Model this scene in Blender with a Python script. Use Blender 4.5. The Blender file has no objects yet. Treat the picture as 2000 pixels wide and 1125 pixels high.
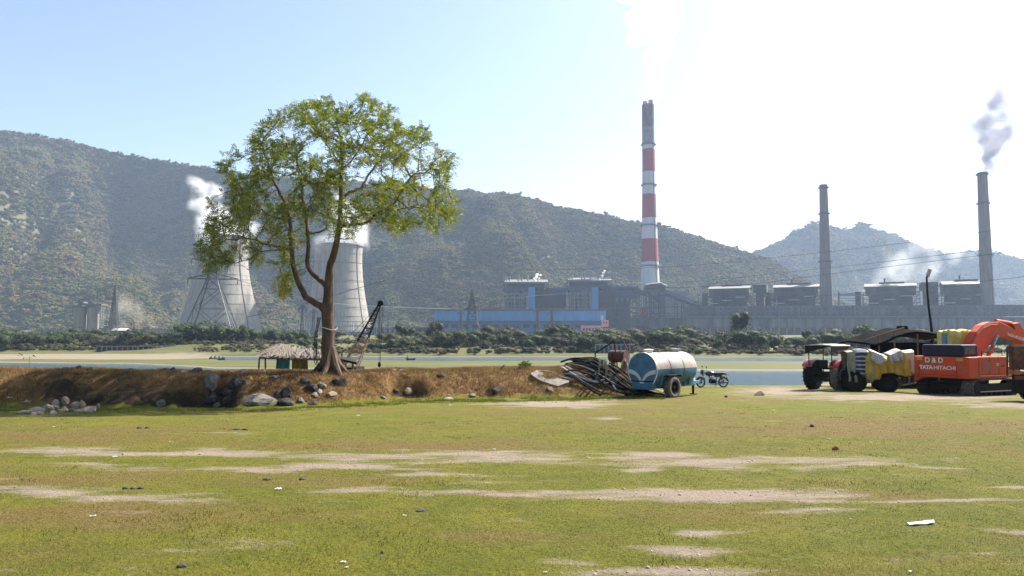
import bpy, bmesh, math, random
import numpy as np
from mathutils import Vector, Matrix
random.seed(7); RNG = np.random.default_rng(11)
scene = bpy.context.scene
col = scene.collection
rad = math.radians
# ------------------------------------------------------------------ camera
EYE = 7.0                       # eye height above the lake surface
FPX, CX, CY, HOR = 1444.0, 1000.0, 562.5, 655.0
PITCH = math.atan((HOR - CY) / FPX)
cd = bpy.data.cameras.new('camera'); cam = bpy.data.objects.new('camera', cd); col.objects.link(cam)
cd.sensor_width = 36.0; cd.lens = 36.0 * FPX / 2000.0; cd.clip_start = 0.1; cd.clip_end = 20000
cam.location = (0, 0, EYE); cam.rotation_euler = (math.pi / 2 + PITCH, 0, 0)
scene.camera = cam
# ------------------------------------------------------------------ sky and sun
SUN_T, SUN_E = rad(36), rad(47)           # sun to the right, a little behind the scene
sdir = Vector((math.cos(SUN_T) * math.cos(SUN_E), math.sin(SUN_T) * math.cos(SUN_E), math.sin(SUN_E)))
w = bpy.data.worlds.new('World'); scene.world = w; w.use_nodes = True
wn = w.node_tree.nodes; wl = w.node_tree.links
sky = wn.new('ShaderNodeTexSky'); sky.sky_type = 'NISHITA'; sky.sun_disc = False
sky.sun_elevation = SUN_E; sky.sun_rotation = math.pi / 2 - SUN_T
sky.altitude = 100; sky.air_density = 1.0; sky.dust_density = 2.1; sky.ozone_density = 1.0
bg = wn['Background']; bg.inputs['Strength'].default_value = 0.072
wl.new(sky.outputs[0], bg.inputs['Color'])
sl = bpy.data.lights.new('sun', 'SUN'); so = bpy.data.objects.new('sun', sl); col.objects.link(so)
sl.energy = 5.0; sl.angle = rad(0.55); sl.color = (1.0, 0.95, 0.86)
so.rotation_euler = sdir.to_track_quat('Z', 'Y').to_euler(); so.location = (60, 40, 120)
scene.view_settings.view_transform = 'Standard'; scene.view_settings.look = 'None'
scene.view_settings.exposure = 1.65; scene.view_settings.gamma = 1.0; scene.view_settings.use_curve_mapping = False
cy = scene.cycles
cy.max_bounces = 5; cy.diffuse_bounces = 2; cy.glossy_bounces = 2; cy.transmission_bounces = 3
cy.transparent_max_bounces = 8; cy.volume_bounces = 2; cy.use_denoising = True
cy.sample_clamp_indirect = 6.0; cy.caustics_reflective = False; cy.caustics_refractive = False
cy.volume_max_steps = 256
# ------------------------------------------------------------------ helpers
def at(px, py, D):
    """world point that lies at depth D (metres along +Y) in the direction of photo pixel (px, py)"""
    xr, yr = (px - CX) / FPX, (CY - py) / FPX
    dy = math.cos(PITCH) - yr * math.sin(PITCH); dz = math.sin(PITCH) + yr * math.cos(PITCH)
    s = D / dy
    return Vector((xr * s, D, EYE + dz * s))
def mpp(D): return D / FPX          # metres per photo pixel at depth D
def X(px, D): return at(px, HOR, D).x
def Z(py, D): return at(CX, py, D).z

def hash2(ix, iy, seed):
    h = (ix.astype(np.int64) * 374761393 + iy.astype(np.int64) * 668265263 + seed * 974711) & 0xffffffff
    h = ((h ^ (h >> 13)) * 1274126177) & 0xffffffff
    return ((h ^ (h >> 16)) & 0xffff) / 65535.0
def vnoise(x, y, seed=0):
    x = np.asarray(x, float); y = np.asarray(y, float)
    ix, iy = np.floor(x), np.floor(y); fx, fy = x - ix, y - iy
    fx = fx * fx * (3 - 2 * fx); fy = fy * fy * (3 - 2 * fy)
    a, b = hash2(ix, iy, seed), hash2(ix + 1, iy, seed); c, d = hash2(ix, iy + 1, seed), hash2(ix + 1, iy + 1, seed)
    return (a + (b - a) * fx) * (1 - fy) + (c + (d - c) * fx) * fy
def fbm(x, y, octv=4, seed=0):
    v, a, t = 0, 0.5, 0
    for i in range(octv):
        v = v + a * vnoise(np.asarray(x) * 2 ** i, np.asarray(y) * 2 ** i, seed + i * 17); t += a; a *= 0.5
    return v / t            # 0..1
def sstep(a, b, x):
    t = np.clip((np.asarray(x, float) - a) / (b - a), 0, 1); return t * t * (3 - 2 * t)

def tag(o, label=None, cat=None, group=None, kind=None):
    if label: o['label'] = label
    if cat: o['category'] = cat
    if group: o['group'] = group
    if kind: o['kind'] = kind
    return o
def empty(name, loc=(0, 0, 0), rz=0.0, label=None, cat=None, group=None, parent=None):
    o = bpy.data.objects.new(name, None); col.objects.link(o); o.location = loc; o.rotation_euler = (0, 0, rz)
    o.empty_display_size = 0.2; o.parent = parent
    return tag(o, label, cat, group)
def link(name, me, parent=None):
    o = bpy.data.objects.new(name, me); col.objects.link(o); o.parent = parent; return o
def copy_tree(o, parent=None):
    c = o.copy(); col.objects.link(c); c.parent = parent
    for ch in list(o.children): copy_tree(ch, c)
    return c
def mesh_np(name, V, F, mat=None, smooth=False, attrs=None):
    """fast mesh from arrays; F is (n,3) or (n,4); attrs: name -> per-vertex float or colour array"""
    me = bpy.data.meshes.new(name); V = np.asarray(V, np.float32); F = np.asarray(F, np.int32); k = F.shape[1]
    me.vertices.add(len(V)); me.vertices.foreach_set('co', V.ravel())
    me.loops.add(F.size); me.loops.foreach_set('vertex_index', F.ravel())
    me.polygons.add(len(F)); me.polygons.foreach_set('loop_start', np.arange(0, F.size, k, dtype=np.int32))
    if smooth: me.polygons.foreach_set('use_smooth', np.ones(len(F), bool))
    for n, a in (attrs or {}).items():
        a = np.asarray(a, np.float32)
        if a.ndim == 1:
            at_ = me.attributes.new(n, 'FLOAT', 'POINT'); at_.data.foreach_set('value', a)
        else:
            if a.shape[1] == 3: a = np.hstack([a, np.ones((len(a), 1), np.float32)])
            at_ = me.attributes.new(n, 'FLOAT_COLOR', 'POINT'); at_.data.foreach_set('color', a.ravel())
    me.update(calc_edges=True)
    if mat: me.materials.append(mat)
    return me

class MB:
    """collects solid shapes, then becomes ONE mesh object"""
    def __init__(s): s.v = []; s.f = []
    def _add(s, vs, fs):
        n = len(s.v); s.v += [tuple(v) for v in vs]; s.f += [tuple(i + n for i in f) for f in fs]; return s
    def box(s, c, d, rot=None):
        c = Vector(c); h = Vector(d) / 2
        vs = [Vector((x * h.x, y * h.y, z * h.z)) for x in (-1, 1) for y in (-1, 1) for z in (-1, 1)]
        if rot is not None: vs = [rot @ v for v in vs]
        return s._add([c + v for v in vs], [(0, 1, 3, 2), (4, 6, 7, 5), (0, 4, 5, 1), (2, 3, 7, 6), (0, 2, 6, 4), (1, 5, 7, 3)])
    def bb(s, x0, x1, y0, y1, z0, z1):
        return s.box(((x0 + x1) / 2, (y0 + y1) / 2, (z0 + z1) / 2), (abs(x1 - x0), abs(y1 - y0), abs(z1 - z0)))
    def cbox(s, c, d, b=0.03):
        """box with chamfered edges"""
        bm = bmesh.new(); bmesh.ops.create_cube(bm, size=1.0)
        for v in bm.verts: v.co = Vector((v.co.x * d[0], v.co.y * d[1], v.co.z * d[2]))
        bmesh.ops.bevel(bm, geom=bm.edges[:], offset=b, segments=2, affect='EDGES', profile=0.6)
        return s.bm(bm, c)
    def bm(s, bm, c=(0, 0, 0), rot=None):
        c = Vector(c); bm.verts.index_update()
        s._add([c + (rot @ v.co if rot is not None else v.co) for v in bm.verts], [[v.index for v in f.verts] for f in bm.faces]); bm.free(); return s
    def hexa(s, p):     # 8 points: bottom ring 0-3, top ring 4-7
        return s._add(p, [(3, 2, 1, 0), (4, 5, 6, 7), (0, 1, 5, 4), (1, 2, 6, 5), (2, 3, 7, 6), (3, 0, 4, 7)])
    def beam(s, p0, p1, w=0.1, h=None):
        p0, p1 = Vector(p0), Vector(p1); h = h or w; d = p1 - p0
        if d.length < 1e-6: return s
        q = d.to_track_quat('Y', 'Z').to_matrix()
        return s.box((p0 + p1) / 2, (w, d.length, h), q)
    def tube(s, pts, r, n=8, cap=True):
        pts = [Vector(p) for p in pts]; m = len(pts)
        rs = list(r) if hasattr(r, '__len__') else [r] * m
        vs = []; ref = None
        for i, p in enumerate(pts):
            d = (pts[min(i + 1, m - 1)] - pts[max(i - 1, 0)])
            d = d.normalized() if d.length > 1e-9 else Vector((0, 0, 1))
            if ref is None: ref = d.orthogonal().normalized()
            ref = (ref - d * ref.dot(d)); ref = ref.normalized() if ref.length > 1e-6 else d.orthogonal().normalized()
            b = d.cross(ref)
            vs += [p + (ref * math.cos(2 * math.pi * k / n) + b * math.sin(2 * math.pi * k / n)) * rs[i] for k in range(n)]
        fs = [(i * n + k, i * n + (k + 1) % n, (i + 1) * n + (k + 1) % n, (i + 1) * n + k) for i in range(m - 1) for k in range(n)]
        if cap: fs += [tuple(range(n - 1, -1, -1)), tuple((m - 1) * n + k for k in range(n))]
        return s._add(vs, fs)
    def cyl(s, p0, p1, r, n=16): return s.tube([p0, p1], r, n)
    def lathe(s, prof, c=(0, 0, 0), n=32, axis='Z', closed=False):
        """prof: list of (radius, height)"""
        c = Vector(c); vs = []
        for (r, z) in prof:
            for k in range(n):
                a = 2 * math.pi * k / n; p = Vector((r * math.cos(a), r * math.sin(a), z))
                if axis == 'X': p = Vector((p.z, p.x, p.y))
                elif axis == 'Y': p = Vector((p.x, p.z, p.y))
                vs.append(c + p)
        m = len(prof)
        fs = [(i * n + k, i * n + (k + 1) % n, (i + 1) * n + (k + 1) % n, (i + 1) * n + k) for i in range(m - 1) for k in range(n)]
        if closed: fs += [((m - 1) * n + k, (m - 1) * n + (k + 1) % n, (k + 1) % n, k) for k in range(n)]
        else: fs += [tuple(range(n - 1, -1, -1)), tuple((m - 1) * n + k for k in range(n))]
        return s._add(vs, fs)
    def prism(s, poly, y0, y1, plane='XZ'):
        """extrude a 2-D outline; plane XZ extrudes along Y, YZ along X"""
        n = len(poly)
        P = (lambda a, b, t: (a, t, b)) if plane == 'XZ' else ((lambda a, b, t: (t, a, b)) if plane == 'YZ' else (lambda a, b, t: (a, b, t)))
        vs = [P(a, b, y0) for a, b in poly] + [P(a, b, y1) for a, b in poly]
        fs = [tuple(range(n)), tuple(range(2 * n - 1, n - 1, -1))] + [(i, i + n, (i + 1) % n + n, (i + 1) % n) for i in range(n)]
        return s._add(vs, fs)
    def mesh(s, name, mat=None, smooth=False):
        me = bpy.data.meshes.new(name); me.from_pydata([tuple(v) for v in s.v], [], s.f)
        bm = bmesh.new(); bm.from_mesh(me); bmesh.ops.recalc_face_normals(bm, faces=bm.faces); bm.to_mesh(me); bm.free()
        if smooth:
            me.polygons.foreach_set('use_smooth', [True] * len(me.polygons))
            me.update()
            try: me.set_sharp_from_angle(angle=rad(40))
            except Exception: pass
        if mat: me.materials.append(mat)
        me.update(); return me
    def build(s, name, mat=None, parent=None, smooth=False): return link(name, s.mesh(name, mat, smooth), parent)

# ------------------------------------------------------------------ materials
def M(name, c1, c2=None, scale=4.0, rough=0.85, metal=0.0, bump=0.0, detail=6.0, lo=0.35, hi=0.65, c3=None, scale3=1.0, amt3=0.5, stretch=None, bscale=None, spec=None, coat=0):
    m = bpy.data.materials.new(name); m.use_nodes = True; nt = m.node_tree; N = nt.nodes; L = nt.links
    b = N['Principled BSDF']; b.inputs['Roughness'].default_value = rough; b.inputs['Metallic'].default_value = metal
    if spec is not None: b.inputs['Specular IOR Level'].default_value = spec
    if coat: b.inputs['Coat Weight'].default_value = coat; b.inputs['Coat Roughness'].default_value = 0.15
    b.inputs['Base Color'].default_value = (*c1, 1)
    if c2 is None and not bump: return m
    tc = N.new('ShaderNodeTexCoord'); src = tc.outputs['Object']
    if stretch:
        mp = N.new('ShaderNodeMapping'); mp.inputs['Scale'].default_value = stretch; L.new(src, mp.inputs[0]); src = mp.outputs[0]
    nz = N.new('ShaderNodeTexNoise'); nz.inputs['Scale'].default_value = scale; nz.inputs['Detail'].default_value = detail; nz.inputs['Roughness'].default_value = 0.62
    L.new(src, nz.inputs['Vector'])
    if c2 is not None:
        rp = N.new('ShaderNodeValToRGB'); rp.color_ramp.elements[0].position = lo; rp.color_ramp.elements[1].position = hi
        rp.color_ramp.elements[0].color = (*c1, 1); rp.color_ramp.elements[1].color = (*c2, 1)
        L.new(nz.outputs['Fac'], rp.inputs[0]); out = rp.outputs[0]
        if c3 is not None:
            n3 = N.new('ShaderNodeTexNoise'); n3.inputs['Scale'].default_value = scale3; n3.inputs['Detail'].default_value = 5; L.new(src, n3.inputs['Vector'])
            r3 = N.new('ShaderNodeValToRGB'); r3.color_ramp.elements[0].position = 0.5; r3.color_ramp.elements[1].position = 0.68
            r3.color_ramp.elements[0].color = (0, 0, 0, 1); r3.color_ramp.elements[1].color = (amt3, amt3, amt3, 1)
            L.new(n3.outputs['Fac'], r3.inputs[0])
            mx = N.new('ShaderNodeMixRGB'); mx.inputs[2].default_value = (*c3, 1); L.new(r3.outputs[0], mx.inputs[0]); L.new(out, mx.inputs[1]); out = mx.outputs[0]
        L.new(out, b.inputs['Base Color'])
    if bump:
        nb = nz
        if bscale:
            nb = N.new('ShaderNodeTexNoise'); nb.inputs['Scale'].default_value = bscale; nb.inputs['Detail'].default_value = 5; L.new(src, nb.inputs['Vector'])
        bp = N.new('ShaderNodeBump'); bp.inputs['Strength'].default_value = 1.0; bp.inputs['Distance'].default_value = bump
        L.new(nb.outputs['Fac'], bp.inputs['Height']); L.new(bp.outputs[0], b.inputs['Normal'])
    return m
def Mleaf(name, attr='tint', trans=0.45, rough=0.55, const=None):
    """leaf: colour from a mesh attribute, part of the light passes through"""
    m = bpy.data.materials.new(name); m.use_nodes = True; nt = m.node_tree; N = nt.nodes; L = nt.links
    b = N['Principled BSDF']; b.inputs['Roughness'].default_value = rough; b.inputs['Specular IOR Level'].default_value = 0.3
    a = N.new('ShaderNodeAttribute'); a.attribute_name = attr; src = a.outputs['Color']
    L.new(src, b.inputs['Base Color'])
    t = N.new('ShaderNodeBsdfTranslucent'); L.new(src, t.inputs['Color'])
    mx = N.new('ShaderNodeMixShader'); mx.inputs[0].default_value = trans
    L.new(b.outputs[0], mx.inputs[1]); L.new(t.outputs[0], mx.inputs[2]); L.new(mx.outputs[0], N['Material Output'].inputs['Surface'])
    return m
# ================================================================== ground
def px_of(x, y, z):
    """photo pixel of a world point (used to lay wear patches out from the photograph)"""
    dz = z - EYE; f = y * math.cos(PITCH) + dz * math.sin(PITCH); u = -y * math.sin(PITCH) + dz * math.cos(PITCH)
    return CX + FPX * x / f, CY - FPX * u / f
FRONT = ([-60, -17, -12, -7, -4.5, -2, 1, 4.5, 7], [25.5, 24.6, 24.0, 25.0, 27.0, 28.4, 29.3, 30.2, 31])
CREST = ([-60, -20, -12, -7, -2, 2, 3.6, 5, 7], [5.7, 5.66, 5.62, 5.56, 5.50, 5.52, 5.72, 5.35, 4.6])
EDGE = ([-9, -.05, .13, .385, .41, .46, 9], [42, 42, 46.5, 47.5, 50, 72, 74])      # far edge of the field by bearing x / y
def mound_rise(x, y):
    yf = np.interp(x, *FRONT) + 0.9 * (fbm(np.asarray(x) * 0.45, np.asarray(x) * 0 + 3.1, 3, 5) - 0.5)
    steep = sstep(-17.2, -15.8, x) * (1 - sstep(-9.6, -8.6, x))
    wid = 3.3 - 1.9 * steep
    t = np.clip((y - yf - 0.35 * steep) / wid, 0, 1)
    return t * t * (3 - 2 * t), 1 - sstep(4.7, 6.9, x), steep
PITS = [(-4.1, 29.0, 0.75, 0.6, 0.85), (-10.35, 25.35, 0.85, 0.55, 0.7), (-1.0, 30.0, 0.35, 0.4, 0.25), (-13.0, 25.4, 1.6, 0.6, 0.5), (-5.6, 28.6, 0.4, 0.3, 0.25)]
def field_z(x, y):
    x = np.asarray(x, float); y = np.asarray(y, float)
    plane = 5.58 - 0.037 * y
    plane = plane - 0.07 * np.exp(-((y - 23.5) / 3.0) ** 2) * (1 - sstep(-6, 0, x))
    plane = plane - 0.16 * sstep(17, 21, x) * sstep(27, 31, y) * (1 - sstep(33, 40, y)) * 0.6
    z = plane + 0.07 * (fbm(x * 0.35, y * 0.35, 4, 1) - 0.5) + 0.025 * (fbm(x * 2.2, y * 2.2, 3, 2) - 0.5)
    r, tp, st = mound_rise(x, y)
    zc = np.interp(x, *CREST) + 0.16 * (fbm(x * 0.6, y * 0.3, 3, 8) - 0.5)
    back = np.clip(y - np.interp(x, *FRONT) - 4.2, 0, None)
    zc = zc - 0.05 * back
    rough = 4 * r * (1 - r)
    z = z + (zc - plane) * r * tp + tp * (0.10 + 0.35 * rough) * (fbm(x * 1.3, y * 1.3, 4, 21) - 0.5) * sstep(0.03, 0.3, r)
    z = z + tp * st * rough * 0.8 * (fbm(x * 1.7, y * 1.2, 4, 33) - 0.5)
    for (a, b, ra, rb, d) in PITS:
        q = ((x - a) / ra) ** 2 + ((y - b) / rb) ** 2
        z = z - d * np.exp(-q ** 1.6)
    over = np.clip(y - np.interp(x / y, *EDGE) - 1.4 * (fbm(x * 0.5, x * 0 + 9, 3, 44) - 0.5), 0, None)
    z = z - 0.36 * over * sstep(0, 2.0, over)
    return np.maximum(z, -1.6)
def gz(x, y): return float(field_z(np.array([x]), np.array([y]))[0])
def on_field(px, py, dz=0.0):
    """first point where the ray of a photo pixel meets the field"""
    Ds = np.arange(3.0, 60, 0.04); d = at(px, py, 1.0); d.z -= EYE
    x, y, z = d.x * Ds, Ds, EYE + d.z * Ds
    k = np.argmax(z <= field_z(x, y) + 1e-4)
    if k == 0: k = len(Ds) - 1
    return Vector((x[k], y[k], field_z(x[k:k + 1], y[k:k + 1])[0] + dz))
rows = [1.5]
while rows[-1] < 84:
    D = rows[-1]; rows.append(D + (0.012 * D if D < 22.5 else (0.13 if D < 36.5 else (0.3 if D < 52 else 1.2))))
rows = np.array(rows); us = np.arange(-1.5, 1.5001, 0.0068)
U, DD = np.meshgrid(us, rows); FX, FY = U * DD, DD
FZ = field_z(FX, FY)
PU, PV = px_of(FX, FY, FZ)
SOIL = [(300, 884, 360, 6, .9), (820, 889, 260, 8, 1), (960, 898, 200, 7, .9), (1300, 893, 140, 9, 1), (1500, 902, 330, 11, 1), (1560, 915, 120, 6, .9),
        (100, 960, 130, 13, 1), (250, 972, 180, 9, 1), (230, 910, 190, 8, .75), (480, 915, 120, 6, .8), (650, 912, 200, 7, .9), (850, 926, 150, 5, .8),
        (700, 957, 190, 7, .9), (1050, 962, 320, 6, .95), (1350, 969, 330, 11, 1.15), (1780, 978, 300, 4, 1), (1600, 997, 150, 5, .9), (1950, 950, 60, 4, .9),
        (1330, 1075, 120, 11, 1), (1360, 1040, 55, 7, .9), (1280, 1114, 210, 11, 1), (1120, 1100, 70, 5, .9), (1975, 1042, 60, 5, .9), (1080, 789, 140, 7, 1.1), (1190, 818, 40, 3, .7),
        (1540, 764, 130, 8, 1.1), (1760, 776, 260, 7, 1.1), (1990, 792, 150, 6, 1), (1250, 920, 40, 3, .9), (1840, 913, 70, 4, .8), (20, 940, 60, 6, .6), (560, 1060, 120, 5, .5), (420, 845, 130, 4, .6), (900, 945, 150, 6, .6), (150, 875, 140, 4, .8)]
wu = 60 * (fbm(FX * 1.1, FY * 1.6, 4, 51) - 0.5); wv = 16 * (fbm(FX * 1.3 + 9, FY * 1.9, 4, 52) - 0.5)
soil = np.zeros_like(FX)
for (a, b, ra, rb, s) in SOIL:
    q = ((PU + wu - a) / ra) ** 2 + ((PV + wv - b) / (rb * 1.15)) ** 2
    soil = np.maximum(soil, .86 * s * np.exp(-q ** 1.1))
soil = np.clip(soil + 0.95 * (fbm(FX * 0.8, FY * 2.2, 5, 53) - 0.54), 0, 1.2)
r_, tp_, st_ = mound_rise(FX, FY)
dry = np.clip(sstep(0.02, 0.3, r_ * tp_) + 0.3 * (fbm(FX * 1.5, FY * 1.5, 4, 61) - 0.5) * sstep(0.0, 0.1, r_ * tp_), 0, 1)
brown = np.zeros_like(FX)
for (a, b, ra, rb, s) in [(1700, 832, 420, 16, .95), (150, 850, 300, 14, .6), (250, 930, 380, 22, .55), (300, 1010, 420, 40, .45), (1100, 805, 300, 9, .5), (200, 1090, 260, 40, .5), (760, 870, 300, 12, .6), (1000, 1050, 200, 14, .35), (1900, 1100, 250, 26, .45), (1350, 780, 180, 7, .5)]:
    q = ((PU + wu * 1.6 - a) / ra) ** 2 + ((PV + wv - b) / rb) ** 2
    brown = np.maximum(brown, s * np.exp(-q))
brown = np.clip(brown + 1.5 * (fbm(FX * 0.5, FY * 1.0, 5, 71) - 0.47), 0, 1)
soil = soil * (1 - 0.9 * sstep(0.05, 0.3, r_ * tp_)) + 0.5 * sstep(46, 49, FY) * sstep(3, 7, FX)
cut = np.clip(tp_ * st_ * sstep(.02, .2, r_) * (1 - sstep(.75, .97, r_)) * (.72 + .9 * (fbm(FX * .9, FY * 1.4, 3, 63) - .3)), 0, 1)  # steep bank darkened: dark soil plus the tree's shade put into the colour
for (a, b, ra, rb, d) in PITS: cut = np.maximum(cut, .95 * np.exp(-(((FX - a) / ra) ** 2 + ((FY - b - .1) / rb) ** 2) ** 1.5) * min(1, d * 1.6))  # hollows darkened as well, their shade put into the soil colour
nr, nc = FX.shape
idx = np.arange(nr * nc).reshape(nr, nc)
quads = np.stack([idx[:-1, :-1], idx[:-1, 1:], idx[1:, 1:], idx[1:, :-1]], -1).reshape(-1, 4)

def field_material():
    m = bpy.data.materials.new('field_turf'); m.use_nodes = True; nt = m.node_tree; N = nt.nodes; L = nt.links
    b = N['Principled BSDF']; b.inputs['Roughness'].default_value = 0.95; b.inputs['Specular IOR Level'].default_value = 0.15
    tc = N.new('ShaderNodeTexCoord')
    def noise(sc, det=6, rough=.65, stretch=None):
        n = N.new('ShaderNodeTexNoise'); n.inputs['Scale'].default_value = sc; n.inputs['Detail'].default_value = det; n.inputs['Roughness'].default_value = rough
        L.new(tc.outputs['Object'], n.inputs['Vector']); return n.outputs['Fac']
    def ramp(src, stops):
        r = N.new('ShaderNodeValToRGB'); e = r.color_ramp.elements
        while len(e) < len(stops): e.new(0.5)
        for k, (p, c) in enumerate(stops): e[k].position = p; e[k].color = (*c, 1)
        L.new(src, r.inputs[0]); return r.outputs[0]
    def attr(n):
        a = N.new('ShaderNodeAttribute'); a.attribute_name = n; return a.outputs['Fac']
    def math_(op, a, bb):
        n = N.new('ShaderNodeMath'); n.operation = op
        for i, v in enumerate((a, bb)):
            if isinstance(v, (int, float)): n.inputs[i].default_value = v
            else: L.new(v, n.inputs[i])
        return n.outputs[0]
    def mix(f, a, bb):
        n = N.new('ShaderNodeMixRGB'); L.new(f, n.inputs[0]); L.new(a, n.inputs[1]); L.new(bb, n.inputs[2]); return n.outputs[0]
    nf, nm, ng = noise(30, 8, .72), noise(5, 7, .7), noise(90, 4, .7)
    mp = N.new('ShaderNodeMapping'); mp.inputs['Scale'].default_value = (.55, 1.9, 1); L.new(tc.outputs['Object'], mp.inputs[0])
    ns_ = N.new('ShaderNodeTexNoise'); ns_.inputs['Scale'].default_value = 2.2; ns_.inputs['Detail'].default_value = 9; ns_.inputs['Roughness'].default_value = .72; L.new(mp.outputs[0], ns_.inputs['Vector']); nst = ns_.outputs['Fac']
    green = ramp(nf, [(0.25, (0.045, 0.050, 0.005)), (0.5, (0.120, 0.114, 0.011)), (0.75, (0.205, 0.180, 0.028))])
    nl = noise(1.1, 6, .7)
    lush = ramp(nf, [(0.25, (0.028, 0.038, 0.003)), (0.5, (0.085, 0.094, 0.007)), (0.75, (0.155, 0.152, 0.015))])
    green = mix(ramp(nl, [(0.42, (0, 0, 0)), (0.60, (1, 1, 1))]), green, lush)
    olive = ramp(nf, [(0.25, (0.035, 0.024, 0.008)), (0.5, (0.125, 0.088, 0.024)), (0.75, (0.215, 0.155, 0.055))])
    dryc = ramp(nm, [(0.25, (0.055, 0.029, 0.012)), (0.5, (0.165, 0.094, 0.036)), (0.75, (0.26, 0.165, 0.070))])
    soilc = ramp(nf, [(0.2, (0.12, 0.092, 0.068)), (0.5, (0.245, 0.195, 0.148)), (0.8, (0.35, 0.29, 0.228))])
    fb = math_('ADD', attr('brown'), math_('MULTIPLY', math_('SUBTRACT', nm, .5), 0.9))
    c = mix(ramp(fb, [(0.1, (0, 0, 0)), (0.75, (1, 1, 1))]), green, olive)
    fd = math_('ADD', attr('dry'), math_('MULTIPLY', math_('SUBTRACT', nm, .5), 0.7))
    c = mix(ramp(fd, [(0.25, (0, 0, 0)), (0.6, (1, 1, 1))]), c, dryc)
    dark = ramp(nm, [(0.3, (0.012, 0.009, 0.007)), (0.55, (0.035, 0.024, 0.016)), (0.8, (0.10, 0.065, 0.035))])  # dark earth tone that also carries painted shade on bank and pits
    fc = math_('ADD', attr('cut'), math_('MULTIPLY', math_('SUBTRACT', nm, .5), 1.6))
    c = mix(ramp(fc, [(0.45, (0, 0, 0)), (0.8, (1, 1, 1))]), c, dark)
    fs = math_('ADD', attr('soil'), math_('MULTIPLY', math_('SUBTRACT', nst, .5), 2.3))
    fs = math_('ADD', fs, math_('MULTIPLY', math_('SUBTRACT', ng, .5), 1.1))
    c = mix(ramp(fs, [(0.30, (0, 0, 0)), (0.46, (.45, .45, .45)), (0.75, (1, 1, 1))]), c, soilc)
    L.new(c, b.inputs['Base Color'])
    bp = N.new('ShaderNodeBump'); bp.inputs['Distance'].default_value = 0.09; bp.inputs['Strength'].default_value = 0.8
    L.new(math_('ADD', nf, math_('MULTIPLY', nm, 1.5)), bp.inputs['Height']); L.new(bp.outputs[0], b.inputs['Normal'])
    return m
MT_FIELD = field_material()
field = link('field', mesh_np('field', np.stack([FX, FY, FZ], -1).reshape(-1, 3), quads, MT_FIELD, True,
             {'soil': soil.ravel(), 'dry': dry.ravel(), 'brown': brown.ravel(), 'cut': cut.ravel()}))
tag(field, 'sloping field of short patchy grass with an earth bank along its far edge', None, None, 'structure')

# short turf and straw: blades as real geometry
def sample_grid(A, x, y):
    """bilinear lookup of a field attribute at world x, y"""
    u = np.clip((x / y - us[0]) / 0.0068, 0, nc - 1.001); r = np.interp(y, rows, np.arange(nr)); r = np.clip(r, 0, nr - 1.001)
    i, j = u.astype(int), r.astype(int); fu, fr = u - i, r - j
    return (A[j, i] * (1 - fu) + A[j, i + 1] * fu) * (1 - fr) + (A[j + 1, i] * (1 - fu) + A[j + 1, i + 1] * fu) * fr
def blades(name, x, y, nb, hmin, hmax, wid, spread, cols, mat, z=None, lean=0.6, zoff=-0.006):
    """nb blades per tuft, one narrow triangle each"""
    n = len(x); x = np.repeat(x, nb) + RNG.normal(0, spread, n * nb); y = np.repeat(y, nb) + RNG.normal(0, spread, n * nb)
    ok = y > 2.0; x, y = x[ok], y[ok]; cols = np.repeat(cols, nb, 0)[ok]
    z = field_z(x, y) + zoff; m = len(x)
    a = RNG.uniform(0, 2 * np.pi, m); h = RNG.uniform(hmin, hmax, m); w = wid * RNG.uniform(.7, 1.3, m) * (0.6 + 0.04 * y)
    dx, dy = np.cos(a), np.sin(a); la = RNG.uniform(0, 2 * np.pi, m); ll = h * lean * RNG.uniform(0.2, 1, m)
    V = np.empty((m, 3, 3)); V[:, 0] = np.stack([x - dx * w, y - dy * w, z], -1); V[:, 1] = np.stack([x + dx * w, y + dy * w, z], -1)
    V[:, 2] = np.stack([x + np.cos(la) * ll, y + np.sin(la) * ll, z + h], -1)
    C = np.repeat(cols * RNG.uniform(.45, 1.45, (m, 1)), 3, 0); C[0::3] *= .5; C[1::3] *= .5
    return link(name, mesh_np(name, V.reshape(-1, 3), np.arange(m * 3).reshape(-1, 3), mat, False, {'tint': C}))
MT_BLADE = Mleaf('grass_blade', trans=0.3, rough=0.7)
def turf(n, d0, d1, power):
    y = d0 + (d1 - d0) * RNG.random(n) ** power; x = y * RNG.uniform(-0.78, 0.78, n)
    s = sample_grid(soil, x, y) + 0.35 * (fbm(x * 4, y * 4, 3, 81) - .5); d = sample_grid(dry, x, y); br = sample_grid(brown, x, y)
    keep = (s + 0.3 * RNG.random(n) < 0.50) & (d < 0.35) & (RNG.random(n) > sstep(11, 25, y))
    x, y, br, s = x[keep], y[keep], br[keep], s[keep]
    t = np.clip(br * 1.2 + RNG.normal(0, .25, len(x)) + .9 * (fbm(x * .9, y * 1.3, 3, 83) - .48), 0, 1)[:, None]
    return x, y, (1 - t) * np.array([0.165, 0.165, 0.012]) + t * np.array([0.27, 0.20, 0.05])
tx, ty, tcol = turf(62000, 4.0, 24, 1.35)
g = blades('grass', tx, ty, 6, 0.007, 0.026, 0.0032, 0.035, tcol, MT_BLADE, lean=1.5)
tag(g, 'short green and yellowed grass covering the field', 'grass', None, 'stuff')
n = 60000
x = RNG.uniform(-24, 7.5, n); y = np.interp(x, *FRONT) + RNG.uniform(-0.8, 6.5, n)
d = sample_grid(dry, x, y); keep = (d > 0.3) & (sample_grid(cut, x, y) < .35 + .2 * RNG.random(n)) & (d * (0.35 + fbm(x * 1.7, y * 1.7, 3, 91)) > RNG.random(n) * 0.85); x, y = x[keep], y[keep]
t = np.clip(fbm(x * 1.1, y * 1.1, 3, 92) * 1.6 - .3 + RNG.normal(0, .15, len(x)), 0, 1)[:, None]
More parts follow.
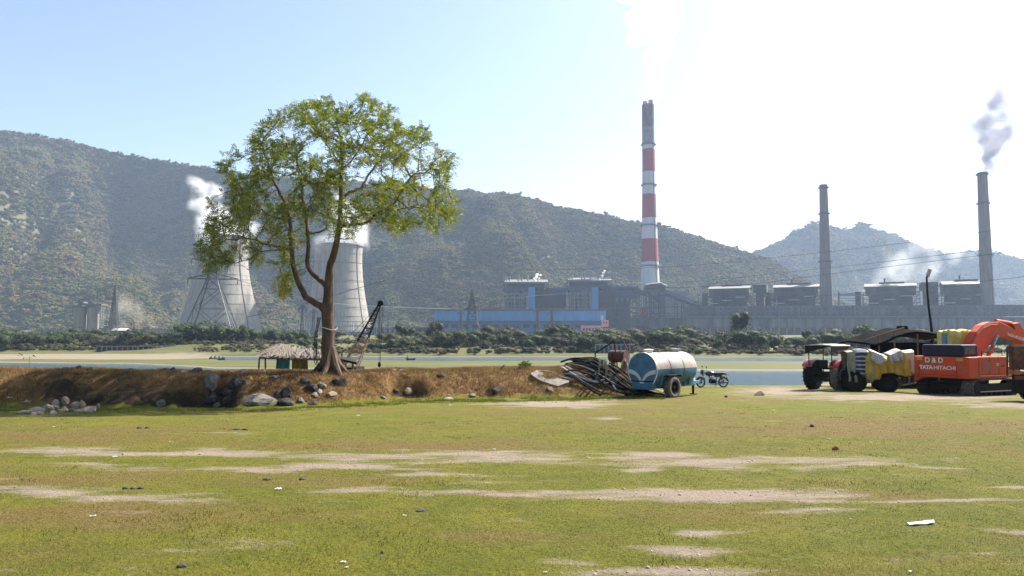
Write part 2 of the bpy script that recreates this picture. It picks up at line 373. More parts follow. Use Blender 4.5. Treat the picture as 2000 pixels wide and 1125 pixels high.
g = blades('dry_grass', x, y, 5, 0.04, 0.15, 0.0035, 0.06, (1 - t) * np.array([0.14, 0.075, 0.026]) + t * np.array([0.32, 0.215, 0.085]), MT_BLADE, lean=0.9)
tag(g, 'dry straw coloured grass on the earth bank', 'dry grass', None, 'stuff')
# green fringe at the foot of the bank
n = 12000
x = RNG.uniform(-22, 6, n); y = np.interp(x, *FRONT) + RNG.normal(-0.4, 0.7, n)
keep = fbm(x * 1.2, y * 2, 3, 95) > 0.45; x, y = x[keep], y[keep]
g = blades('verge_grass', x, y, 6, 0.03, 0.10, 0.0035, 0.05, np.array([[0.14, 0.16, 0.02]]) * RNG.uniform(.7, 1.4, (len(x), 1)), MT_BLADE)
tag(g, 'longer green grass along the foot of the earth bank', 'grass', None, 'stuff')
# taller weeds here and there, pebbles on the bare ground
n = 5200; y = 4.2 + 21 * RNG.random(n) ** 1.2; x = y * RNG.uniform(-.8, .8, n)
keep = (fbm(x * .8, y * .8, 3, 141) > .64) & (sample_grid(dry, x, y) < .2) & (sample_grid(soil, x, y) < .35); x, y = x[keep], y[keep]
g = blades('weeds', x, y, 9, 0.015, 0.050, 0.004, 0.05, np.array([[0.13, 0.14, 0.012]]) * RNG.uniform(.5, 1.5, (len(x), 1)), MT_BLADE, lean=1.0)
tag(g, 'small weed tufts standing out of the short turf', 'weeds', None, 'stuff')
n = 14000; y = 4.2 + 28 * RNG.random(n) ** 1.3; x = y * RNG.uniform(-.85, .85, n); s_ = sample_grid(soil, x, y) * (sample_grid(dry, x, y) < .3)
keep = (s_ > .35) & (RNG.random(n) < s_); x, y = x[keep], y[keep]; m = len(x); z = field_z(x, y); sz = RNG.gamma(2.0, .0035, m) + .004
oct_ = np.array([(1, 0, 0), (0, 1, 0), (-1, 0, 0), (0, -1, 0), (0, 0, .7), (0, 0, -.5)]); fc_ = np.array([(0, 1, 4), (1, 2, 4), (2, 3, 4), (3, 0, 4), (1, 0, 5), (2, 1, 5), (3, 2, 5), (0, 3, 5)])
V = np.stack([x, y, z], -1)[:, None] + oct_[None] * (sz[:, None, None] * RNG.uniform(.6, 1.4, (m, 6, 3)))
g = link('pebbles', mesh_np('pebbles', V.reshape(-1, 3), (fc_[None] + 6 * np.arange(m)[:, None, None]).reshape(-1, 3), M('pebble_stone', (.12, .095, .075), (.34, .29, .24), scale=9, rough=.9)))
tag(g, 'small pebbles and crumbs of earth on the bare patches', 'pebbles', None, 'stuff')

# ------------------------------------------------------------------ far land, lake
DR = np.concatenate([np.arange(46, 130, 4), np.arange(130, 310, 1.5), np.geomspace(310, 3300, 80)])
UU = np.arange(-1.6, 1.6001, 0.012)
def far_z(x, y):
    px = CX + FPX * x / y
    din = np.interp(px, [-800, 250, 420, 800, 1350, 3000], [186, 182, 152, 150, 141, 141]) + 9 * (fbm(x * 0.02, y * 0.02, 3, 101) - .5)
    dout = np.interp(px, [-800, 330, 430, 800, 1400, 3000], [420, 420, 206, 205, 199, 197]) + 8 * (fbm(x * 0.025, y * 0.02, 3, 102) - .5)
    ds = np.interp(px, [-800, 200, 420, 1000, 1400, 3000], [300, 292, 246, 243, 238, 236]) + 9 * (fbm(x * 0.03, y * 0 + 2, 4, 103) - .5)
    flat = sstep(din - 3, din + 14, y) * (1 - sstep(dout - 6, dout + 3, y))
    z = -0.6 + flat * (0.85 + 0.35 * (fbm(x * 0.03, y * 0.06, 4, 104) - .5))
    land = sstep(ds - 4, ds + 5, y) * 1.5 + sstep(ds + 8, ds + 60, y) * 2.4 + sstep(320, 620, y) * 3.6
    z = np.maximum(z, -0.6 + land) + sstep(ds + 5, ds + 40, y) * 1.4 * (fbm(x * 0.05, y * 0.05, 4, 105) - .5)
    return z
def fz(x, y): return float(far_z(np.array([float(x)]), np.array([float(y)]))[0])
uu, dd = np.meshgrid(UU, DR); GX, GY = uu * dd, dd; GZ = far_z(GX, GY)
a, b_ = GX.shape; ii = np.arange(a * b_).reshape(a, b_)
def far_material():
    m = bpy.data.materials.new('far_land'); m.use_nodes = True; nt = m.node_tree; N = nt.nodes; L = nt.links
    b = N['Principled BSDF']; b.inputs['Roughness'].default_value = 0.9; b.inputs['Specular IOR Level'].default_value = 0.2
    tc = N.new('ShaderNodeTexCoord'); sp = N.new('ShaderNodeSeparateXYZ'); L.new(tc.outputs['Object'], sp.inputs[0])
    mp = N.new('ShaderNodeMapping'); mp.inputs['Scale'].default_value = (0.35, 1, 1); L.new(tc.outputs['Object'], mp.inputs[0])
    n = N.new('ShaderNodeTexNoise'); n.inputs['Scale'].default_value = 0.09; n.inputs['Detail'].default_value = 8; n.inputs['Roughness'].default_value = 0.7; L.new(mp.outputs[0], n.inputs['Vector'])
    r = N.new('ShaderNodeValToRGB'); e = r.color_ramp.elements
    for p, c in ((0.30, (0.05, 0.060, 0.014)), (0.52, (0.078, 0.080, 0.022)), (0.70, (0.12, 0.095, 0.045))):
        q = e.new(p); q.color = (*c, 1)
    e[0].color = (0.07, 0.085, 0.02, 1); e[-1].color = (0.17, 0.135, 0.08, 1)
    L.new(n.outputs['Fac'], r.inputs[0])
    # bare silt in a narrow belt just above the water line
    rz = N.new('ShaderNodeValToRGB'); rz.color_ramp.elements[0].position = 0.04; rz.color_ramp.elements[1].position = 0.13
    rz.color_ramp.elements[0].color = (1, 1, 1, 1); rz.color_ramp.elements[1].color = (0, 0, 0, 1); L.new(sp.outputs['Z'], rz.inputs[0])
    mx = N.new('ShaderNodeMixRGB'); mx.inputs[2].default_value = (0.19, 0.155, 0.105, 1); L.new(rz.outputs[0], mx.inputs[0]); L.new(r.outputs[0], mx.inputs[1])
    a_ = N.new('ShaderNodeAttribute'); a_.attribute_name = 'sand'; m2 = N.new('ShaderNodeMixRGB'); m2.inputs[2].default_value = (0.17, 0.14, 0.095, 1)
    ad = N.new('ShaderNodeMath'); ad.operation = 'MULTIPLY_ADD'; L.new(n.outputs['Fac'], ad.inputs[0]); ad.inputs[1].default_value = 1.2; L.new(a_.outputs['Fac'], ad.inputs[2])
    rs = N.new('ShaderNodeValToRGB'); rs.color_ramp.elements[0].position = 0.75; rs.color_ramp.elements[1].position = 1.0; L.new(ad.outputs[0], rs.inputs[0])
    L.new(rs.outputs[0], m2.inputs[0]); L.new(mx.outputs[0], m2.inputs[1]); L.new(m2.outputs[0], b.inputs['Base Color'])
    return m
GPX = CX + FPX * GX / GY
sand = np.clip((1 - sstep(300, 520, GPX)) * sstep(195, 225, GY) * (1 - sstep(262, 275, GY)), 0, 1) * 0.55
far = link('far_shore_land', mesh_np('far_shore_land', np.stack([GX, GY, GZ], -1).reshape(-1, 3),
      np.stack([ii[:-1, :-1], ii[:-1, 1:], ii[1:, 1:], ii[1:, :-1]], -1).reshape(-1, 4), far_material(), True, {'sand': sand.ravel()}))
tag(far, None, None, None, 'structure')
base = MB().box((0, 2300, -2.6), (11000, 6000, 0.5)).build('ground', M('bedrock_soil', (0.2, 0.16, 0.1)))
tag(base, None, None, None, 'structure')
def water_material():
    m = bpy.data.materials.new('lake_water'); m.use_nodes = True; nt = m.node_tree; N = nt.nodes; L = nt.links
    b = N['Principled BSDF']; b.inputs['Base Color'].default_value = (0.03, 0.065, 0.085, 1); b.inputs['Roughness'].default_value = 0.08; b.inputs['IOR'].default_value = 1.333
    tc = N.new('ShaderNodeTexCoord'); mp = N.new('ShaderNodeMapping'); mp.inputs['Scale'].default_value = (1.0, 0.6, 1); L.new(tc.outputs['Object'], mp.inputs[0])
    n = N.new('ShaderNodeTexNoise'); n.inputs['Scale'].default_value = 0.55; n.inputs['Detail'].default_value = 5; n.inputs['Roughness'].default_value = 0.6; L.new(mp.outputs[0], n.inputs['Vector'])
    bp = N.new('ShaderNodeBump'); bp.inputs['Distance'].default_value = 1.2; bp.inputs['Strength'].default_value = 0.9; L.new(n.outputs['Fac'], bp.inputs['Height']); L.new(bp.outputs[0], b.inputs['Normal'])
    return m
lake = MB()._add([(-700, 38, 0), (700, 38, 0), (700, 460, 0), (-700, 460, 0)], [(0, 1, 2, 3)]).build('lake_water', water_material())
tag(lake, None, None, None, 'structure')

# ------------------------------------------------------------------ hills
R1 = ([-1500, -700, -300, 0, 100, 200, 300, 420, 520, 650, 780, 880, 950, 1000, 1050, 1100, 1200, 1300, 1370, 1430, 1500, 1560, 1640, 1720, 1800],
      [420, 290, 240, 248, 265, 288, 308, 325, 338, 348, 355, 365, 376, 378, 386, 401, 421, 436, 461, 482, 503, 540, 590, 640, 650])
R2 = ([1180, 1250, 1330, 1400, 1480, 1510, 1560, 1630, 1700, 1750, 1800, 1860, 1920, 1960, 2000, 2200, 2600, 3200],
      [650, 640, 590, 545, 506, 496, 476, 449, 443, 455, 481, 492, 491, 497, 506, 540, 560, 600])
def hill(px, D, ridge, Dr, Db, seed):
    x = (px - CX) / FPX * D
    Hr = EYE + (HOR - np.interp(px, *ridge)) / FPX * Dr - 9.0
    Hr = Hr + 5 * (fbm(x * 0.02, x * 0, 3, seed + 5) - .5)
    s = (D - Db) / (Dr - Db)
    wv = (fbm(x * 0.0036 + D * 0.0013, D * 0.0012, 3, seed) - .5) * 2.9 + (fbm(x * 0.013 + D * 0.003, D * 0.006, 3, seed + 9) - .5) * 0.55
    sp = np.clip(s + wv * np.clip(s, 0, 1) * (1 - np.clip(s, 0, 1)) * 2.2, 0, 1)
    up = 0.25 * sp + 0.75 * (sp ** 1.25) * (1 - 0.12 * np.sin(sp * math.pi))
    h = 5 + (Hr - 5) * np.where(s <= 1, up, np.clip(1 - (s - 1) * 1.3, 0, 1))
    return np.where(s < 0, 4.0, np.maximum(h, 4.0))
HILLS = {'hillside': (np.arange(-1400, 1830, 14), lambda p: np.interp(p, [-1400, 0, 800, 1300, 1800], [2000, 1850, 1700, 1560, 1450]), 1130.0, R1, 201),
         'far_hill': (np.arange(1170, 3200, 16), lambda p: 2650 + 0 * p, 1850.0, R2, 301)}
def hill_h(name, px, D):
    c = HILLS[name]; return hill(px, D, c[3], c[1](px), c[2], c[4])
MT_HILL = M('hill_soil', (0.03, 0.034, 0.012), (0.07, 0.065, 0.026), scale=0.02, detail=8)
for nm, (pxs, Drf, Db, ridge, sd) in HILLS.items():
    t = np.concatenate([np.linspace(-0.06, 1.0, 90), np.linspace(1.03, 1.8, 14)])
    PX, T = np.meshgrid(pxs, t); Dm = Db + T * (Drf(PX) - Db); H = hill_h(nm, PX, Dm)
    P = np.stack([(PX - CX) / FPX * Dm, Dm, H], -1).reshape(-1, 3); r, c = PX.shape; k = np.arange(r * c).reshape(r, c)
    tag(link(nm, mesh_np(nm, P, np.stack([k[:-1, :-1], k[:-1, 1:], k[1:, 1:], k[1:, :-1]], -1).reshape(-1, 4), MT_HILL, True)), None, None, None, 'structure')

# ------------------------------------------------------------------ foliage prototypes
def crown_mesh(name, w, h, z0, nclump, leaf, seed, mat, colA, colB, core=True, lobes=7, gap=0.0, flat=1.0):
    """many small leaf-clump faces spread over and through several lobes"""
    r = np.random.default_rng(seed); V = []; C = []
    ctr = np.stack([r.normal(0, .30, lobes) * w, r.normal(0, .30, lobes) * w, z0 + h * (0.30 + 0.5 * r.random(lobes))], -1)
    ctr[0] = (0, 0, z0 + h * .55); rd = np.stack([w * r.uniform(.22, .38, lobes), w * r.uniform(.22, .38, lobes), h * flat * r.uniform(.2, .32, lobes)], -1); rd[0] *= 1.25
    li = r.integers(0, lobes, nclump); d = r.normal(size=(nclump, 3)); d /= np.linalg.norm(d, axis=1)[:, None]
    rr = r.uniform(0.72, 1.12, nclump)[:, None]
    P = ctr[li] + d * rd[li] * rr; P[:, 2] = np.maximum(P[:, 2], z0 * .6 + 0.15 * leaf)
    nrm = d * 0.7 + r.normal(0, .6, (nclump, 3)); nrm /= np.linalg.norm(nrm, axis=1)[:, None]
    t = np.cross(nrm, r.normal(size=(nclump, 3))); t /= np.linalg.norm(t, axis=1)[:, None]; b2 = np.cross(nrm, t)
    s1 = (leaf * r.uniform(.5, 1.25, nclump))[:, None]; s2 = (leaf * r.uniform(.35, .8, nclump))[:, None]
    Q = np.stack([P - t * s1, P - b2 * s2 + nrm * s2 * .25, P + t * s1, P + b2 * s2 + nrm * s2 * .25], 1)
    k = r.random(nclump)[:, None] * .75 + .25 * r.random(lobes)[li][:, None]
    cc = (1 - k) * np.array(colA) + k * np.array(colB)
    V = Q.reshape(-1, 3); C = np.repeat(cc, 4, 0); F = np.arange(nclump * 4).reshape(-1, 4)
    if core:
        bm = bmesh.new()
        for l in range(lobes):
            bmesh.ops.create_icosphere(bm, subdivisions=1, radius=1.0, matrix=Matrix.Translation(ctr[l]) @ Matrix.Diagonal((*[v * .74 for v in rd[l]], 1)))
        bv = np.array([v.co[:] for v in bm.verts]); bv += r.normal(0, .05 * w, bv.shape) * .5; bf = [[v.index for v in f.verts] for f in bm.faces]
        bm.verts.index_update(); bf = np.array([[v.index for v in f.verts] for f in bm.faces]); bm.free()
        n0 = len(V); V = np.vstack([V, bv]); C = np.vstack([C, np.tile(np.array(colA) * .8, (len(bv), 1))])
        F3 = np.vstack([F[:, [0, 1, 2]], F[:, [0, 2, 3]], bf + n0]); return mesh_np(name, V, F3, mat, False, {'tint': C})
    return mesh_np(name, V, F, mat, False, {'tint': C})
MT_FOL = Mleaf('shrub_foliage', trans=0.25, rough=0.75)

# forest of the hills: instanced crowns, tinted by where they stand
def forest_mat():
    m = bpy.data.materials.new('hill_forest_foliage'); m.use_nodes = True; nt = m.node_tree; N = nt.nodes; L = nt.links
    b = N['Principled BSDF']; b.inputs['Roughness'].default_value = 0.8; b.inputs['Specular IOR Level'].default_value = 0.1
    a = N.new('ShaderNodeAttribute'); a.attribute_name = 'tint'
    oi = N.new('ShaderNodeObjectInfo')
    n = N.new('ShaderNodeTexNoise'); n.inputs['Scale'].default_value = 0.009; n.inputs['Detail'].default_value = 5; n.inputs['Roughness'].default_value = .65; L.new(oi.outputs['Location'], n.inputs['Vector'])
    ad = N.new('ShaderNodeMath'); ad.operation = 'MULTIPLY_ADD'; L.new(oi.outputs['Random'], ad.inputs[0]); ad.inputs[1].default_value = 0.40; L.new(n.outputs['Fac'], ad.inputs[2])
    r = N.new('ShaderNodeValToRGB'); e = r.color_ramp.elements
    e[0].position = 0.42; e[0].color = (0.040, 0.064, 0.018, 1); e[1].position = 1.0; e[1].color = (0.24, 0.15, 0.075, 1)
    for p, c in ((0.55, (0.085, 0.105, 0.026)), (0.67, (0.185, 0.185, 0.045)), (0.82, (0.205, 0.16, 0.068))):
        q = e.new(p); q.color = (*c, 1)
    L.new(ad.outputs[0], r.inputs[0])
    mx = N.new('ShaderNodeMixRGB'); mx.blend_type = 'MULTIPLY'; mx.inputs[0].default_value = 1; L.new(r.outputs[0], mx.inputs[1]); L.new(a.outputs['Color'], mx.inputs[2])
    L.new(mx.outputs[0], b.inputs['Base Color']); return m
MT_FOREST = forest_mat()
def scatter(name, P, scl, rot, pick, protos):
    """one object whose points each carry an instance of one of the prototype meshes"""
    pc = bpy.data.collections.new(name + '_sources')
    for k, me in enumerate(protos): pc.objects.link(bpy.data.objects.new('%s_%02d' % (name, k), me))
    me = bpy.data.meshes.new(name); me.vertices.add(len(P)); me.vertices.foreach_set('co', np.asarray(P, np.float32).ravel())
    for nm, arr, ty in (('scl', scl, 'FLOAT'), ('rot', rot, 'FLOAT'), ('pick', pick, 'INT')):
        q = me.attributes.new(nm, ty, 'POINT'); q.data.foreach_set('value', np.asarray(arr, np.float32 if ty == 'FLOAT' else np.int32))
    o = link(name, me)
    ng = bpy.data.node_groups.new(name, 'GeometryNodeTree'); ng.interface.new_socket('Geometry', in_out='INPUT', socket_type='NodeSocketGeometry'); ng.interface.new_socket('Geometry', in_out='OUTPUT', socket_type='NodeSocketGeometry')
    N, L = ng.nodes, ng.links; gi, go = N.new('NodeGroupInput'), N.new('NodeGroupOutput')
    iop = N.new('GeometryNodeInstanceOnPoints'); ci = N.new('GeometryNodeCollectionInfo'); ci.inputs['Collection'].default_value = pc
    ci.inputs['Separate Children'].default_value = True; ci.inputs['Reset Children'].default_value = True
    def na(n, ty):
        q = N.new('GeometryNodeInputNamedAttribute'); q.data_type = ty; q.inputs['Name'].default_value = n; return q.outputs['Attribute']
    cx = N.new('ShaderNodeCombineXYZ'); L.new(na('rot', 'FLOAT'), cx.inputs['Z'])
    L.new(gi.outputs[0], iop.inputs['Points']); L.new(ci.outputs[0], iop.inputs['Instance']); iop.inputs['Pick Instance'].default_value = True
    L.new(na('pick', 'INT'), iop.inputs['Instance Index']); L.new(cx.outputs[0], iop.inputs['Rotation']); L.new(na('scl', 'FLOAT'), iop.inputs['Scale'])
    L.new(iop.outputs[0], go.inputs[0])
    md = o.modifiers.new('scatter', 'NODES'); md.node_group = ng
    return o
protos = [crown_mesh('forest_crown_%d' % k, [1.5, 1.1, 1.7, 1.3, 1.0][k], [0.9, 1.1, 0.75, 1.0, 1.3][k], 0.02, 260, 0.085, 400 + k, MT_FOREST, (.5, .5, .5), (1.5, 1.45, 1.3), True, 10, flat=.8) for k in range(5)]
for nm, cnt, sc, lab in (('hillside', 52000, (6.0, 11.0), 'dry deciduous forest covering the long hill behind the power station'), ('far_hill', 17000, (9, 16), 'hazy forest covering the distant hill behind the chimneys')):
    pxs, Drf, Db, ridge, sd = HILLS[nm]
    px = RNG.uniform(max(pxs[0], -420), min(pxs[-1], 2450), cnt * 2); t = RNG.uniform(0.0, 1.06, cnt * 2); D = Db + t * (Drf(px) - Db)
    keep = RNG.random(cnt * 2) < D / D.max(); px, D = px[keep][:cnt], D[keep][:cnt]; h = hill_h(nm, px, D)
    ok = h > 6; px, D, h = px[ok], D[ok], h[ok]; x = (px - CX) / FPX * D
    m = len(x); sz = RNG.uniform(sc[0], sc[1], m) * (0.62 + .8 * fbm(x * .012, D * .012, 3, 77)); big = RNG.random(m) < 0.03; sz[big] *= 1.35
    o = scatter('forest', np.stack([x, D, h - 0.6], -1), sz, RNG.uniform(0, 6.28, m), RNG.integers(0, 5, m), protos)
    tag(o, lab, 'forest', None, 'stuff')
# ================================================================== power station
def adopt(o, root):
    o.parent = root; o.matrix_parent_inverse = Matrix.Translation(root.location).inverted(); return o
def root_at(name, px, D, label, cat, group=None, z=None):
    return empty(name, (X(px, D), D, fz(X(px, D), D) if z is None else z), 0, label, cat, group)
GL = 6.6          # ground level of the plant
def B(mb, px0, px1, py0, py1, D, depth, z0=None):
    return mb.bb(X(px0, D), X(px1, D), D, D + depth, GL - .4 if z0 == 'g' else Z(py1, D), Z(py0, D))
MT = {}
MT['conc'] = M('tower_concrete', (0.19, 0.17, 0.145), (0.29, 0.26, 0.22), scale=0.5, stretch=(1, 1, 0.06), detail=6, rough=.9, c3=(0.13, 0.115, 0.10), scale3=0.12, amt3=.5)
MT['dark_steel'] = M('dark_steel', (0.018, 0.021, 0.028), (0.04, 0.04, 0.045), scale=0.3, rough=.6)
MT['galv'] = M('galvanised_steel', (0.17, 0.18, 0.20), (0.27, 0.275, 0.28), scale=0.5, rough=.5, metal=.3)
MT['pylon'] = M('dull_pylon_steel', (0.035, 0.038, 0.045), (0.07, 0.072, 0.078), scale=0.5, rough=.6)
MT['blue'] = M('blue_cladding', (0.035, 0.16, 0.36), (0.055, 0.22, 0.46), scale=0.12, stretch=(1, 1, .2), rough=.6)
MT['blue_dk'] = M('faded_blue_wall', (0.03, 0.075, 0.21), (0.05, 0.11, 0.27), scale=0.12, rough=.7)
MT['slate'] = M('slate_blue_cladding', (0.020, 0.035, 0.072), (0.038, 0.058, 0.105), scale=0.1, rough=.7)
MT['grey'] = M('weathered_concrete', (0.045, 0.048, 0.062), (0.10, 0.10, 0.115), scale=0.15, stretch=(1, 1, .25), rough=.9, c3=(.07, .07, .08), scale3=.06, amt3=.6)
MT['grey_lt'] = M('paler_weathered_concrete', (0.085, 0.085, 0.095), (0.17, 0.165, 0.165), scale=0.2, stretch=(1, 1, .15), rough=.9, c3=(.05, .05, .06), scale3=.09, amt3=.7)
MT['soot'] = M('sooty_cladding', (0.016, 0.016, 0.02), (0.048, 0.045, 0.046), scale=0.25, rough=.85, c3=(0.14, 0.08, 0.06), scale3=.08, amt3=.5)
MT['roofm'] = M('dusty_roof_sheet', (0.09, 0.087, 0.08), (0.15, 0.143, 0.135), scale=0.3, rough=.7)
MT['red'] = M('red_chimney_paint', (0.24, 0.035, 0.045), (0.33, 0.065, 0.072), scale=0.25, stretch=(1, 1, .2), rough=.8)
MT['white'] = M('white_chimney_paint', (0.40, 0.40, 0.43), (0.52, 0.515, 0.53), scale=0.2, stretch=(1, 1, .2), rough=.8)
MT['maroon'] = M('sooted_maroon_paint', (0.11, 0.06, 0.075), (0.19, 0.11, 0.12), scale=0.25, stretch=(1, 1, .2), rough=.9)
MT['cgrey'] = M('grey_chimney_concrete', (0.17, 0.165, 0.18), (0.24, 0.235, 0.245), scale=0.2, rough=.9)
MT['oldch'] = M('old_chimney_concrete', (0.115, 0.095, 0.092), (0.19, 0.155, 0.14), scale=0.35, stretch=(1, 1, .12), rough=.9, c3=(.10, .09, .095), scale3=.05, amt3=.55)
MT['pink'] = M('pink_plaster', (0.52, 0.22, 0.24), (0.62, 0.30, 0.31), scale=0.3, rough=.85)
MT['brick'] = M('reddish_bay_wall', (0.14, 0.07, 0.075), (0.22, 0.12, 0.11), scale=0.4, rough=.9)
MT['black'] = M('dark_recess', (0.012, 0.012, 0.014), rough=.9)

# ---- cooling towers
def cooling_tower(pxc, D, tops, hw, label):
    c = Vector((X(pxc, D), D, GL)); root = empty('cooling_tower', c, 0, label, 'cooling tower', 'hyperbolic cooling towers below the hill')
    s = mpp(D); hs = [(w * s, Z(y, D) - GL) for (y, w) in hw]
    zs = np.linspace(hs[0][1], hs[-1][1], 30); rs = np.interp(zs, [h for _, h in hs], [r for r, _ in hs])
    for _ in range(3): rs[1:-1] = (rs[:-2] + rs[1:-1] * 2 + rs[2:]) / 4
    prof = [(r, z) for r, z in zip(rs, zs)]; inner = [(r - 1.0, z) for r, z in reversed(prof)]
    sh = MB().lathe(prof + inner, n=96, closed=True).build('shell', MT['conc'], root, True)
    MB().lathe([(rs[-1] + .1, zs[-1] - 1.2), (rs[-1] + 1.2, zs[-1] - 1.2), (rs[-1] + 1.2, zs[-1] + .3), (rs[-1] + .1, zs[-1] + .3)], n=96, closed=True).build('top_walkway', MT['cgrey'], sh)
    for z in zs[2:-1:3]:
        i = np.interp(z, zs, rs); MB().lathe([(i + .02, z - .22), (i + .3, z - .22), (i + .3, z + .22), (i + .02, z + .22)], n=96, closed=True).build('lift_joint', MT['cgrey'], sh)
    ld = MB(); aa = rad(-28)
    ld.tube([((r + .35) * math.cos(aa), (r + .35) * math.sin(aa), z) for r, z in zip(rs, zs)], .38, 5)
    ld.build('ladder', MT['dark_steel'], sh)
    n = 28
    for k in range(n):
        a0, a1 = 2 * math.pi * k / n, 2 * math.pi * (k + .5 * (1 if k % 2 else -1)) / n
        r0, r1 = rs[0] + 2.0, rs[0] - .4
        MB().beam((r0 * math.cos(a0), r0 * math.sin(a0), -.5), (r1 * math.cos(a1), r1 * math.sin(a1), zs[0] + .3), 1.1).build('raker_column', MT['grey'], root)
    return root
cooling_tower(430, 900, 0, [(646, 76), (625, 72), (605, 66.5), (580, 60), (555, 54.5), (530, 50), (505, 48), (480, 48.5), (464, 50)], 'concrete cooling tower standing behind the tall lattice pylon')
cooling_tower(659, 960, 0, [(648, 66), (630, 62), (605, 57), (575, 51.5), (545, 47.5), (515, 45.5), (495, 45.5), (480, 46.5)], 'concrete cooling tower partly hidden behind the tree trunk')

# ---- chimneys
def chimney(pxc, D, bands, ws, rings, label, flues=(), lean=0):
    """bands: (py_top, py_bottom, material); ws: (py, half width px)"""
    s = mpp(D); c = Vector((X(pxc, D), D, GL)); root = empty('chimney', c, 0, label, 'chimney')
    R = lambda py: float(np.interp(py, [a for a, _ in ws], [b for _, b in ws])) * s
    H = lambda py: Z(py, D) - GL
    for (y0, y1, m) in bands:
        prof = [(R(y0 + (y1 - y0) * t), H(y0 + (y1 - y0) * t)) for t in (1, .66, .33, 0)]
        MB().lathe(prof, n=40).build('shaft_section', MT[m], root, True)
    for y in rings:
        r, h = R(y), H(y)
        g = MB().lathe([(r - .05, h - .3), (r + 1.7, h - .3), (r + 1.7, h + .3), (r - .05, h + .3)], n=32, closed=True).build('gallery', MT['dark_steel'], root)
        rl = MB().lathe([(r + 1.55, h + 1.3), (r + 1.75, h + 1.3), (r + 1.75, h + 1.6), (r + 1.55, h + 1.6)], n=32, closed=True)
        for k in range(16):
            a = 2 * math.pi * k / 16; rl.beam(((r + 1.65) * math.cos(a), (r + 1.65) * math.sin(a), h + .3), ((r + 1.65) * math.cos(a), (r + 1.65) * math.sin(a), h + 1.5), .16)
        rl.build('railing', MT['dark_steel'], g)
    for (dx, dy, y) in flues:
        r0 = R(ws[0][0]); MB().lathe([(r0 * .38, H(206)), (r0 * .38, H(y))], (dx * r0, dy * r0, 0), 20).build('flue', MT['cgrey'], root, True)
    ld = MB(); ys = [bands[0][0], bands[-1][1]]
    for k in range(40):
        y0 = ys[0] + (ys[1] - ys[0]) * k / 40; y1 = ys[0] + (ys[1] - ys[0]) * (k + 1) / 40; a = rad(-58)
        ld.beam(((R(y0) + .35) * math.cos(a), (R(y0) + .35) * math.sin(a), H(y0)), ((R(y1) + .35) * math.cos(a), (R(y1) + .35) * math.sin(a), H(y1)), .7)
    ld.build('ladder', MT['cgrey'], root)
    return root
chimney(1271, 980, [(205, 249, 'maroon'), (249, 283, 'cgrey'), (283, 292, 'white'), (292, 336, 'red'), (336, 380, 'white'), (380, 426, 'red'), (426, 467, 'white'), (467, 512, 'red'), (512, 600, 'white'), (600, 656, 'red')],
        [(205, 12), (320, 12.6), (420, 14.2), (500, 16.4), (560, 18.4), (656, 20.5)], (283, 362, 441, 520), 'very tall red and white banded chimney with two flues', [(-.45, .1, 198), (.42, -.1, 196)])
chimney(1616, 860, [(361, 369, 'oldch'), (369, 512, 'oldch'), (512, 656, 'oldch')], [(361, 7.4), (420, 8.6), (512, 10.3), (600, 11.8), (656, 12.6)], (367, 418, 512), 'shorter grey chimney giving off no smoke')
chimney(1931, 820, [(337, 400, 'oldch'), (400, 500, 'oldch'), (500, 656, 'oldch')], [(337, 8.4), (400, 9.4), (500, 10.7), (600, 11.5), (656, 12)], (341, 398, 499), 'grey chimney with a plume of dark smoke')

# ---- blue turbine hall
D = 885
hall = root_at('turbine_hall', 1015, D, 'long bright blue turbine hall with a darker lower wall', 'building')
def part(name, mb, m, root, smooth=False): return adopt(mb.build(name, MT[m] if isinstance(m, str) else m, None, smooth), root)
core = part('wall', B(MB(), 852, 1181, 612, 650, D + 1.6, 46, 'g'), 'blue_dk', hall)
edges = np.linspace(848, 1184, 18)
for a0, a1 in zip(edges[:-1], edges[1:]):
    part('cladding_panel', B(MB(), a0 + .25, a1 - .25, 607 + random.uniform(0, .25), 626.5, D, 2.2), 'blue', hall)
part('roof', B(MB(), 845, 1187, 604.2, 607, D - .8, 50), 'slate', hall)
rl = MB()
for k in range(60): B(rl, 850 + k * 5.6, 850.35 + k * 5.6, 601.8, 604.2, D + 1, .4)
B(rl, 848, 1184, 601.4, 602.0, D + 1, .4); part('roof_railing', rl, 'dark_steel', hall)
for k in range(16):
    px = 862 + k * 20; w_ = part('window', B(MB(), px, px + 12, 634, 640, D + 1.0, 1.0), 'black', hall)
part('cable_rack', B(B(MB(), 850, 1180, 627.4, 628.6, D - 2.5, 1.2), 850, 1180, 630.2, 630.8, D - 2.5, 1), 'slate', hall)

# ---- the two new boiler houses
def lattice(mb, px0, px1, py0, py1, D, depth, nx, nz, t=.8, brace=True, rnd=None):
    for j in range(nz + 1):
        for px in (px0, px1): mb.beam((X(px, D), D, Z(py0 + (py1 - py0) * j / nz, D)), (X(px, D), D + depth, Z(py0 + (py1 - py0) * j / nz, D)), t * .7)
    for d in (D, D + depth):
        for i in range(nx + 1):
            x = X(px0 + (px1 - px0) * i / nx, D); mb.beam((x, d, Z(py1, D)), (x, d, Z(py0, D)), t)
        for j in range(nz + 1):
            z = Z(py0 + (py1 - py0) * j / nz, D); mb.beam((X(px0, D), d, z), (X(px1, D), d, z), t * .8)
        if brace:
            for i in range(nx):
                for j in range(nz):
                    if rnd is not None and rnd.random() > .55: continue
                    xa, xb = X(px0 + (px1 - px0) * i / nx, D), X(px0 + (px1 - px0) * (i + 1) / nx, D); za, zb = Z(py0 + (py1 - py0) * j / nz, D), Z(py0 + (py1 - py0) * (j + 1) / nz, D)
                    mb.beam((xa, d, za), (xb, d, zb), t * .5)
    return mb
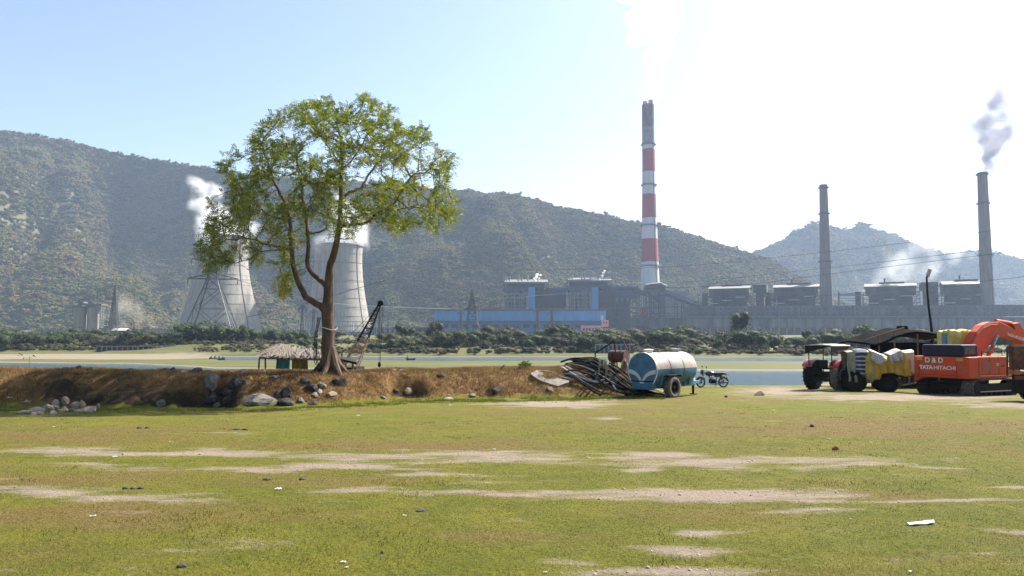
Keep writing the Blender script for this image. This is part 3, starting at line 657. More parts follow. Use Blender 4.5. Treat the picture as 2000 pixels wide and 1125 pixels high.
def boiler_house(p0, ytop, label, seed):
    r = random.Random(seed); D = 905; dy = ytop - 547
    root = root_at('boiler_house', p0 + 44, D, label, 'boiler house', 'tall boiler houses behind the blue hall')
    rf = MB().hexa([at(p0 + 1, 553 + dy, D - 2), at(p0 + 89, 553 + dy, D - 2), at(p0 + 87, 551 + dy, D + 40), at(p0 + 3, 551 + dy, D + 40), at(p0 + 2, 550.5 + dy, D - 2), at(p0 + 88, 550.5 + dy, D - 2), at(p0 + 86, 546 + dy, D + 40), at(p0 + 4, 546 + dy, D + 40)])
    roof = part('roof', rf, 'roofm', root)
    for k, (q, h) in enumerate(((7, 8), (12, 8), (30, 11), (36, 6), (48, 10), (62, 8), (68, 6))):
        x = X(p0 + q + r.uniform(-1, 1), D + 14); z0 = Z(549 + dy, D + 14)
        v = part('roof_vent', MB().lathe([(1.0, z0), (1.0, z0 + h * .55), (1.45, z0 + h * .55), (1.45, z0 + h * .72)], (x, D + 14, 0), 14), 'galv', root)
    part('upper_frame', lattice(MB(), p0 + 2, p0 + 88, 553 + dy, 562 + dy, D, 34, 9, 1, .8), 'dark_steel', root)
    part('upper_wall', B(MB(), p0 + 8, p0 + 80, 554 + dy, 564, D + 6, 24), 'slate', root)
    part('wall_band', B(MB(), p0, p0 + 62, 562 + dy, 568, D - 1, 30), 'slate', root)
    part('boiler_body', B(MB(), p0 + 6, p0 + 46, 568, 606, D + 9, 22), 'slate', root)
    part('rear_body', B(MB(), p0 + 62, p0 + 90, 566, 650, D + 12, 24, 'g'), 'soot', root)
    part('frame', lattice(MB(), p0, p0 + 46, 567, 612, D, 7, 6, 6, .75, True, r), 'galv', root)
    part('side_frame', lattice(MB(), p0 + 63, p0 + 88, 562, 612, D, 8, 3, 7, .6, True, r), 'dark_steel', root)
    part('lift_shaft', B(MB(), p0 + 49, p0 + 62, 561, 615, D - 1.5, 10), 'blue', root)
    for k in range(7):
        q = p0 + 5 + k * 6 + r.uniform(-1.5, 1.5); y0 = 571 + r.uniform(0, 8)
        part('downpipe', MB().tube([at(q, y0, D + 4), at(q, 604, D + 4)], .8, 8), 'galv' if k % 2 else 'blue_dk', root)
    for k in range(4):
        y = 573 + k * 8; part('platform', B(MB(), p0 - 1, p0 + 47, y, y + .7, D - 1.4, 6), 'galv', root)
    return root
boiler_house(983, 547, 'boiler house with rounded steam puff above its roof, nearer the pylon', 3)
boiler_house(1107, 543.5, 'boiler house with thin steam jet above its roof, nearer the striped chimney', 4)
mid = root_at('bunker_bay', 1088, 915, 'dark bunker bay between the two boiler houses', 'building')
part('wall', B(MB(), 1071, 1106, 563.5, 650, 915, 26, 'g'), 'slate', mid); part('parapet', B(MB(), 1069, 1110, 562, 566, 913, 30), 'blue_dk', mid)
part('frame', lattice(MB(), 1072, 1105, 572, 606, 913.5, 1, 4, 4, .7), 'dark_steel', mid)
esp = root_at('precipitator', 1220, 925, 'dark blue precipitator block on tall steel legs beside the conveyor', 'building')
part('body', B(MB(), 1194, 1245, 561, 582, 925, 34), 'slate', esp); part('roof', B(MB(), 1192, 1247, 559.5, 561, 923.5, 38), 'blue_dk', esp)
part('wall', B(MB(), 1196, 1232, 580, 650, 931, 24, 'g'), 'soot', esp)
part('frame', lattice(MB(), 1196, 1244, 580, 650, 925, 30, 7, 7, .7, True, random.Random(2)), 'slate', esp)
for k in range(4): part('hopper', MB().hexa([at(1200 + k * 11 + 4, 590, 926), at(1200 + k * 11 + 5, 590, 926), at(1200 + k * 11 + 5, 590, 929), at(1200 + k * 11 + 4, 590, 929), at(1200 + k * 11, 582, 925.5), at(1200 + k * 11 + 9, 582, 925.5), at(1200 + k * 11 + 9, 582, 936), at(1200 + k * 11, 582, 936)]), 'galv', esp)
# ---- coal transfer house and conveyor galleries
th = root_at('transfer_house', 1282, 870, 'grey gabled coal transfer house on stilts in front of striped chimney', 'building')
D = 870
part('wall', MB().prism([(X(1263, D), Z(566, D)), (X(1301, D), Z(566, D)), (X(1301, D), Z(558, D)), (X(1289, D), Z(553.5, D)), (X(1263, D), Z(557, D))], D, D + 16), 'grey', th)
part('roof', MB().hexa([at(1261, 557.2, D - 1), at(1290, 553.6, D - 1), at(1292, 552.6, D + 18), at(1263, 555.2, D + 18), at(1261, 556.2, D - 1), at(1290, 552.6, D - 1), at(1292, 550.8, D + 18), at(1263, 553.8, D + 18)]), 'roofm', th)
part('roof_end', MB().hexa([at(1290, 553.6, D - 1), at(1303, 559.4, D - 1), at(1303, 558.4, D + 18), at(1291, 552.4, D + 18), at(1290, 552.6, D - 1), at(1303, 558.4, D - 1), at(1303, 557.4, D + 18), at(1291, 551.4, D + 18)]), 'slate', th)
part('frame', lattice(MB(), 1264, 1300, 566, 624, D, 12, 4, 5, .75, True, random.Random(9)), 'slate', th)
part('stair_tower', lattice(MB(), 1288, 1298, 562, 624, D - 3, 6, 1, 9, .6), 'dark_steel', th)
part('back_sheeting', B(MB(), 1266, 1345, 568, 622, D + 34, 1), 'cgrey', th)
def gallery(pa, pb, D, h, label, legs, wd=6):
    root = root_at('conveyor_gallery', (pa[0] + pb[0]) / 2, D, label, 'conveyor')
    a0, a1 = at(pa[0], pa[1], D), at(pb[0], pb[1], D); up = Vector((0, 0, h)); q = Vector((0, wd, 0))
    part('deck', MB().hexa([a0, a1, a1 + q, a0 + q, a0 + up * .42, a1 + up * .42, a1 + q + up * .42, a0 + q + up * .42]), 'dark_steel', root)
    part('roof', MB().hexa([a0 + up * .94, a1 + up * .94, a1 + q + up * 1.05, a0 + q + up * 1.05, a0 + up, a1 + up, a1 + q + up * 1.12, a0 + q + up * 1.12]), 'roofm', root)
    t = MB(); n = 16
    for k in range(n + 1):
        p = a0 + (a1 - a0) * k / n; t.beam(p + up * .42, p + up * .95, .5)
        if k < n: t.beam(p + up * .95, a0 + (a1 - a0) * (k + 1) / n + up * .42, .35)
    part('truss', t, 'slate', root)
    for f in legs:
        p = a0 + (a1 - a0) * f; m = MB()
        for sx in (-2.2, 2.2):
            m.beam((p.x + sx, p.y + 1, GL - .3), (p.x + sx * .6, p.y + 1, p.z), .7)
        zz = GL
        while zz < p.z - 5: m.beam((p.x - 2.1, p.y + 1, zz), (p.x + 2.1, p.y + 1, zz + 5), .4); m.beam((p.x + 2.1, p.y + 1, zz), (p.x - 2.1, p.y + 1, zz + 5), .4); zz += 5
        part('trestle', m, 'slate', root)
gallery((1301, 577), (1378, 606), 872, 7.0, 'inclined conveyor gallery descending from the transfer house to the grey block', (.25, .42, .7))
gallery((1238, 570), (1263, 579), 900, 6.0, 'short covered conveyor gallery between precipitator and transfer house', (.2, .5, .85))
gallery((1262, 572), (1286, 590), 862, 4.5, 'thin dark chute slanting under the transfer house', (.5,), 3)
yd = root_at('pipe_rack', 1290, 850, 'dark jumble of pipe racks below the conveyor', 'pipe rack')
m = MB(); r = random.Random(5)
for k in range(34):
    q = 1236 + k * 3.3; h = r.uniform(3, 11); m.beam((X(q, 850), 850 + r.uniform(0, 6), GL + 12), (X(q, 850), 850 + r.uniform(0, 6), GL + 12 + h), .6)
for y in (612, 616, 619): m.beam(at(1234, y, 850), at(1348, y + r.uniform(-1, 1), 850), .6)
part('frame', m, 'dark_steel', yd)
part('plinth', B(MB(), 1235, 1346, 621, 650, 852, 14, 'g'), 'grey', yd)
part('shed', B(MB(), 1240, 1268, 637, 650, 842, 8, 'g'), 'black', yd)
# ---- old coal block: fascia, lower wall, bays
D = 800
blk = root_at('bunker_building', 1690, D, 'very long grey concrete bunker building below the four old boilers', 'building')
ed = np.linspace(1344, 2300, 14)
part('core_wall', B(MB(), 1346, 2300, 599, 650, D + 1.2, 26, 'g'), 'grey', blk)
op = MB()
for k, (a0, a1) in enumerate(zip(ed[:-1], ed[1:])):
    part('fascia_panel', B(MB(), a0 + .35, a1 - .35, 597.6 + (a0 - 1344) * -.004, 616, D, 2), 'grey', blk)
    for j in range(5):
        for yy in (603, 611.3): B(op, a0 + 6 + j * 14.4, a0 + 9.6 + j * 14.4, yy, yy + 1.8, D - .35, .8)
o = part('vent_openings', op, 'black', blk); o['kind'] = 'stuff'
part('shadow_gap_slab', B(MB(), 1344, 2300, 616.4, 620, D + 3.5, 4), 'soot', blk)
part('ledge', B(MB(), 1338, 2300, 620.2, 622, D - 6, 14), 'grey', blk)
part('lower_wall', B(MB(), 1340, 2300, 622, 640, D - 4, 12), 'grey_lt', blk)
for k in range(26): part('pilaster', B(MB(), 1352 + k * 37, 1354.5 + k * 37, 622.2, 640, D - 4.7, 1), 'grey', blk)
for k in range(11): part('drain_pipe', MB().tube([at(1371 + k * 74, 598.5, D - .8), at(1371 + k * 74, 621, D - .8)], .45, 6), 'dark_steel', blk)
part('handrail', MB().beam(at(1340, 618.6, D - 6), at(2300, 618.6, D - 6), .3), 'galv', blk)
for k in range(60): part('rail_post', MB().beam(at(1341 + k * 13, 620.4, D - 6), at(1341 + k * 13, 618.4, D - 6), .25), 'galv', blk)
part('bay_wall', B(MB(), 1340, 2300, 640, 652, D - 1, 10, 'g'), 'brick', blk)
for k in range(52): part('bay_column', B(MB(), 1341 + k * 15, 1343.2 + k * 15, 639.6, 652, D - 5, 3, 'g'), 'cgrey', blk)
part('skylight', B(MB(), 1960, 2010, 617.5, 619.5, D - 6.4, .5), 'white', blk)
def old_boiler(p0, p1, ytop, label, seed, duct=True):
    r = random.Random(seed); D = 838; s = mpp(D); w_ = (p1 - p0) * s; cxp = (p0 + p1) / 2; z0 = Z(599, D); H = Z(ytop, D) - z0
    root = empty('boiler_unit', (X(cxp, D), D + 6, z0), rad(-24), label, 'boiler unit', 'old boiler units on top of the bunker building')
    bw = w_ * .80; dp = bw * .72; e = H * .84
    MB().bb(-bw * .43, bw * .43, -dp * .42, dp * .42, -.3, H * .56).build('body', MT['soot'], root)
    wl_ = MB().prism([(-dp / 2, H * .5), (dp / 2, H * .5), (dp / 2, e), (0, H * .96), (-dp / 2, e)], -bw / 2, bw / 2, 'YZ').build('upper_cladding', MT['soot'], root)
    for sgn in (-1, 1):
        MB().hexa([(-bw * .53, sgn * dp * .54, e - .4), (bw * .53, sgn * dp * .54, e - .4), (bw * .53, 0, H * .965), (-bw * .53, 0, H * .965),
                   (-bw * .53, sgn * dp * .54, e + .25), (bw * .53, sgn * dp * .54, e + .25), (bw * .53, 0, H * 1.0), (-bw * .53, 0, H * 1.0)]).build('roof_slope', MT['roofm'], root)
    MB().bb(-bw * .22, bw * .30, -1.3, 1.3, H * .99, H * 1.06).build('ridge_vent', MT['soot'], root)
    MB().lathe([(.8, H), (.8, H * 1.17), (1.1, H * 1.17), (1.1, H * 1.22)], (-bw * .1, 0, 0), 10).build('roof_stack', MT['dark_steel'], root)
    fr = MB()
    for i in range(8):
        x = -bw * .56 + bw * 1.12 * i / 7
        for y in (-dp * .6, dp * .6): fr.beam((x, y, -.2), (x, y, H * .6), .7)
    for j in range(5):
        z = H * .6 * j / 4
        for y in (-dp * .6, dp * .6): fr.beam((-bw * .58, y, z), (bw * .58, y, z), .6)
        fr.beam((bw * .56, -dp * .6, z), (bw * .56, dp * .6, z), .6)
    for i in range(7):
        if r.random() < .6:
            x = -bw * .56 + bw * 1.12 * i / 7; fr.beam((x, -dp * .6, H * .15 * r.randint(0, 2)), (x + bw * .16, -dp * .6, H * .15 * r.randint(2, 4)), .4)
    fr.build('frame', MT['dark_steel'], root)
    for k in range(3):
        MB().bb(-bw * .5 + k * bw * .34, -bw * .5 + k * bw * .34 + bw * .24, -dp * .66, -dp * .56, H * (.12 + .14 * k), H * (.16 + .14 * k)).build('platform', MT['galv'], root)
    MB().bb(-bw * .72, -bw * .6, -dp * .2, dp * .1, -.3, H * .66).build('side_tower', MT['soot'], root)
    if duct:
        d_ = MB().bb(bw * .66, bw * .86, -dp * .3, dp * .1, -.3, H * .72).build('duct_tower', MT['soot'], root)
        MB().bb(bw * .60, bw * .93, -dp * .42, dp * .16, H * .66, H * .98).build('duct_head', MT['soot'], d_)
    return root
old_boiler(1385, 1478, 558, 'sooty boiler unit nearest the conveyor', 21)
old_boiler(1512, 1612, 555, 'rust streaked boiler unit beside the smokeless chimney', 22, False)
old_boiler(1692, 1800, 553, 'sooty boiler unit with white smoke drifting off its roof', 23)
old_boiler(1845, 1942, 548, 'sooty boiler unit in front of the smoking chimney', 24, False)
for (pa, pb) in ((1488, 1514), (1638, 1700), (1810, 1848)):
    o = root_at('pipe_bridge', (pa + pb) / 2, 836, 'pipe bridge spanning between boiler units %s' % {1488: 'left of the smokeless chimney', 1638: 'right of the smokeless chimney', 1810: 'beside the street lamp'}[pa], 'pipe bridge', None, Z(599, 836))
    m = MB()
    for y in (574.5, 577): m.beam(at(pa, y, 836), at(pb, y, 836), .9)
    for y in (583, 588, 593): m.beam(at(pa, y, 838), at(pb, y, 838), .35)
    part('pipe', m, 'dark_steel', o)
    m = MB()
    for q in (pa, pb): m.beam(at(q, 570, 836), at(q, 599.5, 836), 1.2)
    part('post', m, 'dark_steel', o)
# ---- pink office blocks
pk = root_at('office_block', 1155, 860, 'small pink plastered office block below the blue hall', 'building')
part('wall', B(MB(), 1136, 1176, 637, 655, 860, 12, 'g'), 'pink', pk)
for k in range(6):
    w_ = part('window', B(MB(), 1139 + k * 6, 1142 + k * 6, 641, 646.5, 859.6, .8), 'black', pk)
part('parapet', B(MB(), 1135, 1177, 635.8, 637, 859.5, 13), 'white', pk)
pk = root_at('stair_block', 1182, 872, 'narrow pink stair block with white face stepping up to the blue hall', 'building')
part('wall', B(MB(), 1176, 1189, 625, 652, 872, 8, 'g'), 'pink', pk); part('upper_wall', B(MB(), 1174.5, 1178.5, 616, 625, 872.3, 6), 'white', pk)
part('window', B(B(MB(), 1179, 1181, 628, 632, 871.6, .6), 1184, 1186, 628, 632, 871.6, .6), 'black', pk)
pk = root_at('gate_lodge', 1191, 840, 'low pink lodge with a dark roof beside the pink office', 'building')
part('wall', B(MB(), 1181, 1203, 641, 655, 840, 8, 'g'), 'pink', pk); part('roof', B(MB(), 1179, 1205, 638.4, 641, 838, 12), 'slate', pk)

# ---- silos and sheds at the left
si = root_at('ash_silos', 168, 720, 'pair of pale concrete ash silos joined by a roof platform', 'silo'); D = 720
for c, r0, y0 in ((155, 11.5, 600), (181, 10.5, 600)):
    part('silo', MB().lathe([(r0 * mpp(D), GL - .5), (r0 * mpp(D), Z(y0, D))], (X(c, D), D, 0), 28), 'conc', si, True)
part('roof_deck', B(MB(), 142, 169, 597.5, 600, D - 6, 12), 'roofm', si); part('roof_deck', B(MB(), 168, 196, 593.6, 596, D - 6, 12), 'roofm', si)
part('hopper_house', B(MB(), 149, 160, 589, 592, D - 4, 8), 'roofm', si); part('house_wall', B(MB(), 151, 158, 592, 598, D - 3, 6), 'grey', si)
part('stair_tower', lattice(MB(), 189, 196, 596, 640, D - 5, 4, 1, 8, .5), 'galv', si)
part('deck_posts', lattice(MB(), 170, 195, 596, 601, D - 4, 8, 4, 1, .5, False), 'galv', si)
for (a0, a1, y0, y1, Dq, lab) in ((217, 246, 641.5, 646, 560, 'white roofed shed between the silos and the pylon'), (68, 96, 655, 658.5, 420, 'low shed with white roof among the bushes by the left edge'), (34, 56, 646, 651, 520, 'small brownish shed beyond the bushes by the left edge')):
    sh = root_at('shed', (a0 + a1) / 2, Dq, lab, 'shed')
    x0, x1 = X(a0, Dq), X(a1, Dq); zb = fz((x0 + x1) / 2, Dq) - .3; z1, z2 = Z(y1, Dq), Z(y0, Dq)
    part('wall', MB().bb(x0 + .4, x1 - .4, Dq, Dq + 7, zb, z1), 'grey', sh)
    part('roof', MB().prism([(Dq - .6, z1), (Dq + 3.5, z2), (Dq + 7.6, z1), (Dq + 7.6, z1 + .25), (Dq + 3.5, z2 + .25), (Dq - .6, z1 + .25)], x0, x1, 'YZ'), 'white' if a0 != 34 else 'roofm', sh)
bw_ = root_at('boundary_wall', 300, 640, 'long low boundary wall in front of the nearer cooling tower', 'wall')
part('wall', B(MB(), 246, 362, 643.2, 650, 640, .6, 'g'), 'cgrey', bw_); part('coping', B(MB(), 245, 363, 642.6, 643.3, 639.8, 1.0), 'roofm', bw_)
def bank_wall(p0, p1, y0, y1, D, n, label, mpost):
    root = root_at('retaining_wall', (p0 + p1) / 2, D, label, 'wall'); zb = min(fz(X(p0, D), D), fz(X(p1, D), D), Z(y1, D)) - .3
    for k in range(n):
        a0, a1 = p0 + (p1 - p0) * k / n, p0 + (p1 - p0) * (k + 1) / n
        part('wall_panel', MB().bb(X(a0, D) + .12, X(a1, D) - .12, D, D + .5, zb, Z(y0 + 1.2, D)), 'soot' if mpost == 'cgrey' else 'grey', root)
        part('post', MB().bb(X(a0, D) - .22, X(a0, D) + .22, D - .35, D + .7, zb, Z(y0, D)), mpost, root)
    part('coping', MB().bb(X(p0, D) - .2, X(p1, D) + .2, D - .42, D + .8, Z(y0, D) + .003, Z(y0, D) + .25), mpost, root)
bank_wall(190, 372, 677, 688, 297, 18, 'dark stained retaining wall at the water edge below the pylon', 'cgrey')
bank_wall(1163, 1238, 674, 692, 252, 9, 'pale panelled wall on the far bank behind the rusty drum', 'galv')

# ---- pylons
def pylon(pxc, D, ytop, ybase, hwb, hwt, ywaist, arms, label, t=.32):
    zb = fz(X(pxc, D), D) - .3; c = Vector((X(pxc, D), D, zb)); s = mpp(D)
    root = empty('pylon', c, rad(12), label, 'pylon'); H = Z(ytop, D) - zb; Hw = Z(ywaist, D) - zb
    def hw(z): return (hwb + (hwt - hwb) * min(z / Hw, 1.0)) * s if z < Hw else hwt * s * (1 - .75 * (z - Hw) / (H - Hw))
    lv = [0]
    while lv[-1] < H - .5: lv.append(min(H, lv[-1] + max(2.2, hw(lv[-1]) * 1.35)))
    for sx in (-1, 1):
        for sy in (-1, 1):
            m = MB()
            for a0, a1 in zip(lv[:-1], lv[1:]): m.beam((sx * hw(a0), sy * hw(a0), a0), (sx * hw(a1), sy * hw(a1), a1), t * 1.3)
            m.build('leg', MT['pylon'], root)
    m = MB()
    for a0, a1 in zip(lv[:-1], lv[1:]):
        h0, h1 = hw(a0), hw(a1)
        for sx, sy, tx, ty in ((-1, -1, 1, -1), (1, -1, 1, 1), (1, 1, -1, 1), (-1, 1, -1, -1)):
            m.beam((sx * h0, sy * h0, a0), (tx * h1, ty * h1, a1), t * .7); m.beam((tx * h0, ty * h0, a0), (sx * h1, sy * h1, a1), t * .7)
            m.beam((sx * h1, sy * h1, a1), (tx * h1, ty * h1, a1), t * .7)
    m.build('bracing', MT['pylon'], root)
    for (ya, half) in arms:
        z = Z(ya, D) - zb; hs = half * s; h0 = hw(z)
        for sg in (-1, 1):
            m = MB()
            for sy in (-1, 1):
                m.beam((sg * h0, sy * h0, z), (sg * hs, 0, z + .2), t); m.beam((sg * h0, sy * h0, z + 2.2), (sg * hs, 0, z + .2), t)
                for f in (.33, .66): m.beam((sg * (h0 + (hs - h0) * f), sy * h0 * (1 - f), z), (sg * (h0 + (hs - h0) * f), sy * h0 * (1 - f), z + 2.2 * (1 - f)), t * .7)
            a_ = m.build('cross_arm', MT['pylon'], root)
            MB().tube([(sg * hs, 0, z + .1), (sg * hs, 0, z - 2.2)], [.16, .22], 6).build('insulator', MT['dark_steel'], a_)
    return root
pylon(413, 330, 462, 690, 52, 9, 545, [(508, 40), (545, 46)], 'tall splayed lattice pylon standing in front of the cooling tower', .26)
pylon(922, 520, 567, 655, 14, 4.5, 592, [(587, 26), (604, 14)], 'lattice pylon with wide crossarm in front of the blue hall', .34)
pylon(222, 560, 557, 648, 9, 4, 600, [], 'slim lattice mast beside the ash silos', .32)
for k, (px, D, y0, lab) in enumerate(((590, 560, 596, 'thin lattice gantry mast left of the tree trunk'), (612, 600, 604, 'short lattice gantry mast just left of the trunk'), (742, 600, 600, 'thin lattice gantry mast right of the crane boom'), (1050, 700, 603, 'pale lattice mast in front of the blue hall middle'), (900, 700, 607, 'pale lattice mast before the left end of the blue hall'), (1078, 690, 606, 'pale lattice mast near the pink office'))):
    pylon(px, D, y0, 650, 3.6, 2.2, 625, [(y0 + 6, 7)], lab, .34)
gt = root_at('switchyard_gantry', 700, 620, 'grey switchyard gantry frames at the foot of the farther cooling tower', 'gantry')
part('frame', lattice(MB(), 560, 770, 628, 655, 620, 8, 22, 3, .32, True, random.Random(8)), 'galv', gt)
gt = root_at('control_building', 770, 640, 'low pale switchyard building right of the crane boom', 'building')
part('wall', B(MB(), 715, 850, 641, 655, 640, 6, 'g'), 'grey', gt); part('roof', B(MB(), 713, 852, 638.8, 641, 639, 8), 'roofm', gt)
for k in range(12): part('window', B(MB(), 722 + k * 10.5, 727 + k * 10.5, 644, 649, 639.7, .5), 'black', gt)
# ---- power lines: each conductor hangs between a far and a near support
def wire(pts, label, r=.07):
    P = [at(*p) for p in pts]; out = []
    for i in range(len(P) - 1):
        for k in range(10):
            t = k / 10; p0, p1 = P[max(i - 1, 0)], P[min(i + 2, len(P) - 1)]; a, b = P[i], P[i + 1]
            out.append(.5 * ((2 * a) + (b - p0) * t + (2 * p0 - 5 * a + 4 * b - p1) * t * t + (3 * a - p0 - 3 * b + p1) * t ** 3))
    out.append(P[-1])
    m = MB().tube(out, [r * (.6 + p.y / 420) for p in out], 5); o = m.build('power_line', MT['dark_steel']); tag(o, label, 'power line', 'power lines crossing the valley')
wire([(380, 500, 330), (700, 514, 395), (1000, 526, 470), (1290, 522, 500), (1510, 503, 400), (1760, 475, 320), (2060, 432, 250)], 'highest power line, rising to the upper edge of the smoking chimney')
wire([(370, 545, 330), (700, 551, 400), (1000, 560, 480), (1300, 553, 520), (1600, 525, 410), (1930, 487, 310), (2060, 470, 270)], 'second power line, passing just above the transfer house')
wire([(948, 586, 520), (1200, 566, 560), (1440, 557, 500), (1620, 535, 430), (1930, 497, 330), (2060, 480, 290)], 'third power line, close below the second one')
wire([(948, 604, 520), (1300, 600, 560), (1640, 575, 470), (1930, 548, 360), (2060, 532, 310)], 'lowest power line, crossing in front of the old boilers')
wire([(480, 620, 330), (560, 602, 300), (640, 580, 270), (760, 545, 230)], 'lone wire slanting up behind the trunk of the tree')
wire([(896, 587, 520), (700, 605, 480), (460, 546, 330)], 'sagging power line between the two pylons', .06)
wire([(896, 604, 520), (620, 588, 420), (455, 508, 330)], 'upper sagging wire between the two pylons', .06)
# ================================================================== smoke and steam
def plume_mat(name, colr, dens, scale, aniso=0.2, lo=0.35, hi=0.6, absorb=None):
    m = bpy.data.materials.new(name); m.use_nodes = True; N = m.node_tree.nodes; L = m.node_tree.links
    N.remove(N['Principled BSDF']); v = N.new('ShaderNodeVolumePrincipled'); v.inputs['Color'].default_value = (*colr, 1); v.inputs['Anisotropy'].default_value = aniso
    tc = N.new('ShaderNodeTexCoord'); n = N.new('ShaderNodeTexNoise'); n.inputs['Scale'].default_value = scale; n.inputs['Detail'].default_value = 4; n.inputs['Roughness'].default_value = .6
    L.new(tc.outputs['Object'], n.inputs['Vector'])
    r = N.new('ShaderNodeMapRange'); r.inputs['From Min'].default_value = lo; r.inputs['From Max'].default_value = hi; r.inputs['To Max'].default_value = dens; L.new(n.outputs['Fac'], r.inputs['Value'])
    L.new(r.outputs[0], v.inputs['Density']); L.new(v.outputs[0], N['Material Output'].inputs['Volume']); return m
def plume(name, path, D, mat, label, seed, per=10, vox=None, spread=.55, band=.9):
    """path: (px, py, radius px). Puffs along it are fused into one billowing closed surface."""
    r = random.Random(seed); bm = bmesh.new(); s = mpp(D)
    for i in range(len(path) - 1):
        for k in range(per):
            t = (k + r.random()) / per; a, b = path[i], path[i + 1]
            px, py, rp = (a[j] + (b[j] - a[j]) * t for j in range(3)); c = at(px, py, D); R = rp * s
            off = Vector((r.gauss(0, 1), r.gauss(0, 1), r.gauss(0, .8))) * R * spread
            bmesh.ops.create_icosphere(bm, subdivisions=2, radius=R * r.uniform(.4, .75), matrix=Matrix.Translation(c + off))
    bm.normal_update()
    me = bpy.data.meshes.new(name); bm.to_mesh(me); bm.free(); me.materials.append(mat); o = link(name, me)
    bandw = band * 1.25 * min(p[2] for p in path) * s
    md = o.modifiers.new('fuse', 'REMESH'); md.mode = 'VOXEL'; md.voxel_size = vox or (min(p[2] for p in path) * s * .28)
    ng = bpy.data.node_groups.new(name + '_fog', 'GeometryNodeTree'); ng.interface.new_socket('Geometry', in_out='INPUT', socket_type='NodeSocketGeometry'); ng.interface.new_socket('Geometry', in_out='OUTPUT', socket_type='NodeSocketGeometry')
    N, L = ng.nodes, ng.links; gi, go, mv, sm = N.new('NodeGroupInput'), N.new('NodeGroupOutput'), N.new('GeometryNodeMeshToVolume'), N.new('GeometryNodeSetMaterial')
    mv.resolution_mode = 'VOXEL_SIZE'; mv.inputs['Voxel Size'].default_value = md.voxel_size * .8; mv.inputs['Interior Band Width'].default_value = bandw; mv.inputs['Density'].default_value = 1.0; sm.inputs['Material'].default_value = mat
    L.new(gi.outputs[0], mv.inputs['Mesh']); L.new(mv.outputs[0], sm.inputs[0]); L.new(sm.outputs[0], go.inputs[0]); o.modifiers.new('fog', 'NODES').node_group = ng
    return tag(o, label, 'steam' if 'steam' in name else 'smoke', None, 'stuff')
ST = plume_mat('white_steam', (1, 1, 1), 0.17, 0.06, 0.0, .40, .68)
STS = plume_mat('white_steam_jet', (1, 1, 1), 1.6, 0.25, 0.0, .3, .5)
GS = plume_mat('grey_flue_smoke', (0.60, 0.57, 0.64), 0.15, 0.075, 0.0, .26, .64)
WS = plume_mat('thin_white_smoke', (0.96, 0.97, 1), 0.022, 0.022, 0.3, .42, .70)
MS = plume_mat('white_flue_steam', (1, 1, 1), 0.035, 0.045, 0.2, .30, .66)
DS = plume_mat('pale_dust', (0.95, 0.88, 0.78), 0.02, 0.03, 0.2, .40, .70)
plume('steam_plume', [(434, 474, 44), (432, 455, 40), (420, 418, 34), (408, 386, 27), (392, 362, 20), (370, 352, 13)], 905, ST, 'white steam billowing from the cooling tower behind the pylon', 31)
plume('steam_plume', [(659, 482, 44), (668, 468, 40), (676, 450, 32), (672, 420, 26), (660, 390, 20)], 965, ST, 'white steam rising from the cooling tower behind the trunk', 32)
plume('steam_plume', [(1271, 202, 14), (1271, 185, 15), (1272, 160, 18), (1276, 120, 26), (1280, 70, 38), (1280, 10, 44), (1284, -60, 50)], 980, MS, 'white plume rising from the red and white chimney', 33, 14, band=.4)
plume('smoke_plume', [(1931, 340, 11), (1932, 322, 14), (1934, 300, 18), (1935, 278, 23), (1934, 250, 28), (1942, 215, 25), (1950, 185, 20), (1948, 172, 12)], 820, GS, 'grey purple smoke plume rising from the chimney at right', 34, 14, band=.45)
plume('smoke_drift', [(1735, 556, 8), (1765, 545, 20), (1800, 520, 34), (1790, 500, 40), (1840, 490, 30), (1890, 485, 20)], 860, WS, 'thin white smoke drifting off the old boiler roof across the hill', 35, 12)
plume('smoke_drift', [(1700, 575, 16), (1720, 540, 34), (1740, 510, 30)], 875, WS, 'faint smoke veil beside the smokeless chimney', 36, 10)
plume('steam_puff', [(1045, 550, 3), (1048, 543, 5), (1051, 537, 6)], 900, STS, 'small rounded steam puff on the left boiler house roof', 37, 8)
plume('steam_jet', [(1172, 549, 1.6), (1175, 541, 2.6), (1179, 532, 3.6), (1181, 527, 2.4)], 900, STS, 'thin slanting steam jet on the right boiler house roof', 38, 9)
plume('dust_cloud', [(195, 600, 8), (230, 605, 22), (270, 612, 28), (240, 630, 24), (300, 632, 18)], 760, DS, 'pale dust cloud drifting from the ash silos', 39, 10)

# ================================================================== trees of the far bank
def bank_tree(name, w_, h, z0, n, leaf, seed, ca, cb, trunk_r, lobes=8, core=True):
    root = empty(name, (0, 0, 0)); r = random.Random(seed)
    cm = crown_mesh('crown', w_, h, z0, n, leaf, seed, MT_FOL, ca, cb, core, lobes); link('crown', cm, root)
    m = MB(); m.tube([(0, 0, -.6), (r.uniform(-.1, .1) * w_, 0, z0 * .6 + .3), (r.uniform(-.1, .1) * w_, r.uniform(-.1, .1) * w_, z0 + h * .55)], [trunk_r, trunk_r * .8, trunk_r * .35], 7)
    for k in range(5):
        a = r.uniform(0, 6.28); m.tube([(0, 0, z0 * .7 + h * .08 * k), (math.cos(a) * w_ * .18, math.sin(a) * w_ * .18, z0 + h * (.25 + .08 * k)), (math.cos(a) * w_ * .33, math.sin(a) * w_ * .33, z0 + h * (.4 + .07 * k))], [trunk_r * .5, trunk_r * .35, trunk_r * .12], 5)
    m.build('trunk', MT_BARK_FAR, root); return root
MT_BARK_FAR = M('far_bark', (0.10, 0.075, 0.05), (0.17, 0.13, 0.09), scale=1.5, rough=.9)
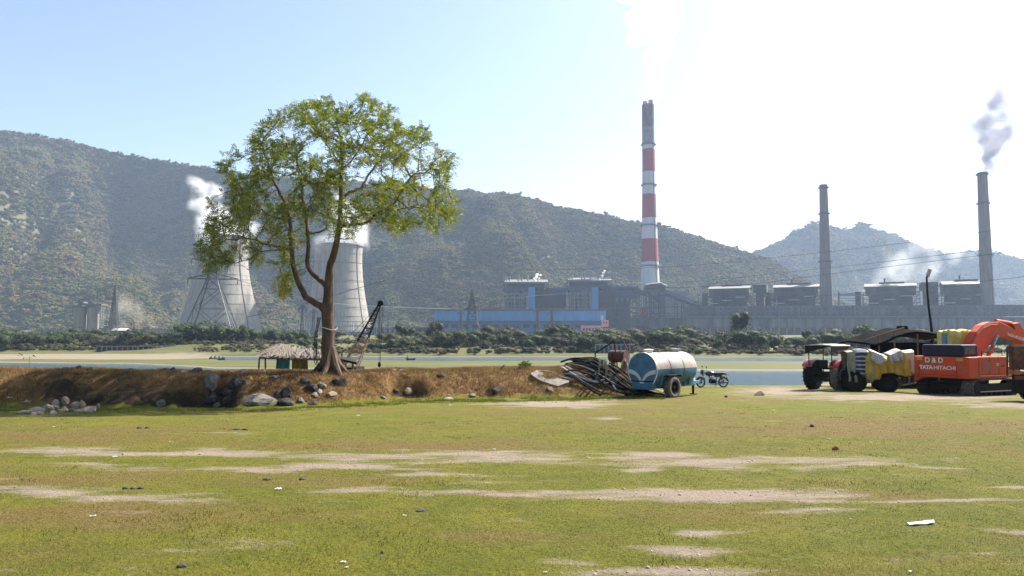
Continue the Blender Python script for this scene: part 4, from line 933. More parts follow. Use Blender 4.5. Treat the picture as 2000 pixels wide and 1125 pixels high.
DKG, MDG, YLG, OLV, BRN = (0.016, 0.030, 0.007), (0.066, 0.098, 0.016), (0.120, 0.135, 0.022), (0.095, 0.085, 0.028), (0.13, 0.095, 0.05)
PROTO = {}
for k, (nm, w_, h, z0, n, leaf, ca, cb, tr, lb) in enumerate((
        ('round', 1.0, .85, .02, 1500, .032, DKG, MDG, .03, 9), ('tall', .62, 1.15, .12, 1300, .030, DKG, (0.06, 0.085, 0.02), .03, 9),
        ('low', 1.15, .75, .0, 1500, .036, (0.02, 0.032, 0.008), (0.085, 0.09, 0.024), .025, 9), ('olive', 1.1, .8, .0, 1400, .034, (0.030, 0.034, 0.010), (0.115, 0.105, 0.032), .025, 8),
        ('bright', .9, .9, .1, 1300, .032, (0.04, 0.065, 0.012), YLG, .03, 7), ('open', .75, 1.0, .28, 750, .030, DKG, (0.07, 0.09, 0.022), .028, 7))):
    PROTO[nm] = (bank_tree('bank_tree', w_, h, z0, n, leaf, 500 + k, ca, cb, tr, lb)); PROTO[nm]['used'] = 0
UNIT = {k: float(np.percentile([v.co.z for v in p.children[0].data.vertices], 99)) for k, p in PROTO.items()}
LAB = {'round': ('rounded dark green bush in the thicket along the far bank', 'bush', 'rounded bushes along the far bank'), 'tall': ('upright dark tree among the bushes of the far bank', 'tree', 'upright trees along the far bank'),
       'low': ('low spreading shrub at the foot of the far bank thicket', 'shrub', 'low shrubs along the far bank'), 'olive': ('dusty olive bush in the thicket along the far bank', 'bush', 'olive bushes along the far bank'),
       'bright': ('light green leafy tree among the darker bushes of the far bank', 'tree', 'light green trees along the far bank'), 'open': ('thin crowned small tree standing above the far bank bushes', 'tree', 'thin crowned trees along the far bank')}
ADJ = {'round': 'rounded dark green bush', 'tall': 'upright dark tree', 'low': 'low spreading shrub', 'olive': 'dusty olive bush', 'bright': 'light green leafy tree', 'open': 'thin crowned small tree'}
SPOT = ((70, 'by the left edge'), (150, 'left of the ash silos'), (215, 'below the ash silos'), (300, 'left of the tall pylon'), (370, 'just left of the pylon legs'), (460, 'under the tall pylon'), (540, 'below the sunlit cooling tower'), (640, 'behind the thatched hut'), (740, 'behind the crane boom'), (840, 'right of the crane hook'), (900, 'below the end of the blue hall'), (980, 'below the wide armed pylon'), (1060, 'below the blue hall middle'), (1130, 'left of the pink office'), (1200, 'below the pink office'), (1290, 'behind the tanker rear'), (1370, 'behind the tanker front'), (1440, 'behind the motorcycle'), (1520, 'right of the tallest dark tree'), (1600, 'left of the tractor canopy'), (1680, 'behind the tractor'), (1780, 'behind the covered machine'), (1880, 'behind the dark shed'), (9999, 'behind the excavator boom'))
def place_label(kind, px, D):
    row_ = 'waterside' if D < 260 else ('front row' if D < 288 else ('back row' if D < 346 else 'far row'))
    return '%s, %s, far bank thicket, %s' % (ADJ[kind], row_, next(t for q, t in SPOT if px < q))
NAMES = {'bush': 'bush', 'tree': 'tree', 'shrub': 'shrub'}
def put_tree(kind, px, D, hpx=None, height=None, ybase=None, label=None, wide=1.0):
    p = PROTO[kind]; o = p if not p['used'] else copy_tree(p); p['used'] = 1
    x = X(px, D); z = fz(x, D); h = height or hpx * mpp(D)
    unit = UNIT[kind]; s = h / unit
    o.location = (x, D, z - .15); o.rotation_euler = (0, 0, random.uniform(0, 6.28)); o.scale = (s * wide, s * wide, s)
    lab, cat, grp = LAB[kind]; tag(o, label or place_label(kind, px, D), cat, grp); o.name = NAMES[cat]
    return o
# (kind, px, depth, y of the top)
HERO = [('tall', 1444, 330, 606, 'tallest dark tree in the thicket right of the blue tank', 1.25), ('bright', 1300, 320, 636, 'bright leafy tree right of the pink office, left of a twin', .95), ('bright', 1333, 318, 634, 'bright leafy tree right of the pink office, right of a twin', .95),
        ('bright', 1686, 290, 632, 'bright green tree between the tractor and the dark shed', .95), ('round', 1095, 300, 632, 'dark tree in front of the blue hall, right of its middle', .9), ('olive', 985, 300, 634, 'brownish domed bush before the left half of the blue hall', .9),
        ('tall', 846, 330, 626, 'dark tree at the left end of the blue hall', 1.2), ('open', 788, 300, 632, 'small spindly tree right of the crane boom tip', 1.0), ('round', 266, 310, 642, 'dark round bush left of the tall pylon', .9), ('tall', 305, 312, 650, 'dark bush between the white shed and the tall pylon', 1.2),
        ('round', 8, 300, 640, 'dark bush cut by the left edge of the picture', 1.0), ('round', 400, 320, 628, 'broad dark bush growing under the tall pylon', 1.5), ('tall', 478, 318, 634, 'dark bush beside the foot of the sunlit cooling tower', 1.1), ('round', 1047, 262, 652, 'nearest dark round bush on the far bank below the blue hall', .9),
        ('round', 1140, 262, 654, 'dark bush with flat top left of the pale panelled wall', .9)]
for (kd, px, D, yt, lab, wd) in HERO:
    put_tree(kd, px, D, height=Z(yt, D) - fz(X(px, D), D), label=lab, wide=wd)
r = random.Random(77)
def row(p0, p1, step, D0, D1, y0, y1, kinds, wide=1.0):
    px = p0
    while px < p1:
        D = r.uniform(D0, D1); kd = r.choice(kinds); z = fz(X(px, D), D)
        put_tree(kd, px, D, height=max(1.2, Z(y0 + (y1 - y0) * r.random() ** .8 + (9 if r.random() < .3 else 0), D) - z), wide=wide * r.uniform(.9, 1.35)); px += step * r.uniform(.6, 1.4)
row(-60, 370, 24, 305, 340, 648, 664, ['round', 'round', 'low', 'olive', 'tall'])
row(-60, 170, 20, 298, 306, 666, 676, ['low', 'olive', 'low'], 1.0)
row(370, 600, 20, 315, 345, 638, 654, ['round', 'tall', 'round', 'olive'])
row(600, 850, 26, 270, 330, 652, 668, ['low', 'olive', 'round', 'open'])
row(770, 1250, 22, 262, 296, 642, 672, ['round', 'olive', 'low', 'olive', 'round', 'tall'], 1.0)
row(850, 1260, 22, 290, 325, 638, 650, ['olive', 'round', 'tall', 'bright', 'round'], 1.1)
row(780, 1170, 20, 250, 258, 672, 684, ['low', 'low', 'olive'], 1.0)
row(1240, 2080, 20, 256, 285, 640, 672, ['round', 'round', 'olive', 'tall', 'low'], 1.05)
row(1240, 2080, 22, 290, 330, 636, 656, ['round', 'olive', 'tall', 'olive'], 1.1)
row(1330, 2080, 20, 244, 252, 672, 688, ['low', 'low', 'round', 'olive'], 1.0)
row(-80, 1300, 44, 380, 470, 638, 648, ['olive', 'round', 'low'], 1.2)
# ground cover of the far bank
n = 5200; px = RNG.uniform(-200, 2300, n); D = 240 + 190 * RNG.random(n) ** 1.4; xx = (px - CX) / FPX * D; z = far_z(xx, D)
k = (z > .7) & ((px > 560) | (D > 296) | ((px > 390) & (D > 258))) & (fbm(xx * .03, D * .03, 3, 131) > .40); xx, D, z = xx[k], D[k], z[k]; n = len(xx)
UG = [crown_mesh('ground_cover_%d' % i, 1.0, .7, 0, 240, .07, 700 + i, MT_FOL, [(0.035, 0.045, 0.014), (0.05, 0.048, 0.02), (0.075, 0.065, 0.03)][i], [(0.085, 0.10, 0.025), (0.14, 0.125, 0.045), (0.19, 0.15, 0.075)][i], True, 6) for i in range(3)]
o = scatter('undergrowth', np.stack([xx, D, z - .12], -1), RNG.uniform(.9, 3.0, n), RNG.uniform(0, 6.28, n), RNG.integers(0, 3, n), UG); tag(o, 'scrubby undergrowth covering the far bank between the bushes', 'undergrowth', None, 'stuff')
# ================================================================== the big tree
def hero_tree():
    D0 = 28.5; base = Vector((X(646, D0), D0, 0)); base.z = gz(base.x, base.y) - .05
    root = empty('siris_tree', base, 0, 'large spreading tree with forked trunk growing on the earth bank', 'tree')
    rng = np.random.default_rng(5)
    def P(px, py, dd=0): v = at(px, py, D0 + dd) - base; return np.array(v)
    limbs = [  # name, parent limb, points (px, py, depth offset, radius)
        ('trunk', None, [(647, 738, 0, .46), (644, 722, 0, .36), (641, 690, 0, .315), (641, 650, .05, .295), (640, 612, .1, .285), (642, 575, .12, .235), (643, 540, .1, .20), (646, 516, .1, .175), (656, 479, .1, .15), (663, 445, .1, .135), (666, 401, .1, .115), (667, 354, .2, .095), (666, 310, .2, .07), (665, 270, .3, .05), (658, 240, .3, .03)]),
        ('l1', 'trunk', [(640, 609, .1, .21), (624, 597, -.1, .19), (597, 582, -.4, .165), (580, 546, -.7, .14), (571, 509, -.9, .125), (570, 482, -1.0, .115), (569, 455, -1.1, .105), (563, 421, -1.2, .09), (555, 394, -1.3, .075), (542, 370, -1.4, .06), (530, 338, -1.5, .045), (515, 300, -1.5, .03)]),
        ('l2', 'trunk', [(642, 562, .12, .16), (632, 553, .3, .145), (610, 536, .6, .13), (600, 519, .8, .12), (602, 482, 1.0, .11), (602, 455, 1.1, .10), (598, 428, 1.2, .085), (592, 388, 1.4, .07), (588, 357, 1.5, .055), (582, 330, 1.6, .045), (577, 300, 1.6, .03)]),
        ('l3', 'trunk', [(663, 442, .1, .10), (680, 440, -.2, .09), (698, 438, -.5, .082), (722, 433, -.9, .07), (742, 416, -1.2, .06), (770, 398, -1.5, .05), (790, 362, -1.8, .04), (812, 338, -2.0, .03)]),
        ('l4', 'trunk', [(667, 385, .1, .09), (682, 376, .5, .08), (706, 366, 1.0, .07), (722, 338, 1.4, .06), (742, 314, 1.7, .045), (752, 282, 2.0, .03)]),
        ('l5', 'trunk', [(665, 420, .1, .06), (690, 425, .8, .055), (725, 415, 1.4, .045), (770, 412, 2.0, .035), (815, 400, 2.3, .028), (850, 405, 2.4, .02)]),
        ('l6', 'l2', [(602, 460, 1.1, .055), (624, 455, 1.2, .05), (637, 446, 1.2, .045), (641, 421, 1.3, .035), (630, 398, 1.5, .03), (620, 378, 1.6, .02)]),
        ('l7', 'l1', [(570, 486, -1.0, .07), (555, 484, -1.3, .06), (530, 478, -1.8, .05), (500, 468, -2.2, .04), (475, 463, -2.5, .032), (445, 470, -2.8, .022), (415, 480, -3.0, .015)]),
        ('l8', 'l1', [(563, 425, -1.2, .055), (545, 427, -.8, .05), (526, 421, -.4, .042), (502, 401, .1, .035), (482, 377, .5, .028), (460, 355, .8, .02)]),
        ('l9', 'l2', [(601, 475, 1.0, .05), (588, 478, .5, .045), (575, 484, 0, .04), (540, 488, -.4, .035), (505, 490, -.4, .028), (485, 507, -.4, .022), (462, 514, -.4, .016), (440, 510, -.4, .012)]),
        ('l10', 'trunk', [(666, 368, .2, .055), (645, 366, -.6, .05), (626, 366, -1.4, .04), (600, 352, -2.2, .03), (585, 330, -2.6, .02)]),
        ('l11', 'trunk', [(666, 335, .2, .05), (690, 310, -.6, .042), (710, 280, -1.4, .034), (720, 250, -1.9, .024)]),
        ('l12', 'trunk', [(666, 320, .2, .045), (645, 295, 1.0, .038), (625, 265, 1.6, .03), (615, 235, 1.9, .02)]),
        ('l13', 'l1', [(571, 505, -.9, .025), (560, 512, -.9, .02), (548, 525, -.9, .015), (553, 545, -.9, .01)]),
        ('l14', 'trunk', [(660, 466, .1, .03), (672, 466, -.2, .025), (690, 466, -.3, .015)])]
    nodes, par, minr, islimb = [], [], [], []; where = {}
    limbs = [(a, b, [(p[0], p[1], p[2], p[3] * (.80 if a == 'trunk' else .72)) for p in c]) for a, b, c in limbs]
    for nm, pl, pts in limbs:
        pr = -1; ids = []
        if pl is not None:
            q = P(*pts[0][:3]); c = where[pl]; pr = c[int(np.argmin([np.linalg.norm(nodes[i] - q) for i in c]))]
            pts = pts[1:]
            prev, prevr = nodes[pr], limbs[[l[0] for l in limbs].index(nm)][2][0][3]
        else: prev = None
        for k, (px, py, dd, r) in enumerate(pts):
            q = P(px, py, dd)
            if prev is None: seg = [q]; rr = [r]
            else:
                n = max(1, int(np.linalg.norm(q - prev) / .2)); seg = [prev + (q - prev) * t / n for t in range(1, n + 1)]; rr = [prevr + (r - prevr) * t / n for t in range(1, n + 1)]
            for s_, r_ in zip(seg, rr):
                j = rng.normal(0, .012 if r_ > .1 else .02, 3)
                nodes.append(s_ + j); par.append(pr); minr.append(r_); islimb.append(True); pr = len(nodes) - 1; ids.append(pr)
            prev, prevr = q, r
        where[nm] = ids
    nlimb = len(nodes)
    OUT = [(378, 488), (395, 455), (412, 420), (402, 395), (425, 375), (415, 345), (425, 318), (465, 290), (500, 265), (520, 225), (550, 218), (580, 195), (600, 205), (640, 186), (680, 184), (730, 192), (770, 215), (805, 235), (830, 255), (850, 285), (885, 300), (893, 335), (872, 360), (897, 400), (890, 440), (850, 450), (815, 430), (790, 450), (765, 462), (740, 440), (715, 425), (690, 455), (655, 460), (620, 440), (605, 470), (575, 480), (570, 520), (572, 565), (548, 565), (535, 530), (500, 515), (490, 490), (455, 500), (440, 520), (405, 540), (398, 510)]
    ox, oy = np.array(OUT).T
    def inside(px, py):
        c = np.zeros(len(px), bool); j = len(ox) - 1
        for i in range(len(ox)):
            hit = ((oy[i] > py) != (oy[j] > py)) & (px < (ox[j] - ox[i]) * (py - oy[i]) / (oy[j] - oy[i] + 1e-9) + ox[i]); c ^= hit; j = i
        return c
    px, py = rng.uniform(370, 900, 13000), rng.uniform(180, 570, 13000); k = inside(px, py); px, py = px[k], py[k]
    q = ((px - 640) / 272) ** 2 + ((py - 400) / 228) ** 2; th = 4.3 * np.sqrt(np.clip(1 - q, 0.02, 1))
    v = rng.uniform(-1, 1, len(px)); v = np.sign(v) * np.abs(v) ** .6
    low = np.clip((py - 395) / 60, 0, 1); cen = np.clip(1 - np.abs(px - 640) / 120, 0, 1)
    k = rng.random(len(px)) > .93 * low * cen; px, py, v, th = px[k], py[k], v[k], th[k]
    k = fbm(px * .03, py * .034, 3, 909) + .10 * rng.random(len(px)) > .495; px, py, v, th = px[k], py[k], v[k], th[k]
    px, py, v, th = px[:3000], py[:3000], v[:3000], th[:3000]
    A = np.array([P(a, b, c * d) for a, b, c, d in zip(px, py, v, th)])
    alive = np.ones(len(A), bool); N_ = np.array(nodes); nd = np.full(len(A), 1e9); ni = np.zeros(len(A), int)
    ok = np.array([r < .12 for r in minr])
    def upd(idx):
        nonlocal nd, ni
        for s in range(0, len(idx), 400):
            c = idx[s:s + 400]; d = np.linalg.norm(A[:, None] - N_[c][None], axis=2); m = d.argmin(1); dm = d[np.arange(len(A)), m]; b = dm < nd; nd[b] = dm[b]; ni[b] = c[m[b]]
    upd(np.where(ok)[0])
    for it in range(90):
        act = alive & (nd < 3.2)
        if not act.any(): break
        new = []
        for n in np.unique(ni[act]):
            w_ = act & (ni == n); d = A[w_] - N_[n]; d /= np.linalg.norm(d, axis=1)[:, None] + 1e-9; g_ = d.mean(0) + rng.normal(0, .18, 3) + np.array([0, 0, .03])
            g_ /= np.linalg.norm(g_) + 1e-9; new.append((n, N_[n] + g_ * .2))
        s = len(N_); N_ = np.vstack([N_, [p for _, p in new]]); par += [n for n, _ in new]; minr += [0] * len(new)
        upd(np.arange(s, len(N_))); alive &= nd > .27
        if len(N_) > 9000: break
    n = len(N_); ch = [[] for _ in range(n)]
    for i, p in enumerate(par):
        if p >= 0: ch[p].append(i)
    R = np.zeros(n)
    for i in range(n - 1, -1, -1):
        R[i] = max(minr[i], sum(R[c] ** 2.4 for c in ch[i] if c >= nlimb) ** (1 / 2.4) if ch[i] else 0, .009)
        if i >= nlimb: R[i] = min(R[i], .05)
    m_tr, m_br, m_tw = MB(), MB(), MB(); started = set()
    def chain(i, p):
        pts = [N_[p]] if p >= 0 else []; rs = [min(R[p], R[i] * 1.15)] if p >= 0 else []
        while True:
            pts.append(N_[i]); rs.append(R[i]); c = ch[i]
            if not c: break
            lim = [x for x in c if x < nlimb]; same = [x for x in lim if par[x] == i and x == i + 1]
            nx = same[0] if same else (max(c, key=lambda x: R[x]) if i >= nlimb else (None if not c else (same[0] if same else max(c, key=lambda x: R[x]))))
            for x in c:
                if x != nx: todo.append((x, i))
            i = nx
        return pts, rs
    todo = [(0, -1)]
    while todo:
        i, p = todo.pop(); pts, rs = chain(i, p)
        if len(pts) < 2: continue
        if i == 0: tgt, sd = m_tr, 14
        elif i < nlimb: tgt, sd = m_br, 8
        else: tgt, sd = m_tw, 4
        tgt.tube(pts, rs, sd, False)
    for a in (200, 260, 320, 20, 140):         # buttress roots
        c, s = math.cos(rad(a)), math.sin(rad(a)); e = (c * .8, s * .8); zz = gz(base.x + e[0], base.y + e[1]) - base.z
        m_tr.tube([(.05 * c, .05 * s, .95), (c * .30, s * .30, .35), (c * .55, s * .55, zz * .5 + .10), (c * .8, s * .8, zz - .1)], [.15, .15, .10, .04], 8)
    bark = M('tree_bark', (0.035, 0.022, 0.015), (0.13, 0.08, 0.05), scale=6, stretch=(1, 1, .28), detail=8, rough=.95, bump=.05, lo=.3, hi=.7)
    m_tr.build('trunk', bark, root, True); m_br.build('limbs', bark, root, True); o = m_tw.build('twigs', bark, root); o['kind'] = 'stuff'
    # pinnate leaves
    small = [i for i in range(nlimb, n) if R[i] < .026] + [i for i in range(nlimb) if not ch[i]]
    L0, LD, LC = [], [], []
    cen_ = P(640, 400)
    for i in small:
        k = (4 if not ch[i] else 2) + (1 if rng.random() < .15 else 0); d0 = N_[i] - N_[par[i]]; d0 /= np.linalg.norm(d0) + 1e-9
        out = N_[i] - cen_; out /= np.linalg.norm(out) + 1e-9
        xr = N_[i][0]; py_ = rng.random()
        for _ in range(k):
            d = d0 * .5 + out * .5 + rng.normal(0, .65, 3) + np.array([0, 0, .12]); d /= np.linalg.norm(d) + 1e-9
            L0.append(N_[i] + rng.normal(0, .04, 3)); LD.append(d)
            t = np.clip(.30 + .10 * xr / 5 + rng.normal(0, .25), 0, 1); c = (1 - t) * np.array([0.065, 0.115, 0.007]) + t * np.array([0.225, 0.235, 0.012])  # tint yellower to the right: sunlight through the leaves put into colour
            if rng.random() < .05 + .03 * (xr > 1): c = np.array([0.32, 0.26, 0.025])
            LC.append(c)
    for _ in range(40):        # the yellowing spray that hangs at lower left
        p = P(552 + rng.normal(0, 9), 556 + rng.normal(0, 8), -.9 + rng.normal(0, .15)); L0.append(p); LD.append(np.array([rng.normal(0, .3), rng.normal(0, .3), -1.0])); LC.append(np.array([0.36, 0.32, 0.03]) * rng.uniform(.7, 1.1))
    L0, LD, LC = np.array(L0), np.array(LD), np.array(LC); m = len(L0)
    side = np.cross(LD, np.array([0, 0, 1.0]) + rng.normal(0, .5, (m, 3))); side /= np.linalg.norm(side, axis=1)[:, None] + 1e-9; nrm = np.cross(side, LD)
    ln = rng.uniform(.24, .40, m)[:, None]; Q, C = [], []
    npair = 6
    for j in range(npair):
        t = (.15 + .85 * j / (npair - 1)); droop = np.array([0, 0, -1.0]) * (.10 * t * t)
        c0 = L0 + LD * ln * t + droop
        for sg in (-1, 1):
            fl = side * sg * .86 + LD * .42 + nrm * rng.normal(0, .25, (m, 1)); lw = .024 * (1 - .25 * t); ll = .086 * (1 - .35 * abs(t - .5)) * rng.uniform(.8, 1.2, (m, 1))
            mid = c0 + fl * ll * .5; tip = c0 + fl * ll; pr = LD * lw + nrm * rng.normal(0, .006, (m, 1))
            Q.append(np.stack([c0, mid - pr, tip, mid + pr], 1)); C.append(np.repeat(LC * rng.uniform(.8, 1.2, (m, 1)), 4, 0))
    V = np.concatenate(Q).reshape(-1, 3); C = np.concatenate(C)
    o = link('crown', mesh_np('crown', V, np.arange(len(V)).reshape(-1, 4), Mleaf('siris_leaf', trans=.42, rough=.45), False, {'tint': C}), root); o['kind'] = 'stuff'
    # rope round the trunk and hanging cord
    z = Z(642, D0) - base.z; rp = MB().tube([(math.cos(a) * .315 - .08, math.sin(a) * .315, z + .05 * math.sin(a * 2) - .0) for a in np.linspace(0, 6.1, 24)], .018, 6)
    o = rp.build('rope', M('pale_rope', (.42, .37, .28), (.55, .5, .4), scale=30), None); adopt2(o, base); tag(o, 'pale rope tied round the trunk of the large tree', 'rope')
    cd_ = MB(); r2 = random.Random(3)
    for k in range(3):
        x0 = -.44 - .05 * k; cd_.tube([(x0 + .1, -.25, Z(620, D0) - base.z), (x0, -.3, Z(650 + 4 * k, D0) - base.z), (x0 + .04 * r2.uniform(-1, 1), -.3, Z(690 + 6 * k, D0) - base.z), (x0 + .05, -.28, Z(712, D0) - base.z)], .016, 5)
    o = cd_.build('cable_bundle', M('black_cable', (.015, .015, .015)), None); adopt2(o, base); tag(o, 'black cables hanging down the shaded side of the trunk', 'cable')
    return root
def adopt2(o, loc): o.location = loc
TREE = hero_tree()

# ================================================================== stones
MT_BASALT = M('dark_boulder_stone', (0.016, 0.014, 0.013), (0.055, 0.05, 0.046), scale=5, rough=.95, spec=.2, bump=.04, c3=(.14, .125, .11), scale3=2.2, amt3=.45)
MT_PALE = M('pale_stone', (0.17, 0.125, 0.09), (0.31, 0.25, 0.19), scale=6, rough=.9, bump=.03)
MT_GREY = M('grey_stone', (0.075, 0.065, 0.058), (0.17, 0.15, 0.135), scale=5, rough=.9, bump=.04)
MT_BRN = M('earthy_stone', (0.07, 0.045, 0.03), (0.17, 0.11, 0.07), scale=5, rough=.95, bump=.04)
STONE = []
for k in range(7):
    r = random.Random(900 + k); bm = bmesh.new(); bmesh.ops.create_icosphere(bm, subdivisions=2, radius=1.0)
    for _ in range(9):                     # cut facets
        nv = Vector((r.gauss(0, 1), r.gauss(0, 1), r.gauss(0, .8))).normalized(); d = r.uniform(.55, .82)
        for v in bm.verts:
            e = v.co.dot(nv) - d
            if e > 0: v.co -= nv * e * .92
    for v in bm.verts: v.co *= 1 + r.gauss(0, .025)
    STONE.append(MB().bm(bm))
STONE_ME = {}
def stone(p, w_, h, mat, label, group=None, k=None, rz=None, depth=None, name='stone', sink=.33):
    k = random.randrange(7) if k is None else k
    key = (k, mat.name)
    if key not in STONE_ME: STONE_ME[key] = STONE[k].mesh('stone', mat)
    o = link(name, STONE_ME[key]); o.rotation_euler = (random.uniform(-.25, .25), random.uniform(-.25, .25), random.uniform(0, 6.28) if rz is None else rz)
    o.scale = (w_ / 1.6, (depth or w_ * .85) / 1.6, h / 1.45 * 1.15); o.location = (p[0], p[1], p[2] + h * (.5 - sink)); return tag(o, label, 'stone', group)
def crest_pt(px, back=3.5):
    D = 27.5
    for _ in range(6): D = float(np.interp(X(px, D), *FRONT)) + back
    x = X(px, D); return Vector((x, D, gz(x, D)))
def st(px, py, wpx, hpx, mat, label, group=None, **k):
    p = on_field(px, py); s = p.y / FPX; stone(p + Vector((0, wpx * s * .3, 0)), wpx * s, hpx * s, mat, label, group, **k)
BS, PL, GR, BR = MT_BASALT, MT_PALE, MT_GREY, MT_BRN
for a in ((660, 755, 32, 20, BS, 'dark boulder lying against the root of the large tree'), (594, 750, 19, 16, BS, 'upper dark boulder of the pair on the slope left of the trunk'), (606, 764, 23, 18, BS, 'lower dark boulder of the pair on the slope left of the trunk'),
          (628, 757, 18, 12, GR, 'tan stone between the trunk and the boulder pair'), (622, 770, 13, 12, PL, 'small whitish stone below the boulder pair'), (613, 775, 20, 9, GR, 'flat grey stone at the slope foot below the boulder pair'), (645, 775, 22, 10, PL, 'crumbled pale rubble stone below the trunk'),
          (556, 778, 22, 24, BS, 'upright split dark boulder with a white face at the slope foot'), (541, 776, 20, 14, BS, 'low dark boulder left of the split boulder'), (556, 792, 42, 14, BS, 'broad dark boulder lying in front of the split boulder'), (585, 787, 20, 11, GR, 'grey stone right of the broad boulder'), (608, 790, 19, 9, BS, 'flat dark stone at the grass edge right of the broad boulder'),
          (533, 740, 24, 8, GR, 'flat grey stone lying high on the sunny slope'), (444, 772, 28, 19, BS, 'blocky black boulder in the shaded hollow'), (410, 760, 38, 30, GR, 'large grey rock face in the shaded hollow'), (457, 760, 40, 26, BS, 'big rounded black boulder right of the grey rock face'),
          (413, 785, 38, 20, BS, 'wide dark boulder at the foot of the shaded hollow'), (441, 790, 26, 15, BS, 'dark stone at the hollow foot, right of the wide boulder'), (424, 796, 22, 11, GR, 'grey stone at the grass edge below the hollow'), (312, 794, 21, 14, GR, 'lone grey boulder at the foot of the shaded bank'),
          (771, 771, 17, 11, BS, 'dark stone below the dug hole in the bank'), (795, 769, 26, 11, PL, 'pale broken slab below the dug hole'), (748, 780, 12, 6, GR, 'small half buried grey stone left of the dug hole'), (859, 738, 16, 9, BS, 'dark stone high on the bank right of the dug hole'),
          (971, 768, 19, 12, BS, 'dark stone at the middle of the bank foot'), (1075, 768, 17, 13, BR, 'dark brown boulder in front of the concrete slab'), (924, 776, 15, 8, GR, 'grey stone on the green edge of the bank'), (876, 782, 18, 6, PL, 'pale flat stone on the grass below the bank'), (1485, 773, 19, 11, BR, 'dark brown stone lying on the dirt track by the water'), (500, 790, 84, 20, GR, 'long low ashy mound of earth between the dark boulders')):
    st(*a)
PG = 'pale stones heaped at the left foot of the bank'
for a in ((125, 793, 17, 20), (105, 796, 15, 17), (146, 796, 18, 13), (158, 796, 13, 15), (168, 805, 30, 12), (88, 802, 22, 14), (64, 805, 28, 11), (43, 808, 26, 9), (125, 805, 14, 14), (99, 811, 20, 9), (139, 805, 14, 11), (99, 800, 20, 10), (61, 811, 16, 6), (112, 806, 13, 8), (76, 810, 14, 8), (150, 806, 12, 8)):
    st(a[0], a[1], a[2], a[3], random.choice((PL, PL, PL, GR)), 'pale angular stone in the heap at the left foot of the bank', PG)
st(189, 799, 8, 13, PL, 'thin upright pale stone right of the stone heap'); st(48, 788, 20, 7, PL, 'flat pale stone on the slope above the stone heap'); st(16, 780, 14, 6, PL, 'small pale stone on the slope by the left edge')
for a in ((157, 12, 9, BS, 'dark pointed rock on the bank crest, leftmost'), (182, 24, 8, BS, 'low dark rock on the bank crest right of the pointed one'), (142, 22, 4, BS, 'flat dark rock on the bank crest left of the pointed one'), (250, 24, 8, BS, 'dark rock alone on the bank crest at the waterside'),
          (301, 18, 9, GR, 'leftmost rock of the crest row left of the hut'), (320, 18, 10, BS, 'dark rock in the crest row, second from its left end'), (341, 20, 14, BS, 'tallest rock of the crest row left of the hut'), (360, 15, 8, GR, 'brown grey rock in the middle of the crest row'), (386, 28, 13, BS, 'broad black rock of the crest row'), (413, 14, 7, BR, 'small brown rock right of the broad black rock'), (440, 12, 6, GR, 'small grey rock near the right end of the crest row'), (455, 14, 6, GR, 'grey rock next to last in the crest row'), (478, 18, 9, BS, 'dark rock at the right end of the crest row'), (517, 14, 7, GR, 'grey rock in front of the hut post'), (768, 14, 6, BR, 'small brown rock on the crest below the crane hook'), (785, 14, 4, GR, 'flat pale rock on the crest right of the crane hook')):
    p = crest_pt(a[0]); s = p.y / FPX; stone(p, a[1] * s, a[2] * s, a[3], a[4])
# concrete slab leaning on the bank
def slab():
    P4 = [on_field(1036, 731), on_field(1075, 727), on_field(1113, 752), on_field(1078, 757)]
    pts = [(1036, 735), (1048, 729), (1070, 731), (1092, 740), (1112, 751), (1110, 756), (1090, 757), (1074, 753), (1055, 747), (1040, 741)]
    Q = [on_field(a, b) for a, b in pts]; c = sum(Q, Vector()) / len(Q); n = len(Q); A_ = np.array([(q.x, q.y, 1) for q in Q]); k_ = np.linalg.lstsq(A_, np.array([q.z for q in Q]), rcond=None)[0]
    Q = [Vector((q.x, q.y, k_[0] * q.x + k_[1] * q.y + k_[2] + .09)) for q in Q]; m = MB()
    m._add([q for q in Q] + [q - Vector((0, -.05, .24)) for q in Q], [tuple(range(n)), tuple(range(2 * n - 1, n - 1, -1))] + [(i, i + n, (i + 1) % n + n, (i + 1) % n) for i in range(n)])
    tag(m.build('concrete_slab', M('broken_concrete', (.12, .10, .082), (.20, .175, .15), scale=7, rough=.95, bump=.02)), 'broken concrete slab lying on the bank left of the hose pile', 'slab')
slab()
# ================================================================== shared vehicle bits
MV = {}
MV['tyre'] = M('dusty_tyre', (0.004, 0.004, 0.004), (0.014, 0.013, 0.011), scale=9, rough=.95, spec=.15)
MV['dust'] = M('dust_caked_rubber', (0.05, 0.042, 0.033), (0.15, 0.125, 0.095), scale=8, rough=.95)
MV['blk'] = M('greasy_black_metal', (0.004, 0.004, 0.004), (0.014, 0.012, 0.010), scale=6, rough=.75, spec=.2)
MV['rust'] = M('rusty_steel', (0.04, 0.016, 0.010), (0.13, 0.055, 0.03), scale=5, rough=.9)
MV['steel'] = M('worn_steel', (0.25, 0.245, 0.24), (0.42, 0.41, 0.40), scale=9, rough=.45, metal=.7)
MV['white'] = M('white_paint', (0.62, 0.61, 0.58), (0.74, 0.73, 0.70), scale=5, rough=.6)
MV['glass'] = M('tinted_glass', (0.02, 0.025, 0.03), rough=.08)
